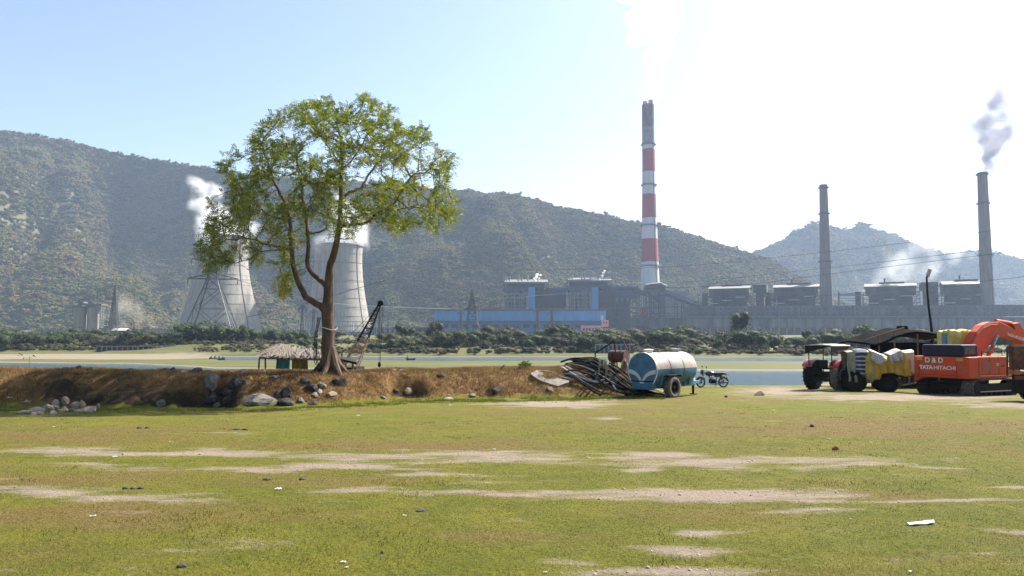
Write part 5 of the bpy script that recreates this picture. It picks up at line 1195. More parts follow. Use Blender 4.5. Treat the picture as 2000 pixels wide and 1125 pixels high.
def wheel(parent, loc, r, w_, rim='blk', side=1, tread=True, wall='tyre', hubr=.5, name='wheel'):
    """wheel on a local X axle: tyre and rim are its sub-parts"""
    wr = empty(name, loc, 0, parent=parent); h = w_ / 2; hr = r * hubr
    prof = [(hr, -h * .8), (r * .72, -h), (r * .9, -h * .97), (r * .985, -h * .75), (r, 0), (r * .985, h * .75), (r * .9, h * .97), (r * .72, h), (hr, h * .8)]
    t = MB().lathe(prof, n=32, axis='X', closed=True)
    if tread:
        n = 22
        for k in range(n):
            for sg in (-1, 1):
                a = 2 * math.pi * (k + (.5 if sg > 0 else 0)) / n; q = Matrix.Rotation(a, 3, 'X') @ Matrix.Rotation(sg * .5, 3, 'Z')
                t.box(Matrix.Rotation(a, 3, 'X') @ Vector((sg * h * .45, 0, r * 1.0)), (h * 1.0, r * .09, r * .07), q)
    t.build('tyre', MV[wall], wr, True)
    R_ = MB().lathe([(hr * 1.02, -h * .82), (hr * 1.02, h * .82), (hr * .86, h * .82), (hr * .80, h * .35 * side), (hr * .3, h * .45 * side), (hr * .22, h * .85 * side), (.001, h * .9 * side), (.001, -h * .6 * side), (hr * .8, -h * .5 * side)], n=24, axis='X')
    for k in range(6):
        a = 2 * math.pi * k / 6; R_.cyl((side * h * .40, math.cos(a) * hr * .45, math.sin(a) * hr * .45), (side * h * .62, math.cos(a) * hr * .45, math.sin(a) * hr * .45), hr * .06, 6)
    R_.build('rim', MV[rim], wr, True); return wr
def text(body, size, mat, parent, loc, rot, name='lettering', ext=.004, sx=1.0, bold=0.0):
    c = bpy.data.curves.new(name, 'FONT'); c.body = body; c.size = size; c.extrude = ext; c.align_x = 'CENTER'; c.align_y = 'CENTER'; c.offset = bold; c.materials.append(mat)
    t_ = bpy.data.objects.new(name, c); me = bpy.data.meshes.new_from_object(t_); me.name = name; bpy.data.objects.remove(t_)
    if not me.materials: me.materials.append(mat)
    o = bpy.data.objects.new(name, me); col.objects.link(o); o.parent = parent; o.location = loc; o.rotation_euler = rot; o.scale = (sx, 1, 1); return o

# ---- water tanker trailer
def tanker():
    x, y = X(1281, 31.0), 31.0
    root = empty('water_tanker', (x, y, gz(x, y) - .02), -rad(45), 'blue and white two wheeled water tanker trailer parked on the grass', 'tanker')
    R, zc, y0, y1 = .71, 1.17, -.98, 1.98
    up = M('rust_streaked_white_paint', (.24, .23, .205), (.32, .295, .255), scale=2.5, rough=.55, c3=(.30, .15, .06), scale3=3.0, amt3=.9, stretch=(.5, 1, .5), detail=9)
    bl = M('tank_blue_paint', (.028, .105, .17), (.045, .155, .225), scale=3, rough=.55, c3=(.035, .04, .04), scale3=2.4, amt3=.75)
    bd = M('tank_end_blue_paint', (.022, .11, .20), (.035, .145, .245), scale=3, rough=.65, c3=(.02, .04, .06), scale3=3.5, amt3=.7)
    def shell(a0, a1, name, mat, rr):
        m = MB(); n = 26; ys = [y0, y0 + .02, .0, .01, .98, .99, y1 - .05, y1 + .09, y1 + .15]; rs = [rr, rr, rr, rr + .004, rr, rr, rr, rr * .93, rr * .80]
        for i, (yy, r) in enumerate(zip(ys, rs)):
            for k in range(n + 1):
                a = a0 + (a1 - a0) * k / n; m.v.append((r * 1.03 * math.cos(a), yy, zc + r * math.sin(a)))
        m.f = [(i * (n + 1) + k, i * (n + 1) + k + 1, (i + 1) * (n + 1) + k + 1, (i + 1) * (n + 1) + k) for i in range(len(ys) - 1) for k in range(n)]
        return m.build(name, mat, root, True)
    shell(rad(4), rad(176), 'upper_shell', up, R); shell(rad(176), rad(364), 'lower_shell', bl, R)
    MB().lathe([(R * .80, -.004), (R * .78, .012)], (0, y1 + .15, zc), 36, 'Y').build('front_end', bl, root, True)
    MB().lathe([(R * .99, 0), (R * .97, -.03), (R * .6, -.055), (.01, -.06), (.01, .02), (R * .99, .02)], (0, y0, zc), 48, 'Y').build('rear_end', bd, root, True)
    MB().lathe([(R * .985, -.03), (R * 1.02, -.03), (R * 1.02, .05), (R * .985, .05)], (0, y0, zc), 48, 'Y', True).build('end_rim', MV['white'], root, True)
    sm = M('stripe_paint', (.40, .40, .42), (.50, .50, .51), scale=6, rough=.6)
    for sg in (-1, 1):          # the two curved stripes that meet low on the rear end
        m = MB(); n = 14; pts = []
        for k in range(n + 1):
            t = k / n; a = rad(90) * t; cx_, cz_ = sg * .70, -.54
            o_, i_ = (cx_ - sg * .70 * math.cos(a), cz_ + .56 * math.sin(a)), (cx_ - sg * .60 * math.cos(a) + sg * 0, cz_ + .40 * math.sin(a))
            pts.append((o_, i_))
        for k in range(n + 1):
            for q in pts[k]:
                rr = min(1.0, (R * .985) / max(1e-6, math.hypot(*q))); qx, qz = q[0] * rr, q[1] * rr; m.v.append((qx, y0 - .068, zc + qz)); m.v.append((qx, y0 - .02, zc + qz))
        for k in range(n):
            b_ = k * 4; m.f += [(b_, b_ + 2, b_ + 6, b_ + 4), (b_, b_ + 4, b_ + 5, b_ + 1), (b_ + 2, b_ + 3, b_ + 7, b_ + 6)]
        m.build('stripe', sm, root)
    for yy in (.005, .985): MB().lathe([(R - .002, -.02), (R + .008, -.02), (R + .008, .02), (R - .002, .02)], (0, yy, zc), 40, 'Y', True).build('weld_band', MV['rust'], root).scale = (1.03, 1, 1)
    for yy in (-.55, 1.45):
        MB().lathe([(.17, 0), (.17, .10), (.21, .10), (.21, .135), (.06, .15)], (0, yy, zc + R - .01), 20).build('hatch', MV['steel'] if yy > 0 else MV['white'], root, True)
    MB().beam((0, -.3, zc + R + .02), (0, 1.2, zc + R + .02), .05).build('top_rail', MV['blk'], root)
    MB().cbox((0, y0 + .03, .56), (1.0, .18, .36), .03).build('rear_box', bd, root)
    MB().box((0, y0 - .05, .72), (1.1, .06, .05)).build('rear_bar', MV['blk'], root)
    for sx in (-.38, .38): MB().bb(sx - .05, sx + .05, y0 + .15, 2.0, .42, .56).build('chassis_rail', bl if sx > 0 else MV['blk'], root)
    for yy in (-.55, .5, 1.6):
        MB().prism([(-.60, .52), (.60, .52), (.66, .85), (-.66, .85)], yy - .05, yy + .05).build('cradle', bl, root)
    MB().bb(-.5, .5, 1.35, 2.05, .44, .72).build('front_box', bl, root)
    MB().hexa([(-.38, 2.0, .45), (.38, 2.0, .45), (.06, 3.3, .47), (-.06, 3.3, .47), (-.38, 2.0, .57), (.38, 2.0, .57), (.06, 3.3, .57), (-.06, 3.3, .57)]).build('drawbar', bl, root)
    j = MB().tube([(.18, 2.55, .0), (.18, 2.55, .62)], .055, 10).build('jack_leg', MV['blk'], root); MB().box((.18, 2.55, .02), (.26, .2, .04)).build('jack_foot', MV['blk'], j); MB().box((.18, 2.53, .66), (.16, .16, .14)).build('jack_head', MV['white'], j)
    MB().cyl((-.75, 0, .44), (.75, 0, .44), .05, 10).build('axle', MV['blk'], root)
    for sg in (-1, 1):
        wheel(root, (sg * .76, 0, .45), .45, .30, 'blk', sg, True, 'dust' if sg > 0 else 'tyre', .58)
    MB().prism([(-.5, .88), (-.42, .95), (.42, .95), (.5, .88), (.42, .98), (-.42, .98)], .60, .9, 'YZ').build('mudguard', MV['blk'], root)
    return root
tanker()
# ---- hoses
def hoses():
    r = random.Random(12)
    bk = M('black_hose', (.008, .008, .009), (.03, .029, .027), scale=10, rough=.85, spec=.15); gy = M('grey_dusty_hose', (.30, .29, .27), (.44, .42, .39), scale=8, rough=.6); dg = M('dark_grey_hose', (.05, .05, .05), (.10, .095, .09), scale=8, rough=.6)
    def lay(pts, rad_, mat, label, group, n=6):
        P = [Vector(p) for p in pts]; out = []
        for i in range(len(P) - 1):
            for k in range(7):
                t = k / 7; p0, p1 = P[max(i - 1, 0)], P[min(i + 2, len(P) - 1)]; a, b = P[i], P[i + 1]
                out.append(.5 * ((2 * a) + (b - p0) * t + (2 * p0 - 5 * a + 4 * b - p1) * t * t + (3 * a - p0 - 3 * b + p1) * t ** 3))
        out.append(P[-1]); tag(MB().tube(out, rad_, n).build('hose', mat), label, 'hose', group)
    for k in range(34):                      # the heap: mostly straight lengths sloping down to the right
        f = k / 33; lay_ = r.random(); x0 = 2.95 + r.uniform(-.8, 1.1); yy = 31.6 + r.uniform(0, 2.2); L = r.uniform(1.3, 2.6); h = (.05 + .28 * lay_); tw = r.uniform(-.5, .5)
        pts = []
        for t in (0, .25, .5, .75, 1):
            x = x0 + L * t; y = yy - .9 * t + tw * math.sin(t * 3) + r.uniform(-.12, .12); pts.append((x, y, gz(x, y) + .05 + h * math.sin(math.pi * min(1, .25 + t * .75)) * (1 - .5 * t) + r.uniform(0, .05)))
        lay(pts, .042, bk if r.random() < .85 else dg, 'length of black or dark grey hose in the heap beside the tanker', 'hoses heaped beside the tanker')
    def gp(px, py, dz=.05): return on_field(px, py, dz)
    loops = [[(1150, 712), (1163, 722), (1163, 733), (1150, 740)], [(1165, 708), (1178, 722), (1184, 738), (1172, 750), (1150, 748), (1120, 735), (1100, 722)], [(1168, 706), (1172, 722), (1168, 738), (1150, 746), (1130, 742)],
             [(1160, 712), (1180, 726), (1190, 742), (1196, 756), (1202, 766)], [(1105, 722), (1130, 736), (1155, 750), (1188, 756)], [(1175, 712), (1186, 730), (1182, 748), (1160, 754)], [(1095, 724), (1118, 738), (1140, 748), (1168, 756)]]
    for k, lp in enumerate(loops): lay([gp(a, b, .06 + .02 * k) for a, b in lp], .034, gy, 'pale grey hose looped over the slope left of the tanker', 'pale hose loops on the slope')
    lay([gp(a, b, .30) for a, b in ((1200, 713), (1214, 730), (1228, 746))], .034, gy, 'single pale hose lying straight across the dark heap', None)
    lay([gp(a, b, .05) for a, b in ((1046, 726), (1075, 728), (1095, 738), (1122, 743))], .022, gy, 'thin pale hose trailing over the concrete slab', None)
    lay([gp(a, b, .06) for a, b in ((1270, 758), (1283, 763), (1296, 769))], .036, gy, 'pale hose ends lying under the tanker', None)
    sh = crest_pt(1068, 3.6)
hoses()
def drum():
    x, y = X(1208, 34.5), 34.5; root = empty('rusty_drum', (x, y, gz(x, y)), rad(-40), 'rusty steel drum propped behind the hose heap', 'drum'); zb = Z(696, 34.5) - gz(x, y)
    MB().lathe([(.20, -.42), (.28, -.42), (.28, -.15), (.295, -.14), (.28, -.12), (.28, .14), (.295, .15), (.28, .17), (.28, .42), (.27, .42)], (0, 0, zb), 28, 'X').build('drum_body', MV['rust'], root, True)
    for sx in (-.3, .3):
        MB().box((sx, 0, zb / 2 - .14), (.08, .3, zb - .28)).build('support_leg', MV['rust'], root)
    tag(root)
    o = empty('prop_frame', (x - .75, y - .1, gz(x - .75, y)), 0, 'slanting dark pole frame leaning over the rusty drum', 'frame')
    h = Z(677, 34.5) - gz(x, y)
    MB().tube([(-.35, 0, Z(700, 34.5) - gz(x, y)), (.55, .1, h)], .035, 6).build('pole', MV['blk'], o); MB().tube([(.55, .1, h), (.65, -.1, .02)], .03, 6).build('pole', MV['blk'], o); MB().tube([(.98, .12, h - .02), (1.13, 0, Z(693, 34.5) - gz(x, y)), (1.2, 0, 0)], .03, 6).build('pole', MV['rust'], o)
    MB().tube([(-.35, 0, Z(700, 34.5) - gz(x, y)), (-.36, 0, 0)], .03, 6).build('pole', MV['blk'], o)
drum()
# small things on the bank crest
def leafy(px, D, h, n, name, label, ca, cb, seed):
    x = X(px, D); root = empty(name, (x, D, gz(x, D)), 0, label, 'plant'); r = random.Random(seed); m = MB(); lv = MB()
    C = crown_mesh('foliage', h * .9, h * .9, .02, n, .045, seed, MT_FOL, ca, cb, False, 5); o = link('foliage', C, root); o['kind'] = 'stuff'
    for k in range(6):
        a = r.uniform(0, 6.28); m.tube([(0, 0, -.05), (math.cos(a) * h * .15, math.sin(a) * h * .15, h * .45), (math.cos(a) * h * .3, math.sin(a) * h * .3, h * .85)], [.012, .009, .004], 5)
    m.build('stems', MT_BARK_FAR, root)
p = crest_pt(1028, 3.3); leafy(1028, p.y, .42, 260, 'small_shrub', 'small fresh green shrub on the bank crest left of the slab', (.06, .11, .012), (.16, .22, .03), 61)
p = crest_pt(983, 3.0); s = p.y / FPX
tag(MB().tube([p + Vector((-.2, 0, -.05)), p + Vector((-.02, 0, .18)), p + Vector((.06, 0, .27))], [.03, .035, .022], 7).build('stump_stick', MT_BARK_FAR), 'short leaning stick on the bank crest left of the small shrub', 'stick')
def twig():
    p = crest_pt(60, 3.4); root = empty('dry_sapling', p, 0, 'thin bare sapling with a few dry leaves on the left bank crest', 'plant'); s = p.y / FPX
    MB().tube([(0, 0, -.05), (.01, 0, 14 * s), (-.02, 0, 28 * s)], [.012, .009, .005], 5).build('stem', MT_BARK_FAR, root)
    b = MB().tube([(-.01, 0, 22 * s), (-11 * s, 0, 24 * s), (-20 * s, 0, 31 * s)], [.006, .005, .003], 5).tube([(0, 0, 23 * s), (6 * s, 0, 26 * s), (12 * s, 0, 25 * s)], [.006, .004, .003], 5); b.build('branch', MT_BARK_FAR, root)
    for k, (dx, dz) in enumerate(((-20, 31), (-23, 28), (-16, 29), (-12, 22), (10, 26), (7, 28))):
        a = random.uniform(-.5, .5); m = MB()._add([(-.05, 0, 0), (0, -.02, .025), (.06, 0, -.02), (0, .02, -.02)], [(0, 1, 2), (0, 2, 3)]); o = m.build('leaf', M('dry_leaf', (.16, .11, .05)), root); o.location = (dx * s, 0, dz * s); o.rotation_euler = (a, a, a)
twig()
# ---- motorcycle
def motorcycle():
    D = 43.2; x = X(1389, D); root = empty('motorcycle', (x, D, gz(x, D) - .01), rad(4), 'black motorcycle parked at the water edge right of the tanker', 'motorcycle')
    bk = M('black_enamel', (.010, .010, .016), rough=.25, coat=.4); ch = M('dull_chrome', (.10, .10, .10), (.2, .2, .2), scale=9, rough=.5, metal=.4)
    def mw(xx, nm, lean=0):
        w_ = empty('wheel', (xx, 0, .30), 0, parent=root); w_.rotation_euler = (0, 0, lean)
        MB().lathe([(.245, -.045), (.285, -.045), (.302, 0), (.285, .045), (.245, .045)], (0, 0, 0), 36, 'Y', True).build('tyre', MV['tyre'], w_, True)
        MB().lathe([(.225, -.04), (.246, -.04), (.246, .04), (.225, .04)], (0, 0, 0), 36, 'Y', True).build('rim', ch, w_, True)
        hb = MB().cyl((0, -.06, 0), (0, .06, 0), .07, 14)
        for k in range(18):
            a = 2 * math.pi * k / 18; hb.beam((.05 * math.cos(a), .02 * (-1) ** k, .05 * math.sin(a)), (.235 * math.cos(a + .2), 0, .235 * math.sin(a + .2)), .006)
        hb.build('hub', ch, w_)
    mw(-.67, 'f', rad(14)); mw(.67, 'r')
    for s in (-.09, .09):
        MB().tube([(-.67, s, .30), (-.52, s, .72), (-.46, s, .92)], [.028, .024, .022], 8).build('fork', ch, root)
        MB().tube([(.67, s * 1.2, .30), (.20, s * 1.2, .34)], .022, 6).build('swing_arm', bk, root)
        MB().tube([(.66, s * 1.6, .34), (.52, s * 1.6, .68)], [.03, .035], 8).build('shock_absorber', ch, root)
    MB().lathe([(.315, -.06), (.325, -.055), (.325, .055), (.315, .06)], (0, 0, 0), 30, 'Y', True)
    def guard(cx_, a0, a1, nm):
        m = MB(); n = 12
        for k in range(n + 1):
            a = a0 + (a1 - a0) * k / n
            for yy, rr in ((-.07, .325), (0, .345), (.07, .325)): m.v.append((cx_ + rr * math.cos(a), yy, .30 + rr * math.sin(a)))
        m.f = [(k * 3 + j, k * 3 + j + 1, (k + 1) * 3 + j + 1, (k + 1) * 3 + j) for k in range(n) for j in range(2)]; o = m.build(nm, bk, root, True)
        md = o.modifiers.new('thickness', 'SOLIDIFY'); md.thickness = .012
    guard(-.67, rad(30), rad(150), 'front_mudguard'); guard(.67, rad(-5), rad(125), 'rear_mudguard')
    fr = MB().tube([(-.45, 0, .88), (-.15, 0, .62), (.0, 0, .26), (.25, 0, .24), (.3, 0, .62), (.62, 0, .74)], .025, 7); fr.tube([(-.45, 0, .84), (.3, 0, .66)], .025, 7); fr.build('frame', bk, root)
    e = MB().cbox((.02, 0, .36), (.36, .26, .24), .04).build('engine', MV['blk'], root); f = MB()
    for k in range(5): f.box((-.06, 0, .48 + k * .03), (.2, .22, .014))
    f.build('cooling_fins', ch, e)
    MB().lathe([(.005, -.27), (.10, -.22), (.15, -.08), (.15, .10), (.10, .24), (.01, .28)], (-.13, 0, .80), 18, 'X').build('fuel_tank', bk, root, True)
    MB().cbox((.40, 0, .80), (.62, .26, .13), .05).build('seat', M('black_vinyl', (.012, .012, .02), rough=.4), root)
    MB().cbox((.36, 0, .66), (.42, .24, .14), .04).build('side_panel', bk, root)
    MB().cbox((.76, 0, .80), (.16, .2, .12), .04).build('tail_cowl', ch, root); MB().cbox((.845, 0, .74), (.03, .14, .09), .01).build('tail_light', M('red_lens', (.3, .01, .01), rough=.2), root)
    MB().box((.87, 0, .58), (.012, .18, .13)).build('number_plate', MV['white'], root)
    MB().lathe([(.01, -.09), (.10, -.05), (.12, .02), (.10, .06), (.01, .07)], (-.60, 0, .86), 18, 'X').build('headlight', bk, root, True)
    MB().cbox((-.58, 0, .93), (.12, .24, .2), .04).build('front_cowl', bk, root)
    MB().tube([(-.34, -.34, .98), (-.42, -.2, 1.0), (-.46, 0, .98), (-.42, .2, 1.0), (-.34, .34, .98)], .014, 7).build('handlebar', ch, root)
    for s in (-1, 1):
        m = MB().tube([(-.42, s * .28, 1.0), (-.45, s * .36, 1.16)], .007, 5); m.cbox((-.45, s * .37, 1.2), (.03, .13, .09), .01); m.build('mirror', MV['blk'], root)
    MB().tube([(-.1, -.15, .42), (-.18, -.15, .22), (.1, -.16, .18), (.35, -.17, .24), (.95, -.17, .34)], [.022, .022, .022, .04, .045], 8).build('exhaust', ch, root)
    MB().tube([(.12, -.1, .22), (.16, -.3, .0)], .012, 6).build('side_stand', bk, root)
motorcycle()
# ================================================================== thatched hut
def hut():
    D = 33.0; x0 = X(505, D); c = Vector((X(565, D), D + .8, 0)); c.z = gz(c.x, c.y)
    root = empty('thatched_hut', c, 0, 'open hut with a grey palm thatch roof behind the bank crest', 'hut')
    r = random.Random(4); L = lambda px, py, d: at(px, py, d) - c
    th1 = M('weathered_thatch', (0.07, 0.058, 0.047), (0.18, 0.152, 0.125), scale=9, rough=.95, lo=.3, hi=.7)
    th2 = M('dark_thatch', (0.07, 0.058, 0.048), (0.16, 0.135, 0.11), scale=9, rough=.95)
    # roof body: front slope, back slope and a hipped left end
    e0, e1 = L(506, 697, D - .6), L(662, 701, D - .4); b0, b1 = L(512, 691, D + 2.6), L(655, 694, D + 2.8); p0, p1 = L(548, 674, D + 1.0), L(640, 688, D + 1.2)
    t = Vector((0, 0, -.09))
    for nm, q in (('roof_front', (e0, e1, p1, p0)), ('roof_back', (b1, b0, p0, p1)), ('roof_hip', (b0, e0, p0, p0 + Vector((0, .02, 0)))), ('roof_end', (e1, b1, p1, p1 + Vector((0, .02, 0))))):
        MB().hexa([v + t for v in q] + list(q)).build(nm, th2, root)
    def frond(a, b, parent, mat):
        d = (b - a); s = d.cross(Vector((0, 0, 1))).normalized(); u = s.cross(d).normalized(); wd = r.uniform(.025, .05); m = MB(); n = 3; vs = []
        for k in range(n + 1):
            f = k / n; p = a + d * f + Vector((0, 0, -.06 * f * f * r.uniform(0, 1))) + u * .015; w_ = wd * (1 - .55 * f); vs += [p - s * w_, p + u * .018, p + s * w_]
        m._add(vs, [(k * 3 + j, k * 3 + j + 1, (k + 1) * 3 + j + 1, (k + 1) * 3 + j) for k in range(n) for j in range(2)]); return m
    stuff = MB()
    def lay(n, corner, up_, cnt, keep):
        for k in range(cnt):
            f = r.random(); g = r.random(); lo = corner[0].lerp(corner[1], f); hi = up_[0].lerp(up_[1], f); a = hi.lerp(lo, g * .9 + .0); b = hi.lerp(lo, min(1.12, g * .9 + r.uniform(.25, .42))) + Vector((r.uniform(-.28, .28), 0, 0))
            off = Vector((0, -.02, .03 + .05 * r.random())); fm = frond(a + off, b + off, root, th1)
            if k < keep: o = fm.build('palm_frond', th1, root)
            else: stuff._add(fm.v, fm.f)
    lay('f', (e0, e1), (p0, p1), 420, 150); lay('h', (b0, e0), (p0, p0), 90, 40); lay('b', (b0, b1), (p0, p1), 120, 0)
    o = stuff.build('thatch_fronds', th1, root); o['kind'] = 'stuff'
    wood = M('hut_post_wood', (0.05, 0.04, 0.03), (0.12, 0.095, 0.07), scale=9, rough=.9)
    for (px, d, yt) in ((505, D - .5, 699), (519, D + 2.3, 692), (540, D - .3, 699), (600, D - .3, 701), (572, D + 2.3, 693), (650, D - .2, 702), (640, D + 2.4, 696)):
        p = at(px, 715, d); MB().tube([Vector((p.x, d, gz(p.x, d) - .1)) - c, Vector((p.x + r.uniform(-.05, .05), d, Z(yt, d))) - c], [.045, .035], 7).build('post', wood, root)
    def sheet(pa, pb, yt, d, mat, nm):
        m = MB(); n = 18; z0 = gz(X(pa, d), d) - .02; z1 = Z(yt, d); x0_, x1_ = X(pa, d), X(pb, d)
        for k in range(n + 1):
            x = x0_ + (x1_ - x0_) * k / n
            for j in range(5):
                zz = z1 + (z0 - z1) * j / 4; m.v.append((x - c.x, d + .035 * math.sin(k * 1.3 + j * .2) * (.4 + j * .2) - c.y, zz - c.z))
        m.f = [(k * 5 + j, k * 5 + j + 1, (k + 1) * 5 + j + 1, (k + 1) * 5 + j) for k in range(n) for j in range(4)]
        o = m.build(nm, mat, root, True); md = o.modifiers.new('thickness', 'SOLIDIFY'); md.thickness = .01
    sheet(541, 567, 698, D - .25, M('teal_tarpaulin', (.008, .13, .13), (.015, .20, .19), scale=4, rough=.6), 'teal_sheet')
    sheet(571, 599, 701, D - .22, M('ochre_sacking', (.13, .095, .012), (.20, .15, .022), scale=5, rough=.8), 'ochre_sheet')
    # lean-to right of the trunk
    c2 = Vector((X(672, 33.4), 33.4, 0)); c2.z = gz(c2.x, c2.y); lt = empty('lean_to', c2, 0, 'low dark lean-to roof right of the trunk beside the crane', 'shelter'); L2 = lambda px, py, d: at(px, py, d) - c2
    q = [L2(650, 697, 32.8), L2(697, 708, 32.8), L2(694, 702, 34.6), L2(648, 691, 34.6)]
    MB().hexa([v - Vector((0, 0, .10)) for v in q] + q).build('roof', MV['blk'], lt)
    for (px, d, yt) in ((664, 32.9, 700), (689, 32.9, 705), (655, 34.3, 694)):
        p = at(px, 715, d); MB().tube([Vector((p.x, d, gz(p.x, d) - .1)) - c2, Vector((p.x, d, Z(yt, d))) - c2], [.05, .04], 7).build('post', wood, lt)
    sk = MB(); p = Vector((X(668, 32.8), 32.8, 0)); zb = gz(p.x, 32.8)
    sk.lathe([(.02, Z(700, 32.8)), (.07, Z(706, 32.8)), (.11, Z(713, 32.8)), (.10, zb - .02)], (p.x - c2.x, p.y - c2.y, -c2.z), 10).build('hanging_sack', MV['blk'], lt, True)
hut()
# ---- lattice crane behind the bank
def crane():
    D = 40.0; base = Vector((X(683, D), D, 0)); base.z = gz(base.x, base.y); root = empty('lattice_crane', base, 0, 'small dark lattice crane boom with pulley and hanging hook block', 'crane')
    tip = at(742, 594, D) - base; b = [at(666, 718, D - .35) - base, at(696, 718, D - .35) - base, at(700, 718, D + .35) - base, at(670, 718, D + .35) - base]
    rs = M('rusty_boom_paint', (.15, .085, .07), (.28, .18, .15), scale=4, rough=.8); dk = MV['blk']  # lower boom: rusty pink paint, its sunlit paleness put into the colour
    tp = [tip + Vector((dx, dy, 0)) for dx, dy in ((-.07, -.06), (.05, -.06), (.05, .06), (-.07, .06))]
    for i in range(4):
        m1 = b[i].lerp(tp[i], .42); MB().beam(b[i], m1, .055).build('lower_chord', rs, root); MB().beam(m1, tp[i], .05).build('upper_chord', dk, root)
    lo, hi = MB(), MB(); n = 13
    for k in range(n):
        f0, f1 = k / n, (k + 1) / n
        for i in range(4):
            j = (i + 1) % 4; a0, a1 = b[i].lerp(tp[i], f0), b[j].lerp(tp[j], f1); (lo if f0 < .4 else hi).beam(a0, a1, .022); (lo if f0 < .4 else hi).beam(b[i].lerp(tp[i], f1), a1, .022)
    lo.build('lower_lacing', rs, root); hi.build('upper_lacing', dk, root)
    sh = MB().lathe([(.13, -.05), (.15, -.07), (.15, -.045), (.11, -.03), (.11, .03), (.15, .045), (.15, .07), (.13, .05)], tip + Vector((.03, 0, .05)), 20, 'Y'); sh.build('head_sheave', dk, root, True)
    MB().box(tip + Vector((0, 0, .0)), (.16, .2, .2)).build('boom_head', dk, root)
    hk = at(741, 712, D) - base
    for dx in (-.13, .05): MB().tube([tip + Vector((dx + .12, 0, 0)), hk + Vector((dx * .3 + .02, 0, .12))], .012, 5).build('hoist_rope', dk, root)
    MB().lathe([(.02, -.16), (.07, -.10), (.09, .0), (.07, .10), (.03, .14)], hk, 12).build('hook_block', dk, root, True)
    MB().cbox(at(744, 677, D) - base, (.09, .09, .16), .02).build('rope_weight', dk, root)
    for (px, py, dd) in ((652, 688, 1.2), (668, 690, 1.2), (676, 700, .9)):
        e = at(px, py, D + dd) - base; MB().tube([tip, e], .010, 5).build('pendant_rope', dk, root)
    MB().bb(-.9, .5, -.6, 1.6, -.1, .28).build('base_platform', dk, root)
    for (px, py, dd) in ((652, 688, 1.2), (668, 690, 1.2), (676, 700, .9)):
        e = at(px, py, D + dd) - base; MB().beam((e.x, e.y, .2), e, .06).build('back_post', dk, root)
crane()
# ---- boats with people on the lake
def person_mesh():
    bm = bmesh.new(); V = [(0, 0, .0), (0, 0, .28), (0, .0, .52), (0, .01, .62), (0, .02, .72), (0, .02, .82), (.20, .02, .50), (.24, .12, .28), (.14, .30, .22), (-.20, .02, .50), (-.24, .12, .28), (-.14, .30, .22), (.12, .10, .0), (.16, .42, .10), (.15, .48, -.25), (-.12, .10, .0), (-.16, .42, .10), (-.15, .48, -.25)]
    R = [.16, .15, .17, .07, .10, .08, .07, .05, .04, .07, .05, .04, .11, .08, .06, .11, .08, .06]
    E = [(0, 1), (1, 2), (2, 3), (3, 4), (4, 5), (2, 6), (6, 7), (7, 8), (2, 9), (9, 10), (10, 11), (0, 12), (12, 13), (13, 14), (0, 15), (15, 16), (16, 17)]
    me = bpy.data.meshes.new('person'); me.from_pydata(V, E, []); o = bpy.data.objects.new('person', me); col.objects.link(o)
    md = o.modifiers.new('skin', 'SKIN')
    for k, v in enumerate(me.skin_vertices[0].data): v.radius = (R[k], R[k]); v.use_root = (k == 0)
    o.modifiers.new('sub', 'SUBSURF').levels = 1
    dg = bpy.context.evaluated_depsgraph_get(); out = bpy.data.meshes.new_from_object(o.evaluated_get(dg)); bpy.data.objects.remove(o); return out
PM = person_mesh()
def boat(px, py, D, L, label, n, ppl):
    x = X(px, D); root = empty('boat', (x, D, 0), rad(4), label, 'boat'); m = MB(); k = 10; vs = []
    for i in range(k + 1):
        f = i / k * 2 - 1; w_ = .55 * (1 - abs(f) ** 2.6); zt = .32 + .25 * f * f; xx = f * L / 2
        vs += [(xx, -w_, zt), (xx, -w_ * .6, -.1), (xx, w_ * .6, -.1), (xx, w_, zt)]
    m._add(vs, [(i * 4 + j, i * 4 + j + 1, (i + 1) * 4 + j + 1, (i + 1) * 4 + j) for i in range(k) for j in range(3)]); o = m.build('hull', MV['blk'], root, True); md = o.modifiers.new('thickness', 'SOLIDIFY'); md.thickness = .05
    for i in range(n): MB().box((-L * .36 + i * L * .72 / max(1, n - 1), 0, .22), (.25, .8, .05)).build('thwart', MV['blk'], root)
    for i in range(n):
        p = link('person', PM); p.location = (x - L * .36 + i * L * .72 / max(1, n - 1), D, .36); p.rotation_euler = (0, 0, rad((95, 60, 250, 270)[i % 4])); p.scale = (1.05,) * 3
        q = PM.copy(); q.materials.clear(); q.materials.append(M('boat_clothes', ((.02, .02, .025), (.05, .02, .02), (.03, .04, .06), (.02, .02, .02))[i % 4])); p.data = q; tag(p, ppl[i], 'person')
boat(425, 703, 214, 4.6, 'long narrow boat with four people on the lake left of the hut', 4, ['leftmost of four people sitting in the narrow boat', 'person sitting second from the left in the narrow boat', 'person sitting third from the left in the narrow boat', 'rightmost of four people sitting in the narrow boat'])
boat(803, 703, 214, 2.6, 'small dark boat with one person right of the crane hook', 1, ['lone person sitting in the small boat right of the crane'])
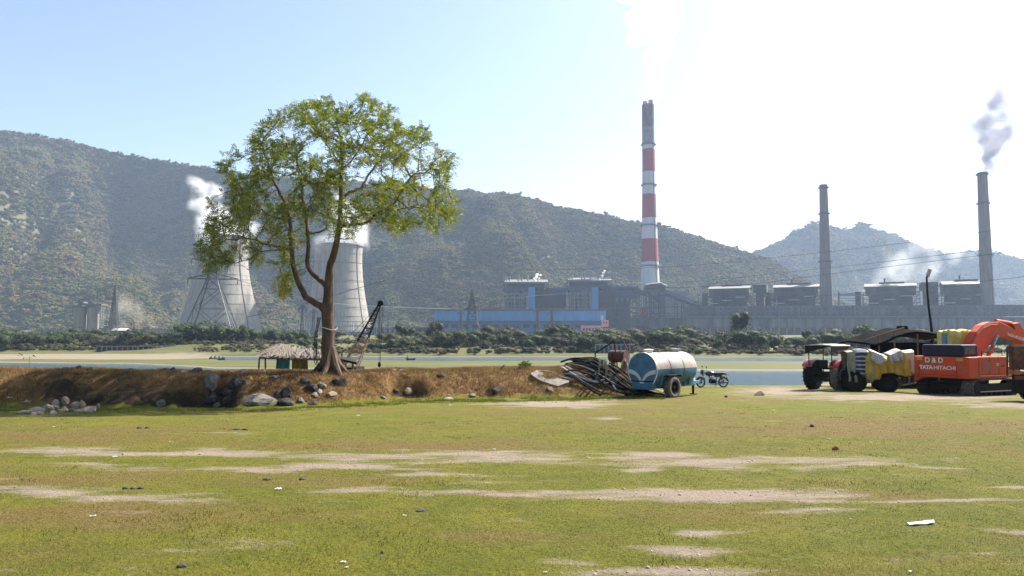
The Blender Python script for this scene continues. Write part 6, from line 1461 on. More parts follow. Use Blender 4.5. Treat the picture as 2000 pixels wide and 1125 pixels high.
# ================================================================== machines at the right
def tractor():
    D = 39.2; x = X(1612, D); h = rad(50); root = empty('farm_tractor', (x, D, gz(x, D)), -h, 'red farm tractor with a beige canopy seen from behind', 'tractor')
    rd = M('faded_red_paint', (.20, .012, .02), (.30, .03, .035), scale=4, rough=.5, coat=.2); cv = M('beige_canopy_cloth', (.42, .37, .28), (.55, .49, .38), scale=6, rough=.85)
    pk = M('pinkish_red_paint', (.45, .16, .14), (.55, .24, .20), scale=4, rough=.6)  # paler, pinkish red for the bonnet top
    for s in (-1, 1):
        wheel(root, (s * .74, 0, .75), .76, .42, 'white' if s > 0 else 'blk', s, True, 'dust' if s > 0 else 'tyre', .52); wheel(root, (s * .60, 2.0, .40), .41, .22, 'white', s, True, 'tyre', .52)
        m = MB(); n = 10
        for k in range(n + 1):
            a = rad(25) + rad(120) * k / n
            for xx, rr in ((.46, .84), (1.0, .84), (1.0, .80), (.46, .80)): m.v.append((s * xx, rr * math.cos(a), .75 + rr * math.sin(a)))
        m.f = [(k * 4 + j, k * 4 + (j + 1) % 4, (k + 1) * 4 + (j + 1) % 4, (k + 1) * 4 + j) for k in range(n) for j in range(4)] + [(0, 1, 2, 3), (n * 4, n * 4 + 3, n * 4 + 2, n * 4 + 1)]
        m.build('fender', rd, root, True); MB().cbox((s * .86, -.66, 1.12), (.18, .05, .12), .02).build('tail_lamp', M('amber_lens', (.4, .12, .02), rough=.3), root)
    MB().bb(-.22, .22, -.3, 1.3, .55, .95).build('gearbox', MV['blk'], root); MB().bb(-.17, .17, 1.2, 2.35, .5, .8).build('engine', MV['blk'], root)
    MB().cbox((0, 1.6, 1.06), (.58, 1.5, .50), .08).build('bonnet', rd, root); MB().cbox((0, 1.55, 1.33), (.50, 1.3, .06), .02).build('bonnet_top', pk, root); MB().cbox((0, 2.38, 1.0), (.5, .06, .4), .02).build('grille', MV['blk'], root)
    MB().cyl((-.6, 2.0, .40), (.6, 2.0, .40), .05, 8).build('front_axle', MV['blk'], root); MB().cyl((-.7, 0, .75), (.7, 0, .75), .1, 10).build('rear_axle', MV['blk'], root)
    MB().cbox((0, -.05, 1.12), (.48, .45, .1), .03).build('seat', MV['blk'], root); MB().cbox((0, -.27, 1.36), (.46, .1, .42), .04).build('backrest', MV['blk'], root)
    MB().lathe([(.17, 0), (.19, .01), (.19, .03), (.17, .035)], (0, .6, 1.38), 20, 'Z', True).build('steering_wheel', MV['blk'], root); MB().tube([(0, .85, 1.1), (0, .6, 1.39)], .025, 6).build('steering_column', MV['blk'], root)
    for xx in (-.62, .62):
        for yy in (-.62, .92): MB().tube([(xx, yy, .95 if yy < 0 else .62), (xx, yy, 2.28)], .025, 7).build('canopy_post', MV['blk'], root)
    n = 8; m = MB()
    for i in range(n + 1):
        for j in range(n + 1): m.v.append((-.76 + 1.52 * i / n, -.78 + 1.95 * j / n, 2.33 + .07 * math.sin(math.pi * i / n) + .012 * math.sin(i * 3 + j * 2)))
    m.f = [(i * (n + 1) + j, (i + 1) * (n + 1) + j, (i + 1) * (n + 1) + j + 1, i * (n + 1) + j + 1) for i in range(n) for j in range(n)]; o = m.build('canopy', cv, root, True); md = o.modifiers.new('thickness', 'SOLIDIFY'); md.thickness = .05
    for s in (-1, 1): MB().hexa([(s * .74, -.76, 2.0), (s * .75, -.76, 2.0), (s * .75, .9, 2.12), (s * .74, .9, 2.12), (s * .745, -.77, 2.33), (s * .755, -.77, 2.33), (s * .755, 1.1, 2.33), (s * .745, 1.1, 2.33)]).build('canopy_flap', MV['blk'], root)
    MB().hexa([(-.74, -.79, 1.93), (-.1, -.79, 2.1), (-.1, -.785, 2.1), (-.74, -.785, 1.93), (-.74, -.79, 2.33), (.74, -.79, 2.33), (.74, -.785, 2.33), (-.74, -.785, 2.33)]).build('rear_flap', MV['blk'], root)
    MB().bb(-.3, .3, -.55, -.3, .45, .62).build('hitch', MV['blk'], root); MB().tube([(.22, 1.9, 1.3), (.22, 1.9, 1.95)], .03, 8).build('exhaust_pipe', MV['blk'], root)
    MB().beam((-.9, 1.0, 1.95), (.85, 1.0, 2.0), .02).build('mirror_arm', MV['blk'], root); MB().cbox((.9, 1.0, 1.98), (.1, .02, .16), .01).build('mirror', MV['steel'], root)
tractor()
def covered_machine():
    D = 37.6; x = X(1712, D); root = empty('covered_machine', (x, D, gz(x, D)), rad(-8), 'wheeled machine wrapped in white, yellow and striped tarpaulins', 'machine')
    for (xx, r, w_) in ((-1.25, .52, .5), (.35, .42, .4)):
        wheel(root, (xx, -.45, r), r, w_, 'blk', -1).rotation_euler = (0, 0, rad(60))
        wheel(root, (xx, .5, r), r, w_, 'blk', 1).rotation_euler = (0, 0, rad(60))
    MB().bb(-1.5, 1.5, -.4, .5, .45, .8).build('chassis', MV['blk'], root); MB().bb(-1.4, 1.45, -.38, .48, .8, 1.6).build('engine_block', MV['blk'], root)
    for k in range(5): MB().box((.65 + .22 * k, -.48, .62), (.08, .08, .3)).build('hydraulic_fitting', MV['steel'] if k % 2 else MV['rust'], root)
    MB().lathe([(.05, -.05), (.22, -.05), (.25, 0), (.22, .05), (.05, .05)], (.72, -.62, .48), 18, 'Y', True).build('flywheel', MV['rust'], root, True)
    MB().beam((.8, -.55, .35), (2.15, -.45, .58), .07).build('tow_bar', MV['steel'], root); MB().beam((1.2, .1, .4), (2.1, -.45, .58), .07).build('tow_bar', MV['blk'], root)
    def drape(s0, s1, hem_f, hem_b, off, mat, nm, seed, top=lambda s: 1.0):
        rr = np.random.default_rng(seed); ns, nt = 46, 40; m = MB()
        for i in range(ns + 1):
            s = s0 + (s1 - s0) * i / ns; X_ = -1.62 + 3.2 * s
            zt = 2.02 + .08 * math.sin(s * 7) + .10 * math.exp(-((s - .78) / .07) ** 2) - .16 * math.exp(-((s - .55) / .12) ** 2)
            hf = hem_f(s); endf = min(1, 6 * min(s + .02, 1.02 - s)) ** .4
            for j in range(nt + 1):
                t = j / nt; hw = .52
                if t < .42: q = 1 - t / .42; y = -hw - .05 * q; z = zt - .05 - (zt - .05 - hf) * q; o_ = -1; k_ = q
                elif t > .58: q = (t - .58) / .42; y = hw + .05 * q; z = zt - .05 - (zt - .05 - .8) * q; o_ = 1; k_ = q
                else: q = (t - .42) / .16; y = -hw + 2 * hw * q; z = zt - .05 + .07 * math.sin(math.pi * q); o_ = 0; k_ = 0
                fold = (.07 * math.sin(s * 38 + 3 * math.sin(s * 9) + seed) + .05 * math.sin(s * 71 + t * 5)) * k_ ** .7
                y = y * (.85 + .15 * endf) + o_ * (fold + off + .10 * k_); z += off + .02 * math.sin(s * 50 + t * 30) * k_
                m.v.append((X_ + .03 * math.sin(t * 20 + s * 10), y, z))
        m.f = [(i * (nt + 1) + j, (i + 1) * (nt + 1) + j, (i + 1) * (nt + 1) + j + 1, i * (nt + 1) + j + 1) for i in range(ns) for j in range(nt)]
        o = m.build(nm, mat, root, True); md = o.modifiers.new('thickness', 'SOLIDIFY'); md.thickness = .012; return o
    yl = M('yellow_tarpaulin', (.36, .22, .014), (.50, .33, .03), scale=3, rough=.6); wh = M('white_tarpaulin', (.34, .325, .28), (.46, .44, .39), scale=3, rough=.6, c3=(.30, .26, .18), scale3=1.5, amt3=.6)
    gy = M('dirty_grey_tarpaulin', (.16, .15, .10), (.26, .25, .17), scale=3, rough=.7)
    st_ = M('striped_cloth', (.5, .5, .5), rough=.8); N = st_.node_tree.nodes; L = st_.node_tree.links
    wv = N.new('ShaderNodeTexWave'); wv.bands_direction = 'Z'; wv.inputs['Scale'].default_value = 1.5; wv.inputs['Distortion'].default_value = 1.2; wv.inputs['Detail Scale'].default_value = 1.5
    tc = N.new('ShaderNodeTexCoord'); L.new(tc.outputs['Object'], wv.inputs[0]); cr = N.new('ShaderNodeValToRGB'); cr.color_ramp.interpolation = 'CONSTANT'; cr.color_ramp.elements[0].color = (.02, .025, .06, 1); cr.color_ramp.elements[1].position = .70; cr.color_ramp.elements[1].color = (.32, .31, .30, 1)
    L.new(wv.outputs['Fac'], cr.inputs[0]); L.new(cr.outputs[0], N['Principled BSDF'].inputs['Base Color'])
    drape(0, .36, lambda s: .52, 0, .0, gy, 'grey_tarpaulin', 1); drape(.26, .99, lambda s: .78 + .08 * math.sin(s * 13) + (.1 if s > .5 else -.12), 0, .015, yl, 'yellow_tarpaulin', 2)
    drape(.35, .56, lambda s: 1.58 - .25 * math.sin((s - .35) * 14), 0, .085, wh, 'white_tarpaulin', 3); drape(.62, .80, lambda s: 1.30 + .2 * math.sin((s - .62) * 16), 0, .095, wh, 'white_tarpaulin', 5); drape(.86, 1.0, lambda s: .95, 0, .045, M('cream_tarpaulin', (.44, .38, .22), (.55, .50, .34), scale=3, rough=.6), 'cream_tarpaulin', 6)
    drape(.12, .315, lambda s: .72 - .5 * (s - .12), 0, .045, st_, 'striped_cloth', 4)
covered_machine()
def shed():
    D = 43.5; x = X(1765, D); root = empty('tarpaulin_shed', (x, D, gz(x, D)), 0, 'dark makeshift shed roofed with sagging black tarpaulin', 'shed'); g = gz(x, D); L = lambda px, py, d: at(px, py, d) - Vector((x, D, g))
    tp = M('black_tarpaulin', (.002, .002, .002), (.007, .0065, .006), scale=3, rough=.95, spec=.03); prof = [(1684, 668), (1700, 663), (1720, 653), (1745, 646), (1762, 643), (1785, 646), (1830, 651), (1870, 656)]
    m = MB(); r = random.Random(6)
    for k, (px, py) in enumerate(prof):
        for j, d in enumerate((D - 1.6, D, D + 1.8, D + 3.4)):
            m.v.append(tuple(L(px, py, D) + Vector((r.uniform(-.05, .05), d - D, (-.14, .02, .05, -.1)[j] + r.uniform(-.05, .05)))))
    m.f = [(k * 4 + j, (k + 1) * 4 + j, (k + 1) * 4 + j + 1, k * 4 + j + 1) for k in range(len(prof) - 1) for j in range(3)]; o = m.build('roof', tp, root, False); md = o.modifiers.new('thickness', 'SOLIDIFY'); md.thickness = .12
    MB().tube([L(1690, 664, D - 1.4), L(1735, 649, D - 1.4), L(1766, 640, D - 1.4)], [.05, .06, .04], 6).build('roof_pole', MT_BARK_FAR, root); MB().cbox(L(1762, 640, D), (.5, .4, .22), .06).build('ridge_bundle', tp, root)
    MB().bb(-1.15, 3.2, 1.6, 1.7, -.2, 2.6).build('back_wall', tp, root); MB().bb(-1.2, -1.1, -1.0, 1.65, -.2, 2.15).build('side_wall', tp, root); MB().bb(-1.05, 3.2, -1.05, -.95, -.2, 2.05).build('front_curtain', tp, root)
    for (px, yt, d) in ((1715, 657, D - 1.4), (1745, 648, D - 1.4), (1790, 648, D - 1.4), (1830, 652, D - 1.4)):
        a = L(px, yt, d); MB().tube([(a.x, a.y, -.1), (a.x + .05, a.y, a.z)], .04, 6).build('post', MT_BARK_FAR, root)
shed()
def lamp():
    D = 47.0; b = at(1822, 700, D); b.z = gz(b.x, D); root = empty('street_lamp', b, 0, 'leaning dark lamp post with a square floodlight above the shed', 'street lamp'); L = lambda px, py: at(px, py, D) - b
    MB().tube([(0, 0, -.2), L(1820, 645), L(1814, 600), L(1811, 565), L(1810, 541)], [.09, .08, .07, .06, .05], 10).build('post', MV['blk'], root, True)
    MB().tube([L(1810, 542), L(1812, 536)], .035, 8).build('bracket', MV['blk'], root); o = MB().cbox((0, 0, 0), (.20, .16, .56), .03).build('lamp_head', M('lamp_housing', (.30, .28, .27), (.4, .38, .36), scale=6, rough=.5), root); o.location = L(1814, 533); o.rotation_euler = (rad(15), rad(14), 0)
lamp()
def excavator():
    h = rad(65); xl, yl_ = X(1777, 36.0), 36.0; W = 2.73; right = Vector((math.cos(h), -math.sin(h), 0)); fwd = Vector((math.sin(h), math.cos(h), 0)); c = Vector((xl, yl_, 0)) + right * W / 2 + fwd * 1.9; g = gz(c.x, c.y) - .05; c.z = g
    root = empty('excavator', c, -h, 'orange crawler excavator seen from behind, its boom raised', 'excavator')      # local: +Y forward, rear at y = -1.9
    og = M('excavator_orange', (.46, .045, .008), (.54, .062, .012), scale=2.5, rough=.6, spec=.25, c3=(.22, .10, .055), scale3=2.2, amt3=.65); nb = M('navy_hood_paint', (.006, .008, .022), (.012, .014, .03), scale=3, rough=.55, spec=.2); wt = M('white_decal', (.62, .60, .56), (.7, .68, .64), scale=20, rough=.6)
    zr0, zr1 = Z(737, 35.0) - g, Z(696, 35.0) - g
    # counterweight: curved rear plate
    m = MB(); n = 12; prof = [(-1, .18)] + [(-1 + 2 * k / n, 0) for k in range(n + 1)] + [(1, .18)]; ptsr = [(W / 2 * a, -1.9 + .22 * abs(a) ** 4 + b) for a, b in [(-1 + 2 * k / n, 0) for k in range(n + 1)]]
    poly = ptsr + [(W / 2, -1.0), (-W / 2, -1.0)]
    m.prism(poly, zr0, zr1, 'XY'); cw = m.build('counterweight', og, root); bv = cw.modifiers.new('edge', 'BEVEL'); bv.width = .05; bv.segments = 2; bv.limit_method = 'ANGLE'
    MB().hexa([(-W / 2 + .02, -1.7, zr0 - .24), (-W / 2 + .5, -1.75, zr0 - .02), (-W / 2 + .5, -1.0, zr0 - .02), (-W / 2 + .02, -1.0, zr0 - .24), (-W / 2 + .02, -1.7, zr0 + .1), (-W / 2 + .5, -1.75, zr0 + .1), (-W / 2 + .5, -1.0, zr0 + .1), (-W / 2 + .02, -1.0, zr0 + .1)]).build('corner_skirt', og, root)
    MB().bb(-W / 2 + .04, W / 2 - .04, -1.0, 1.5, zr0 - .02, zr0 + .22).build('revolving_frame', og, root)
    sb = MB().cbox((W / 2 - .36, .1, (zr0 + zr1) / 2 + .08), (.72, 2.2, zr1 - zr0 - .14), .06).build('side_box', og, root)
    MB().bb(W / 2 - .004, W / 2 + .012, -.75, -.05, zr0 + .32, zr1 - .22).build('side_vent', M('vent_orange', (.24, .04, .02), (.32, .06, .03), scale=30, rough=.6), root)
    MB().bb(W / 2 - .002, W / 2 + .03, -.95, 1.45, zr0 + .10, zr0 + .135).build('side_rail', M('sunlit_trim', (.5, .3, .25), rough=.5), root)  # pale rail along the side, sunlight put into its colour
    MB().bb(W / 2 - .70, W / 2 - .02, 1.18, 2.1, zr0 + .1, zr0 + .5).build('tool_box', og, root)
    yt = M('yellow_wrapping_sheet', (.40, .29, .035), (.55, .43, .09), scale=4, rough=.7, c3=(.62, .52, .24), scale3=2.5, amt3=.6); ztc = Z(646, 36.5) - g
    m = MB(); n = 44; hs = [0, .1, .3, .5, .7, .85, .95, 1.0, 1.015]
    for j, f in enumerate(hs):
        k_ = (1.0, .97, 1.0, .98, 1.0, 1.0, .97, .90, .25)[j]
        for i in range(n):
            a = 2 * math.pi * i / n; c_, s_ = math.cos(a), math.sin(a); q = (abs(c_) ** 6 + abs(s_) ** 6) ** (-1 / 6); b_ = 1 + .025 * math.sin(a * 9 + f * 9) + .018 * math.sin(a * 19 - f * 6)
            m.v.append((-.80 + .56 * q * c_ * k_ * b_, .75 + .86 * q * s_ * k_ * b_, zr0 + .2 + (ztc - zr0 - .2) * f + (.03 * math.sin(a * 4 + 1) + .035 * math.sin(a * 13) if f > .9 else 0)))
    m.f = [(j * n + i, j * n + (i + 1) % n, (j + 1) * n + (i + 1) % n, (j + 1) * n + i) for j in range(len(hs) - 1) for i in range(n)] + [tuple(range(n)), tuple((len(hs) - 1) * n + i for i in range(n))]
    cb = m.build('wrapped_cab', yt, root, True); cb['label'] = 'cab wrapped in crumpled yellow plastic sheet'
    MB().bb(-.95, -.72, -.16, -.135, zr1 + .55, ztc - .12).build('blue_print', M('blue_sheet_print', (.05, .24, .34), rough=.7), cb)
    zh = Z(673, 35.2) - g
    MB().cbox((.12, -1.18, (zr1 + zh) / 2), (W * .74, 1.15, zh - zr1 + .02), .09).build('engine_hood', nb, root); MB().bb(W * .37 + .115, W * .37 + .135, -1.6, -.85, zr1 + .12, zh - .12).build('hood_grille', MV['dust'], root)
    MB().bb(W / 2 - .4, W / 2 - .1, -.5, .6, zr1 - .02, zr1 + .02)
    MB().tube([(-.75, -1.2, zh - .02), (-.75, -1.2, zh + .16), (-.62, -1.3, zh + .22)], [.1, .1, .08], 10).build('exhaust_stack', MV['blk'], root)
    MB().box((-.9, -1.915, zr0 + .86), (.3, .02, .13)).build('reflector', M('amber_reflector', (.55, .2, .02), rough=.4), root); MB().box((1.05, -1.865, zr0 + .86), (.34, .02, .13)).build('reflector', M('amber_reflector', (.5, .2, .03), rough=.4), root)
    fz_ = -1.925
    for xx in (-.98, .88): MB().box((xx, -1.9 + .22 * abs(xx / (W / 2)) ** 4 - .004, (zr0 + zr1) / 2), (.018, .012, zr1 - zr0 - .1)).build('panel_seam', MV['blk'], root)
    MB().box((0, -1.897, zr0 + .13), (W * .86, .012, .016)).build('panel_seam', MV['blk'], root)
    for xx in (.35, .95): MB().cyl((xx, -1.6, zr1 - .02), (xx, -1.6, zr1 + .05), .07, 12).build('lifting_eye', MV['blk'], root)
    for yy in (-.2, .45, 1.1): MB().box((W / 2 + .002, yy, (zr0 + zr1) / 2 + .08), (.012, .016, zr1 - zr0 - .2)).build('door_seam', MV['blk'], root)
    MB().tube([(W / 2 - .1, -.6, zr1), (W / 2 - .1, -.6, zr1 + .28), (W / 2 - .1, .9, zr1 + .28), (W / 2 - .1, .9, zr1)], .018, 6).build('handrail', MV['blk'], root)
    MB().box((W / 2 + .02, .75, zr0 + .55), (.02, .22, .05)).build('door_handle', MV['blk'], root)
    text('D & D', .34, wt, root, (-.15, fz_, zr0 + .80), (rad(90), 0, 0), sx=1.0, bold=.006); text('TATA', .24, wt, root, (-.56, fz_, zr0 + .46), (rad(90), 0, 0), sx=1.1, bold=.012); text('HITACHI', .24, wt, root, (.37, fz_, zr0 + .46), (rad(90), 0, 0), sx=1.15, bold=.004)
    text('20', .2, wt, root, (W / 2 + .016, .35, zr0 + .62), (rad(90), 0, rad(90)), name='model_plate')
    # boom, arm, cylinders : (y forward, z)
    def plate(pts, x0, x1, name, mat=og):
        mm = MB().prism(pts, x0, x1, 'YZ').build(name, mat, root); b_ = mm.modifiers.new('edge', 'BEVEL'); b_.width = .02; b_.segments = 1; b_.limit_method = 'ANGLE'; return mm
    def yz(px, py):      # local (forward, height) of a photo pixel in the boom's plane x = 0.1
        d = at(px, py, 1.0); d.z -= EYE; nrm = right; q0 = Vector((c.x, c.y, 0)) + right * .15; t = q0.dot(nrm) / Vector((d.x, d.y, 0)).dot(nrm); p = Vector((d.x, d.y, 0)) * t; return ((p - Vector((c.x, c.y, 0))).dot(fwd), EYE + d.z * t - g)
    up = [(1884, 694), (1893, 668), (1904, 648), (1916, 635), (1930, 629), (1944, 628), (1958, 634), (1975, 643), (1995, 653), (2020, 664), (2060, 680)]; dn = [(2055, 686), (2015, 676), (1990, 668), (1965, 659), (1946, 656), (1937, 660), (1928, 672), (1917, 688), (1905, 702)]
    plate([yz(*p) for p in up + dn], -.14, .32, 'boom')
    for k in range(4):
        off = .02 + .025 * k; pth = [yz(a - 1.5 - k * 1.2, b + 1 + k * 2.0) for a, b in up[:6]]; MB().tube([(.30 + .03 * k, a, b + .03) for a, b in pth], .022, 6).build('hydraulic_pipe', og if k % 2 else MV['rust'], root)
    a0, a1 = yz(1917, 700), yz(1938, 655)
    for xx in (-.22, .42):
        m_ = (a0[0] + (a1[0] - a0[0]) * .55, a0[1] + (a1[1] - a0[1]) * .55); cl = MB().tube([(xx, *a0), (xx, *m_)], .085, 12).build('boom_cylinder', og, root); MB().tube([(xx, *m_), (xx, *a1)], .05, 10).build('piston_rod', MV['steel'], cl)
    b0, b1 = yz(1947, 630), yz(1978, 634); cl = MB().tube([(.09, b0[0], b0[1] + .08), (.09, b1[0], b1[1] + .05)], .1, 12).build('arm_cylinder', og, root); b2 = yz(1998, 640); MB().tube([(.09, b1[0], b1[1] + .05), (.09, b2[0], b2[1])], .055, 10).build('piston_rod', MV['steel'], cl)
    plate([yz(*p) for p in ((1972, 632), (1985, 630), (1992, 640), (2012, 678), (2040, 730), (2032, 734), (2000, 690), (1976, 640))], -.12, .30, 'arm'); q = yz(2036, 736)
    plate([(q[0] - .5, q[1] - .75), (q[0] + .35, q[1] - .7), (q[0] + .4, q[1]), (q[0] - .05, q[1] + .12), (q[0] - .35, q[1] - .25)], -.5, .65, 'bucket', MV['rust'])
    tpos = yz(1968, 657); t1 = yz(1990, 664); ang = math.atan2(t1[1] - tpos[1], t1[0] - tpos[0]); tt = text('TATA HITACHI', .20, wt, root, (.335, (tpos[0] + t1[0]) / 2 - .1, (tpos[1] + t1[1]) / 2 + .06), (0, 0, 0), sx=1.0, bold=.004); tt.rotation_mode = 'XYZ'; tt.rotation_euler = (Matrix.Rotation(ang, 3, 'X') @ Matrix.Rotation(rad(90), 3, 'Z') @ Matrix.Rotation(rad(90), 3, 'X')).to_euler()
    # undercarriage
    MB().bb(-.6, .6, -.7, .9, .45, zr0 - .05).build('turntable', MV['blk'], root)
    for s in (-1, 1):
        t = empty('track', (s * 1.12, .15, 0), 0, parent=root); L_, rr = 3.3, .40; n = 44; per = []
        for k in range(n):
            f = k / n * (2 * L_ - 1.6 + 2 * math.pi * rr); fl = L_ - .8
            if f < fl: p = (-fl / 2 + f, .02 + 0, 0)
            elif f < fl + math.pi * rr: a = (f - fl) / rr; p = (fl / 2 + rr * math.sin(a), rr - rr * math.cos(a) + .02, a)
            elif f < 2 * fl + math.pi * rr: p = (fl / 2 - (f - fl - math.pi * rr), 2 * rr + .02, math.pi)
            else: a = (f - 2 * fl - math.pi * rr) / rr; p = (-fl / 2 - rr * math.sin(a), rr + rr * math.cos(a) + .02, math.pi + a)
            per.append(p)
        sm = MB()
        for (y, z, a) in per: sm.box((0, y, z), (.56, .155, .045), Matrix.Rotation(a, 3, 'X')); 
        sm.build('track_shoes', MV['dust'] if s > 0 else MV['blk'], t)['kind'] = 'stuff'
        MB().bb(-.16, .16, -1.3, 1.3, .22, .62).build('track_frame', MV['blk'], t); MB().bb(s * .26 - .02, s * .26 + .02, -1.1, 1.1, .27, .31).build('track_guard', MV['steel'], t)
        for y in (-1.25, 1.25): MB().lathe([(.36, -.14), (.36, .14), (.12, .17), (.12, -.17)], (0, y, .42), 20, 'X').build('idler', MV['blk'], t)
        for k in range(6): MB().cyl((-.17, -.95 + k * .38, .16), (.17, -.95 + k * .38, .16), .11, 12).build('roller', MV['blk'], t)
    return root
excavator()
def truck():
    h = rad(58); x, y = X(1967, 28.2), 28.2; right = Vector((math.cos(h), -math.sin(h), 0)); fwd = Vector((math.sin(h), math.cos(h), 0)); c = Vector((x, y, 0)) + right * 1.2 + fwd * .9; g = gz(c.x, c.y); c.z = g
    root = empty('tipper_truck', c, -h, 'dark rusty tipper truck cut off by the right edge', 'truck'); rb = M('rusted_tipper_red', (.045, .014, .009), (.12, .04, .025), scale=4, rough=.85, c3=(.2, .12, .07), scale3=3, amt3=.5)
    zt = Z(674, 28.0) - g; zf = Z(722, 28.0) - g
    MB().bb(-1.15, 1.15, -.9, 4.0, zf, zf + .1).build('tipper_floor', rb, root); MB().bb(-1.15, 1.15, -.95, -.88, zf + .05, zt).build('tail_board', rb, root)
    for s in (-1, 1): MB().bb(s * 1.15 - .03, s * 1.15 + .03, -.9, 4.0, zf, zt).build('side_board', rb, root)
    for k in range(4): MB().bb(-1.1 + k * .68, -1.02 + k * .68, -1.0, -.95, zf, zt + .02).build('tail_rib', rb, root)
    MB().bb(-1.16, 1.16, -1.0, -.95, zt - .06, zt + .03).build('top_rail', M('dusty_top_rail', (.2, .13, .1), (.3, .22, .17), scale=5), root)
    MB().bb(-1.2, 1.2, -.92, -.80, zf - .16, zf - .05).build('rear_bumper', M('dull_yellow_bumper', (.20, .12, .01), (.28, .17, .02), scale=5), root)
    for s in (-1, 1): MB().bb(s * .45 - .08, s * .45 + .08, -.8, 6.2, zf - .4, zf - .12).build('chassis_rail', MV['blk'], root)
    for s in (-1, 1):
        for y_ in (.1, 1.35, 5.2): wheel(root, (s * .92, y_, .5), .5, .5 if y_ < 3 else .28, 'blk', s)
        MB().bb(s * 1.0 - .22, s * 1.0 + .22, -.62, -.60, .25, zf - .2).build('mud_flap', MV['blk'], root); MB().cbox((s * .85, -.88, zf - .3), (.3, .06, .14), .02).build('tail_lamp', M('dark_red_lens', (.12, .01, .01), rough=.4), root)
    MB().cbox((0, 5.4, 1.5), (2.2, 1.7, 1.7), .1).build('cab', rb, root); MB().bb(-.95, .95, 6.24, 6.27, 1.45, 2.15).build('windscreen', MV['glass'], root); MB().bb(-1.1, 1.1, 4.1, 4.2, zf, zt + .5).build('head_board', rb, root)
    # side frame with tools that stands proud at the rear left corner
    f = MB(); 
    for yy in (-.75, -.3): f.beam((-1.32, yy, .9), (-1.28, yy, zt - .05), .05)
    for k in range(5): f.beam((-1.3, -.75, 1.0 + k * .22), (-1.3, -.3, 1.0 + k * .22), .035)
    f.build('ladder', MV['rust'], root)
truck()
# ================================================================== litter and clods on the grass
MT_LIT = M('white_litter', (.32, .32, .30), (.45, .45, .42), scale=20, rough=.7); MT_CLOD = M('dark_clod', (.018, .015, .012), (.05, .04, .03), scale=20, rough=.95); MT_RD = M('brick_red', (.22, .04, .025), (.3, .07, .04), scale=12, rough=.9)
def scrap(px, py, wpx, label, mat=MT_LIT, group=None, hpx=None, cat='litter', name='litter'):
    p = on_field(px, py); s = p.y / FPX; w_ = wpx * s * (.55 if wpx < 60 else 1); r = random.Random(px * 7 + py); m = MB(); n = 5
    for i in range(n + 1):
        for j in range(3): m.v.append(((i / n - .5) * w_ * r.uniform(.9, 1.1), (j - 1) * min(w_, .12 + .05 * w_) * r.uniform(.15, .32), .01 + abs(r.gauss(0, .22)) * min(w_, .25) * (.5 if hpx is None else hpx / wpx * 2)))
    m.f = [(i * 3 + j, (i + 1) * 3 + j, (i + 1) * 3 + j + 1, i * 3 + j + 1) for i in range(n) for j in range(2)]; o = m.build(name, mat); md = o.modifiers.new('thickness', 'SOLIDIFY'); md.thickness = .006
    o.location = p; o.rotation_euler = (0, 0, r.uniform(-.4, .4)); tag(o, label, cat, group)
scrap(1798, 1026, 66, 'long white plastic strip on the grass at lower right', hpx=8)
scrap(334, 867, 12, 'white crumpled paper on the darker grass at left', hpx=9); scrap(965, 881, 10, 'white scrap on the grass below the bank middle', hpx=7); scrap(1027, 888, 10, 'white scrap beside the central bare earth streak', hpx=7)
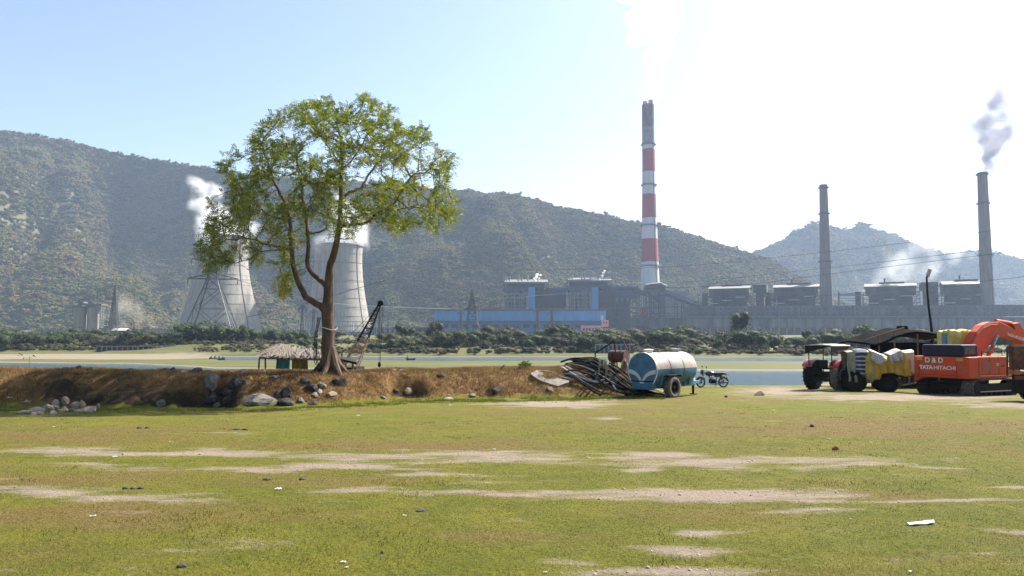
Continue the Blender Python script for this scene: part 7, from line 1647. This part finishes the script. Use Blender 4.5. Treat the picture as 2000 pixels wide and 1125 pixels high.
for k, (a, b, w_) in enumerate(((460, 846, 10), (224, 894, 16), (181, 1010, 18), (543, 957, 24), (670, 1102, 20), (677, 1112, 12), (790, 1010, 14), (105, 835, 8), (1446, 792, 10), (1510, 802, 12), (1490, 821, 10), (1620, 858, 8), (1868, 897, 14), (1394, 983, 10), (1617, 999, 12), (1780, 1121, 18), (1150, 895, 12), (1065, 1122, 14), (875, 772, 14), (700, 812, 12), (598, 796, 10), (880, 792, 12), (1662, 1016, 8), (1700, 865, 8), (1790, 910, 10))):
    scrap(a, b, w_, 'tiny pale litter scrap lying on the patchy grass', group='pale litter scraps on the grass')
for (a, b, w_, h, lab) in ((357, 1107, 24, 9, 'black clod with a twig on the grass at lower left'), (258, 956, 44, 6, 'row of dark dung clods beside the left bare patch'), (590, 937, 16, 6, 'dark grey clod on the pale streak at centre left'), (521, 938, 22, 5, 'flat dark clod left of the grey clod'), (820, 1000, 26, 5, 'brown dry leaves on the grass near the centre'), (1586, 834, 12, 6, 'pair of small dark clods on the brownish grass'), (745, 1083, 8, 7, 'small black clod low in the middle of the grass'), (280, 837, 30, 5, 'dark flat clod on the upper left grass'), (470, 840, 34, 4, 'thin dark twigs on the upper left grass'), (1418, 776, 10, 5, 'dark clod on the grass right of the tanker')):
    p = on_field(a, b); s = p.y / FPX; k_ = max(1, int(w_ / 14)); rt = empty('dark_clod', p, 0, lab, 'clod')
    for i in range(k_):
        key = (i % 7, 'clod')
        if key not in STONE_ME: STONE_ME[key] = STONE[i % 7].mesh('stone', MT_CLOD)
        o = link('clod_lump', STONE_ME[key], rt); o.location = ((i - (k_ - 1) / 2) * w_ * s / k_, random.uniform(-.02, .02), h * s * .3); o.scale = (w_ * s / k_ * .55, w_ * s / k_ * .4, h * s * .55); o.rotation_euler = (0, 0, random.uniform(0, 3))
p = on_field(1632, 879); stone(p, .10, .07, MT_RD, 'small broken red brick on the grass below the track')
# ------------------------------------------------------------------ haze
def build_haze():
    m = bpy.data.materials.new('valley_haze'); m.use_nodes = True; N = m.node_tree.nodes; L = m.node_tree.links
    N.remove(N['Principled BSDF']); v = N.new('ShaderNodeVolumePrincipled')
    v.inputs['Color'].default_value = (0.58, 0.74, 1.0, 1); v.inputs['Density'].default_value = HAZE; v.inputs['Anisotropy'].default_value = 0.25
    L.new(v.outputs[0], N['Material Output'].inputs['Volume'])
    o = MB().bb(-5600, 5600, -760, 5400, -3.9, 600).build('haze', m); tag(o, 'thin blue haze filling the valley air', 'haze', None, 'stuff')
HAZE = 0.0001
build_haze()
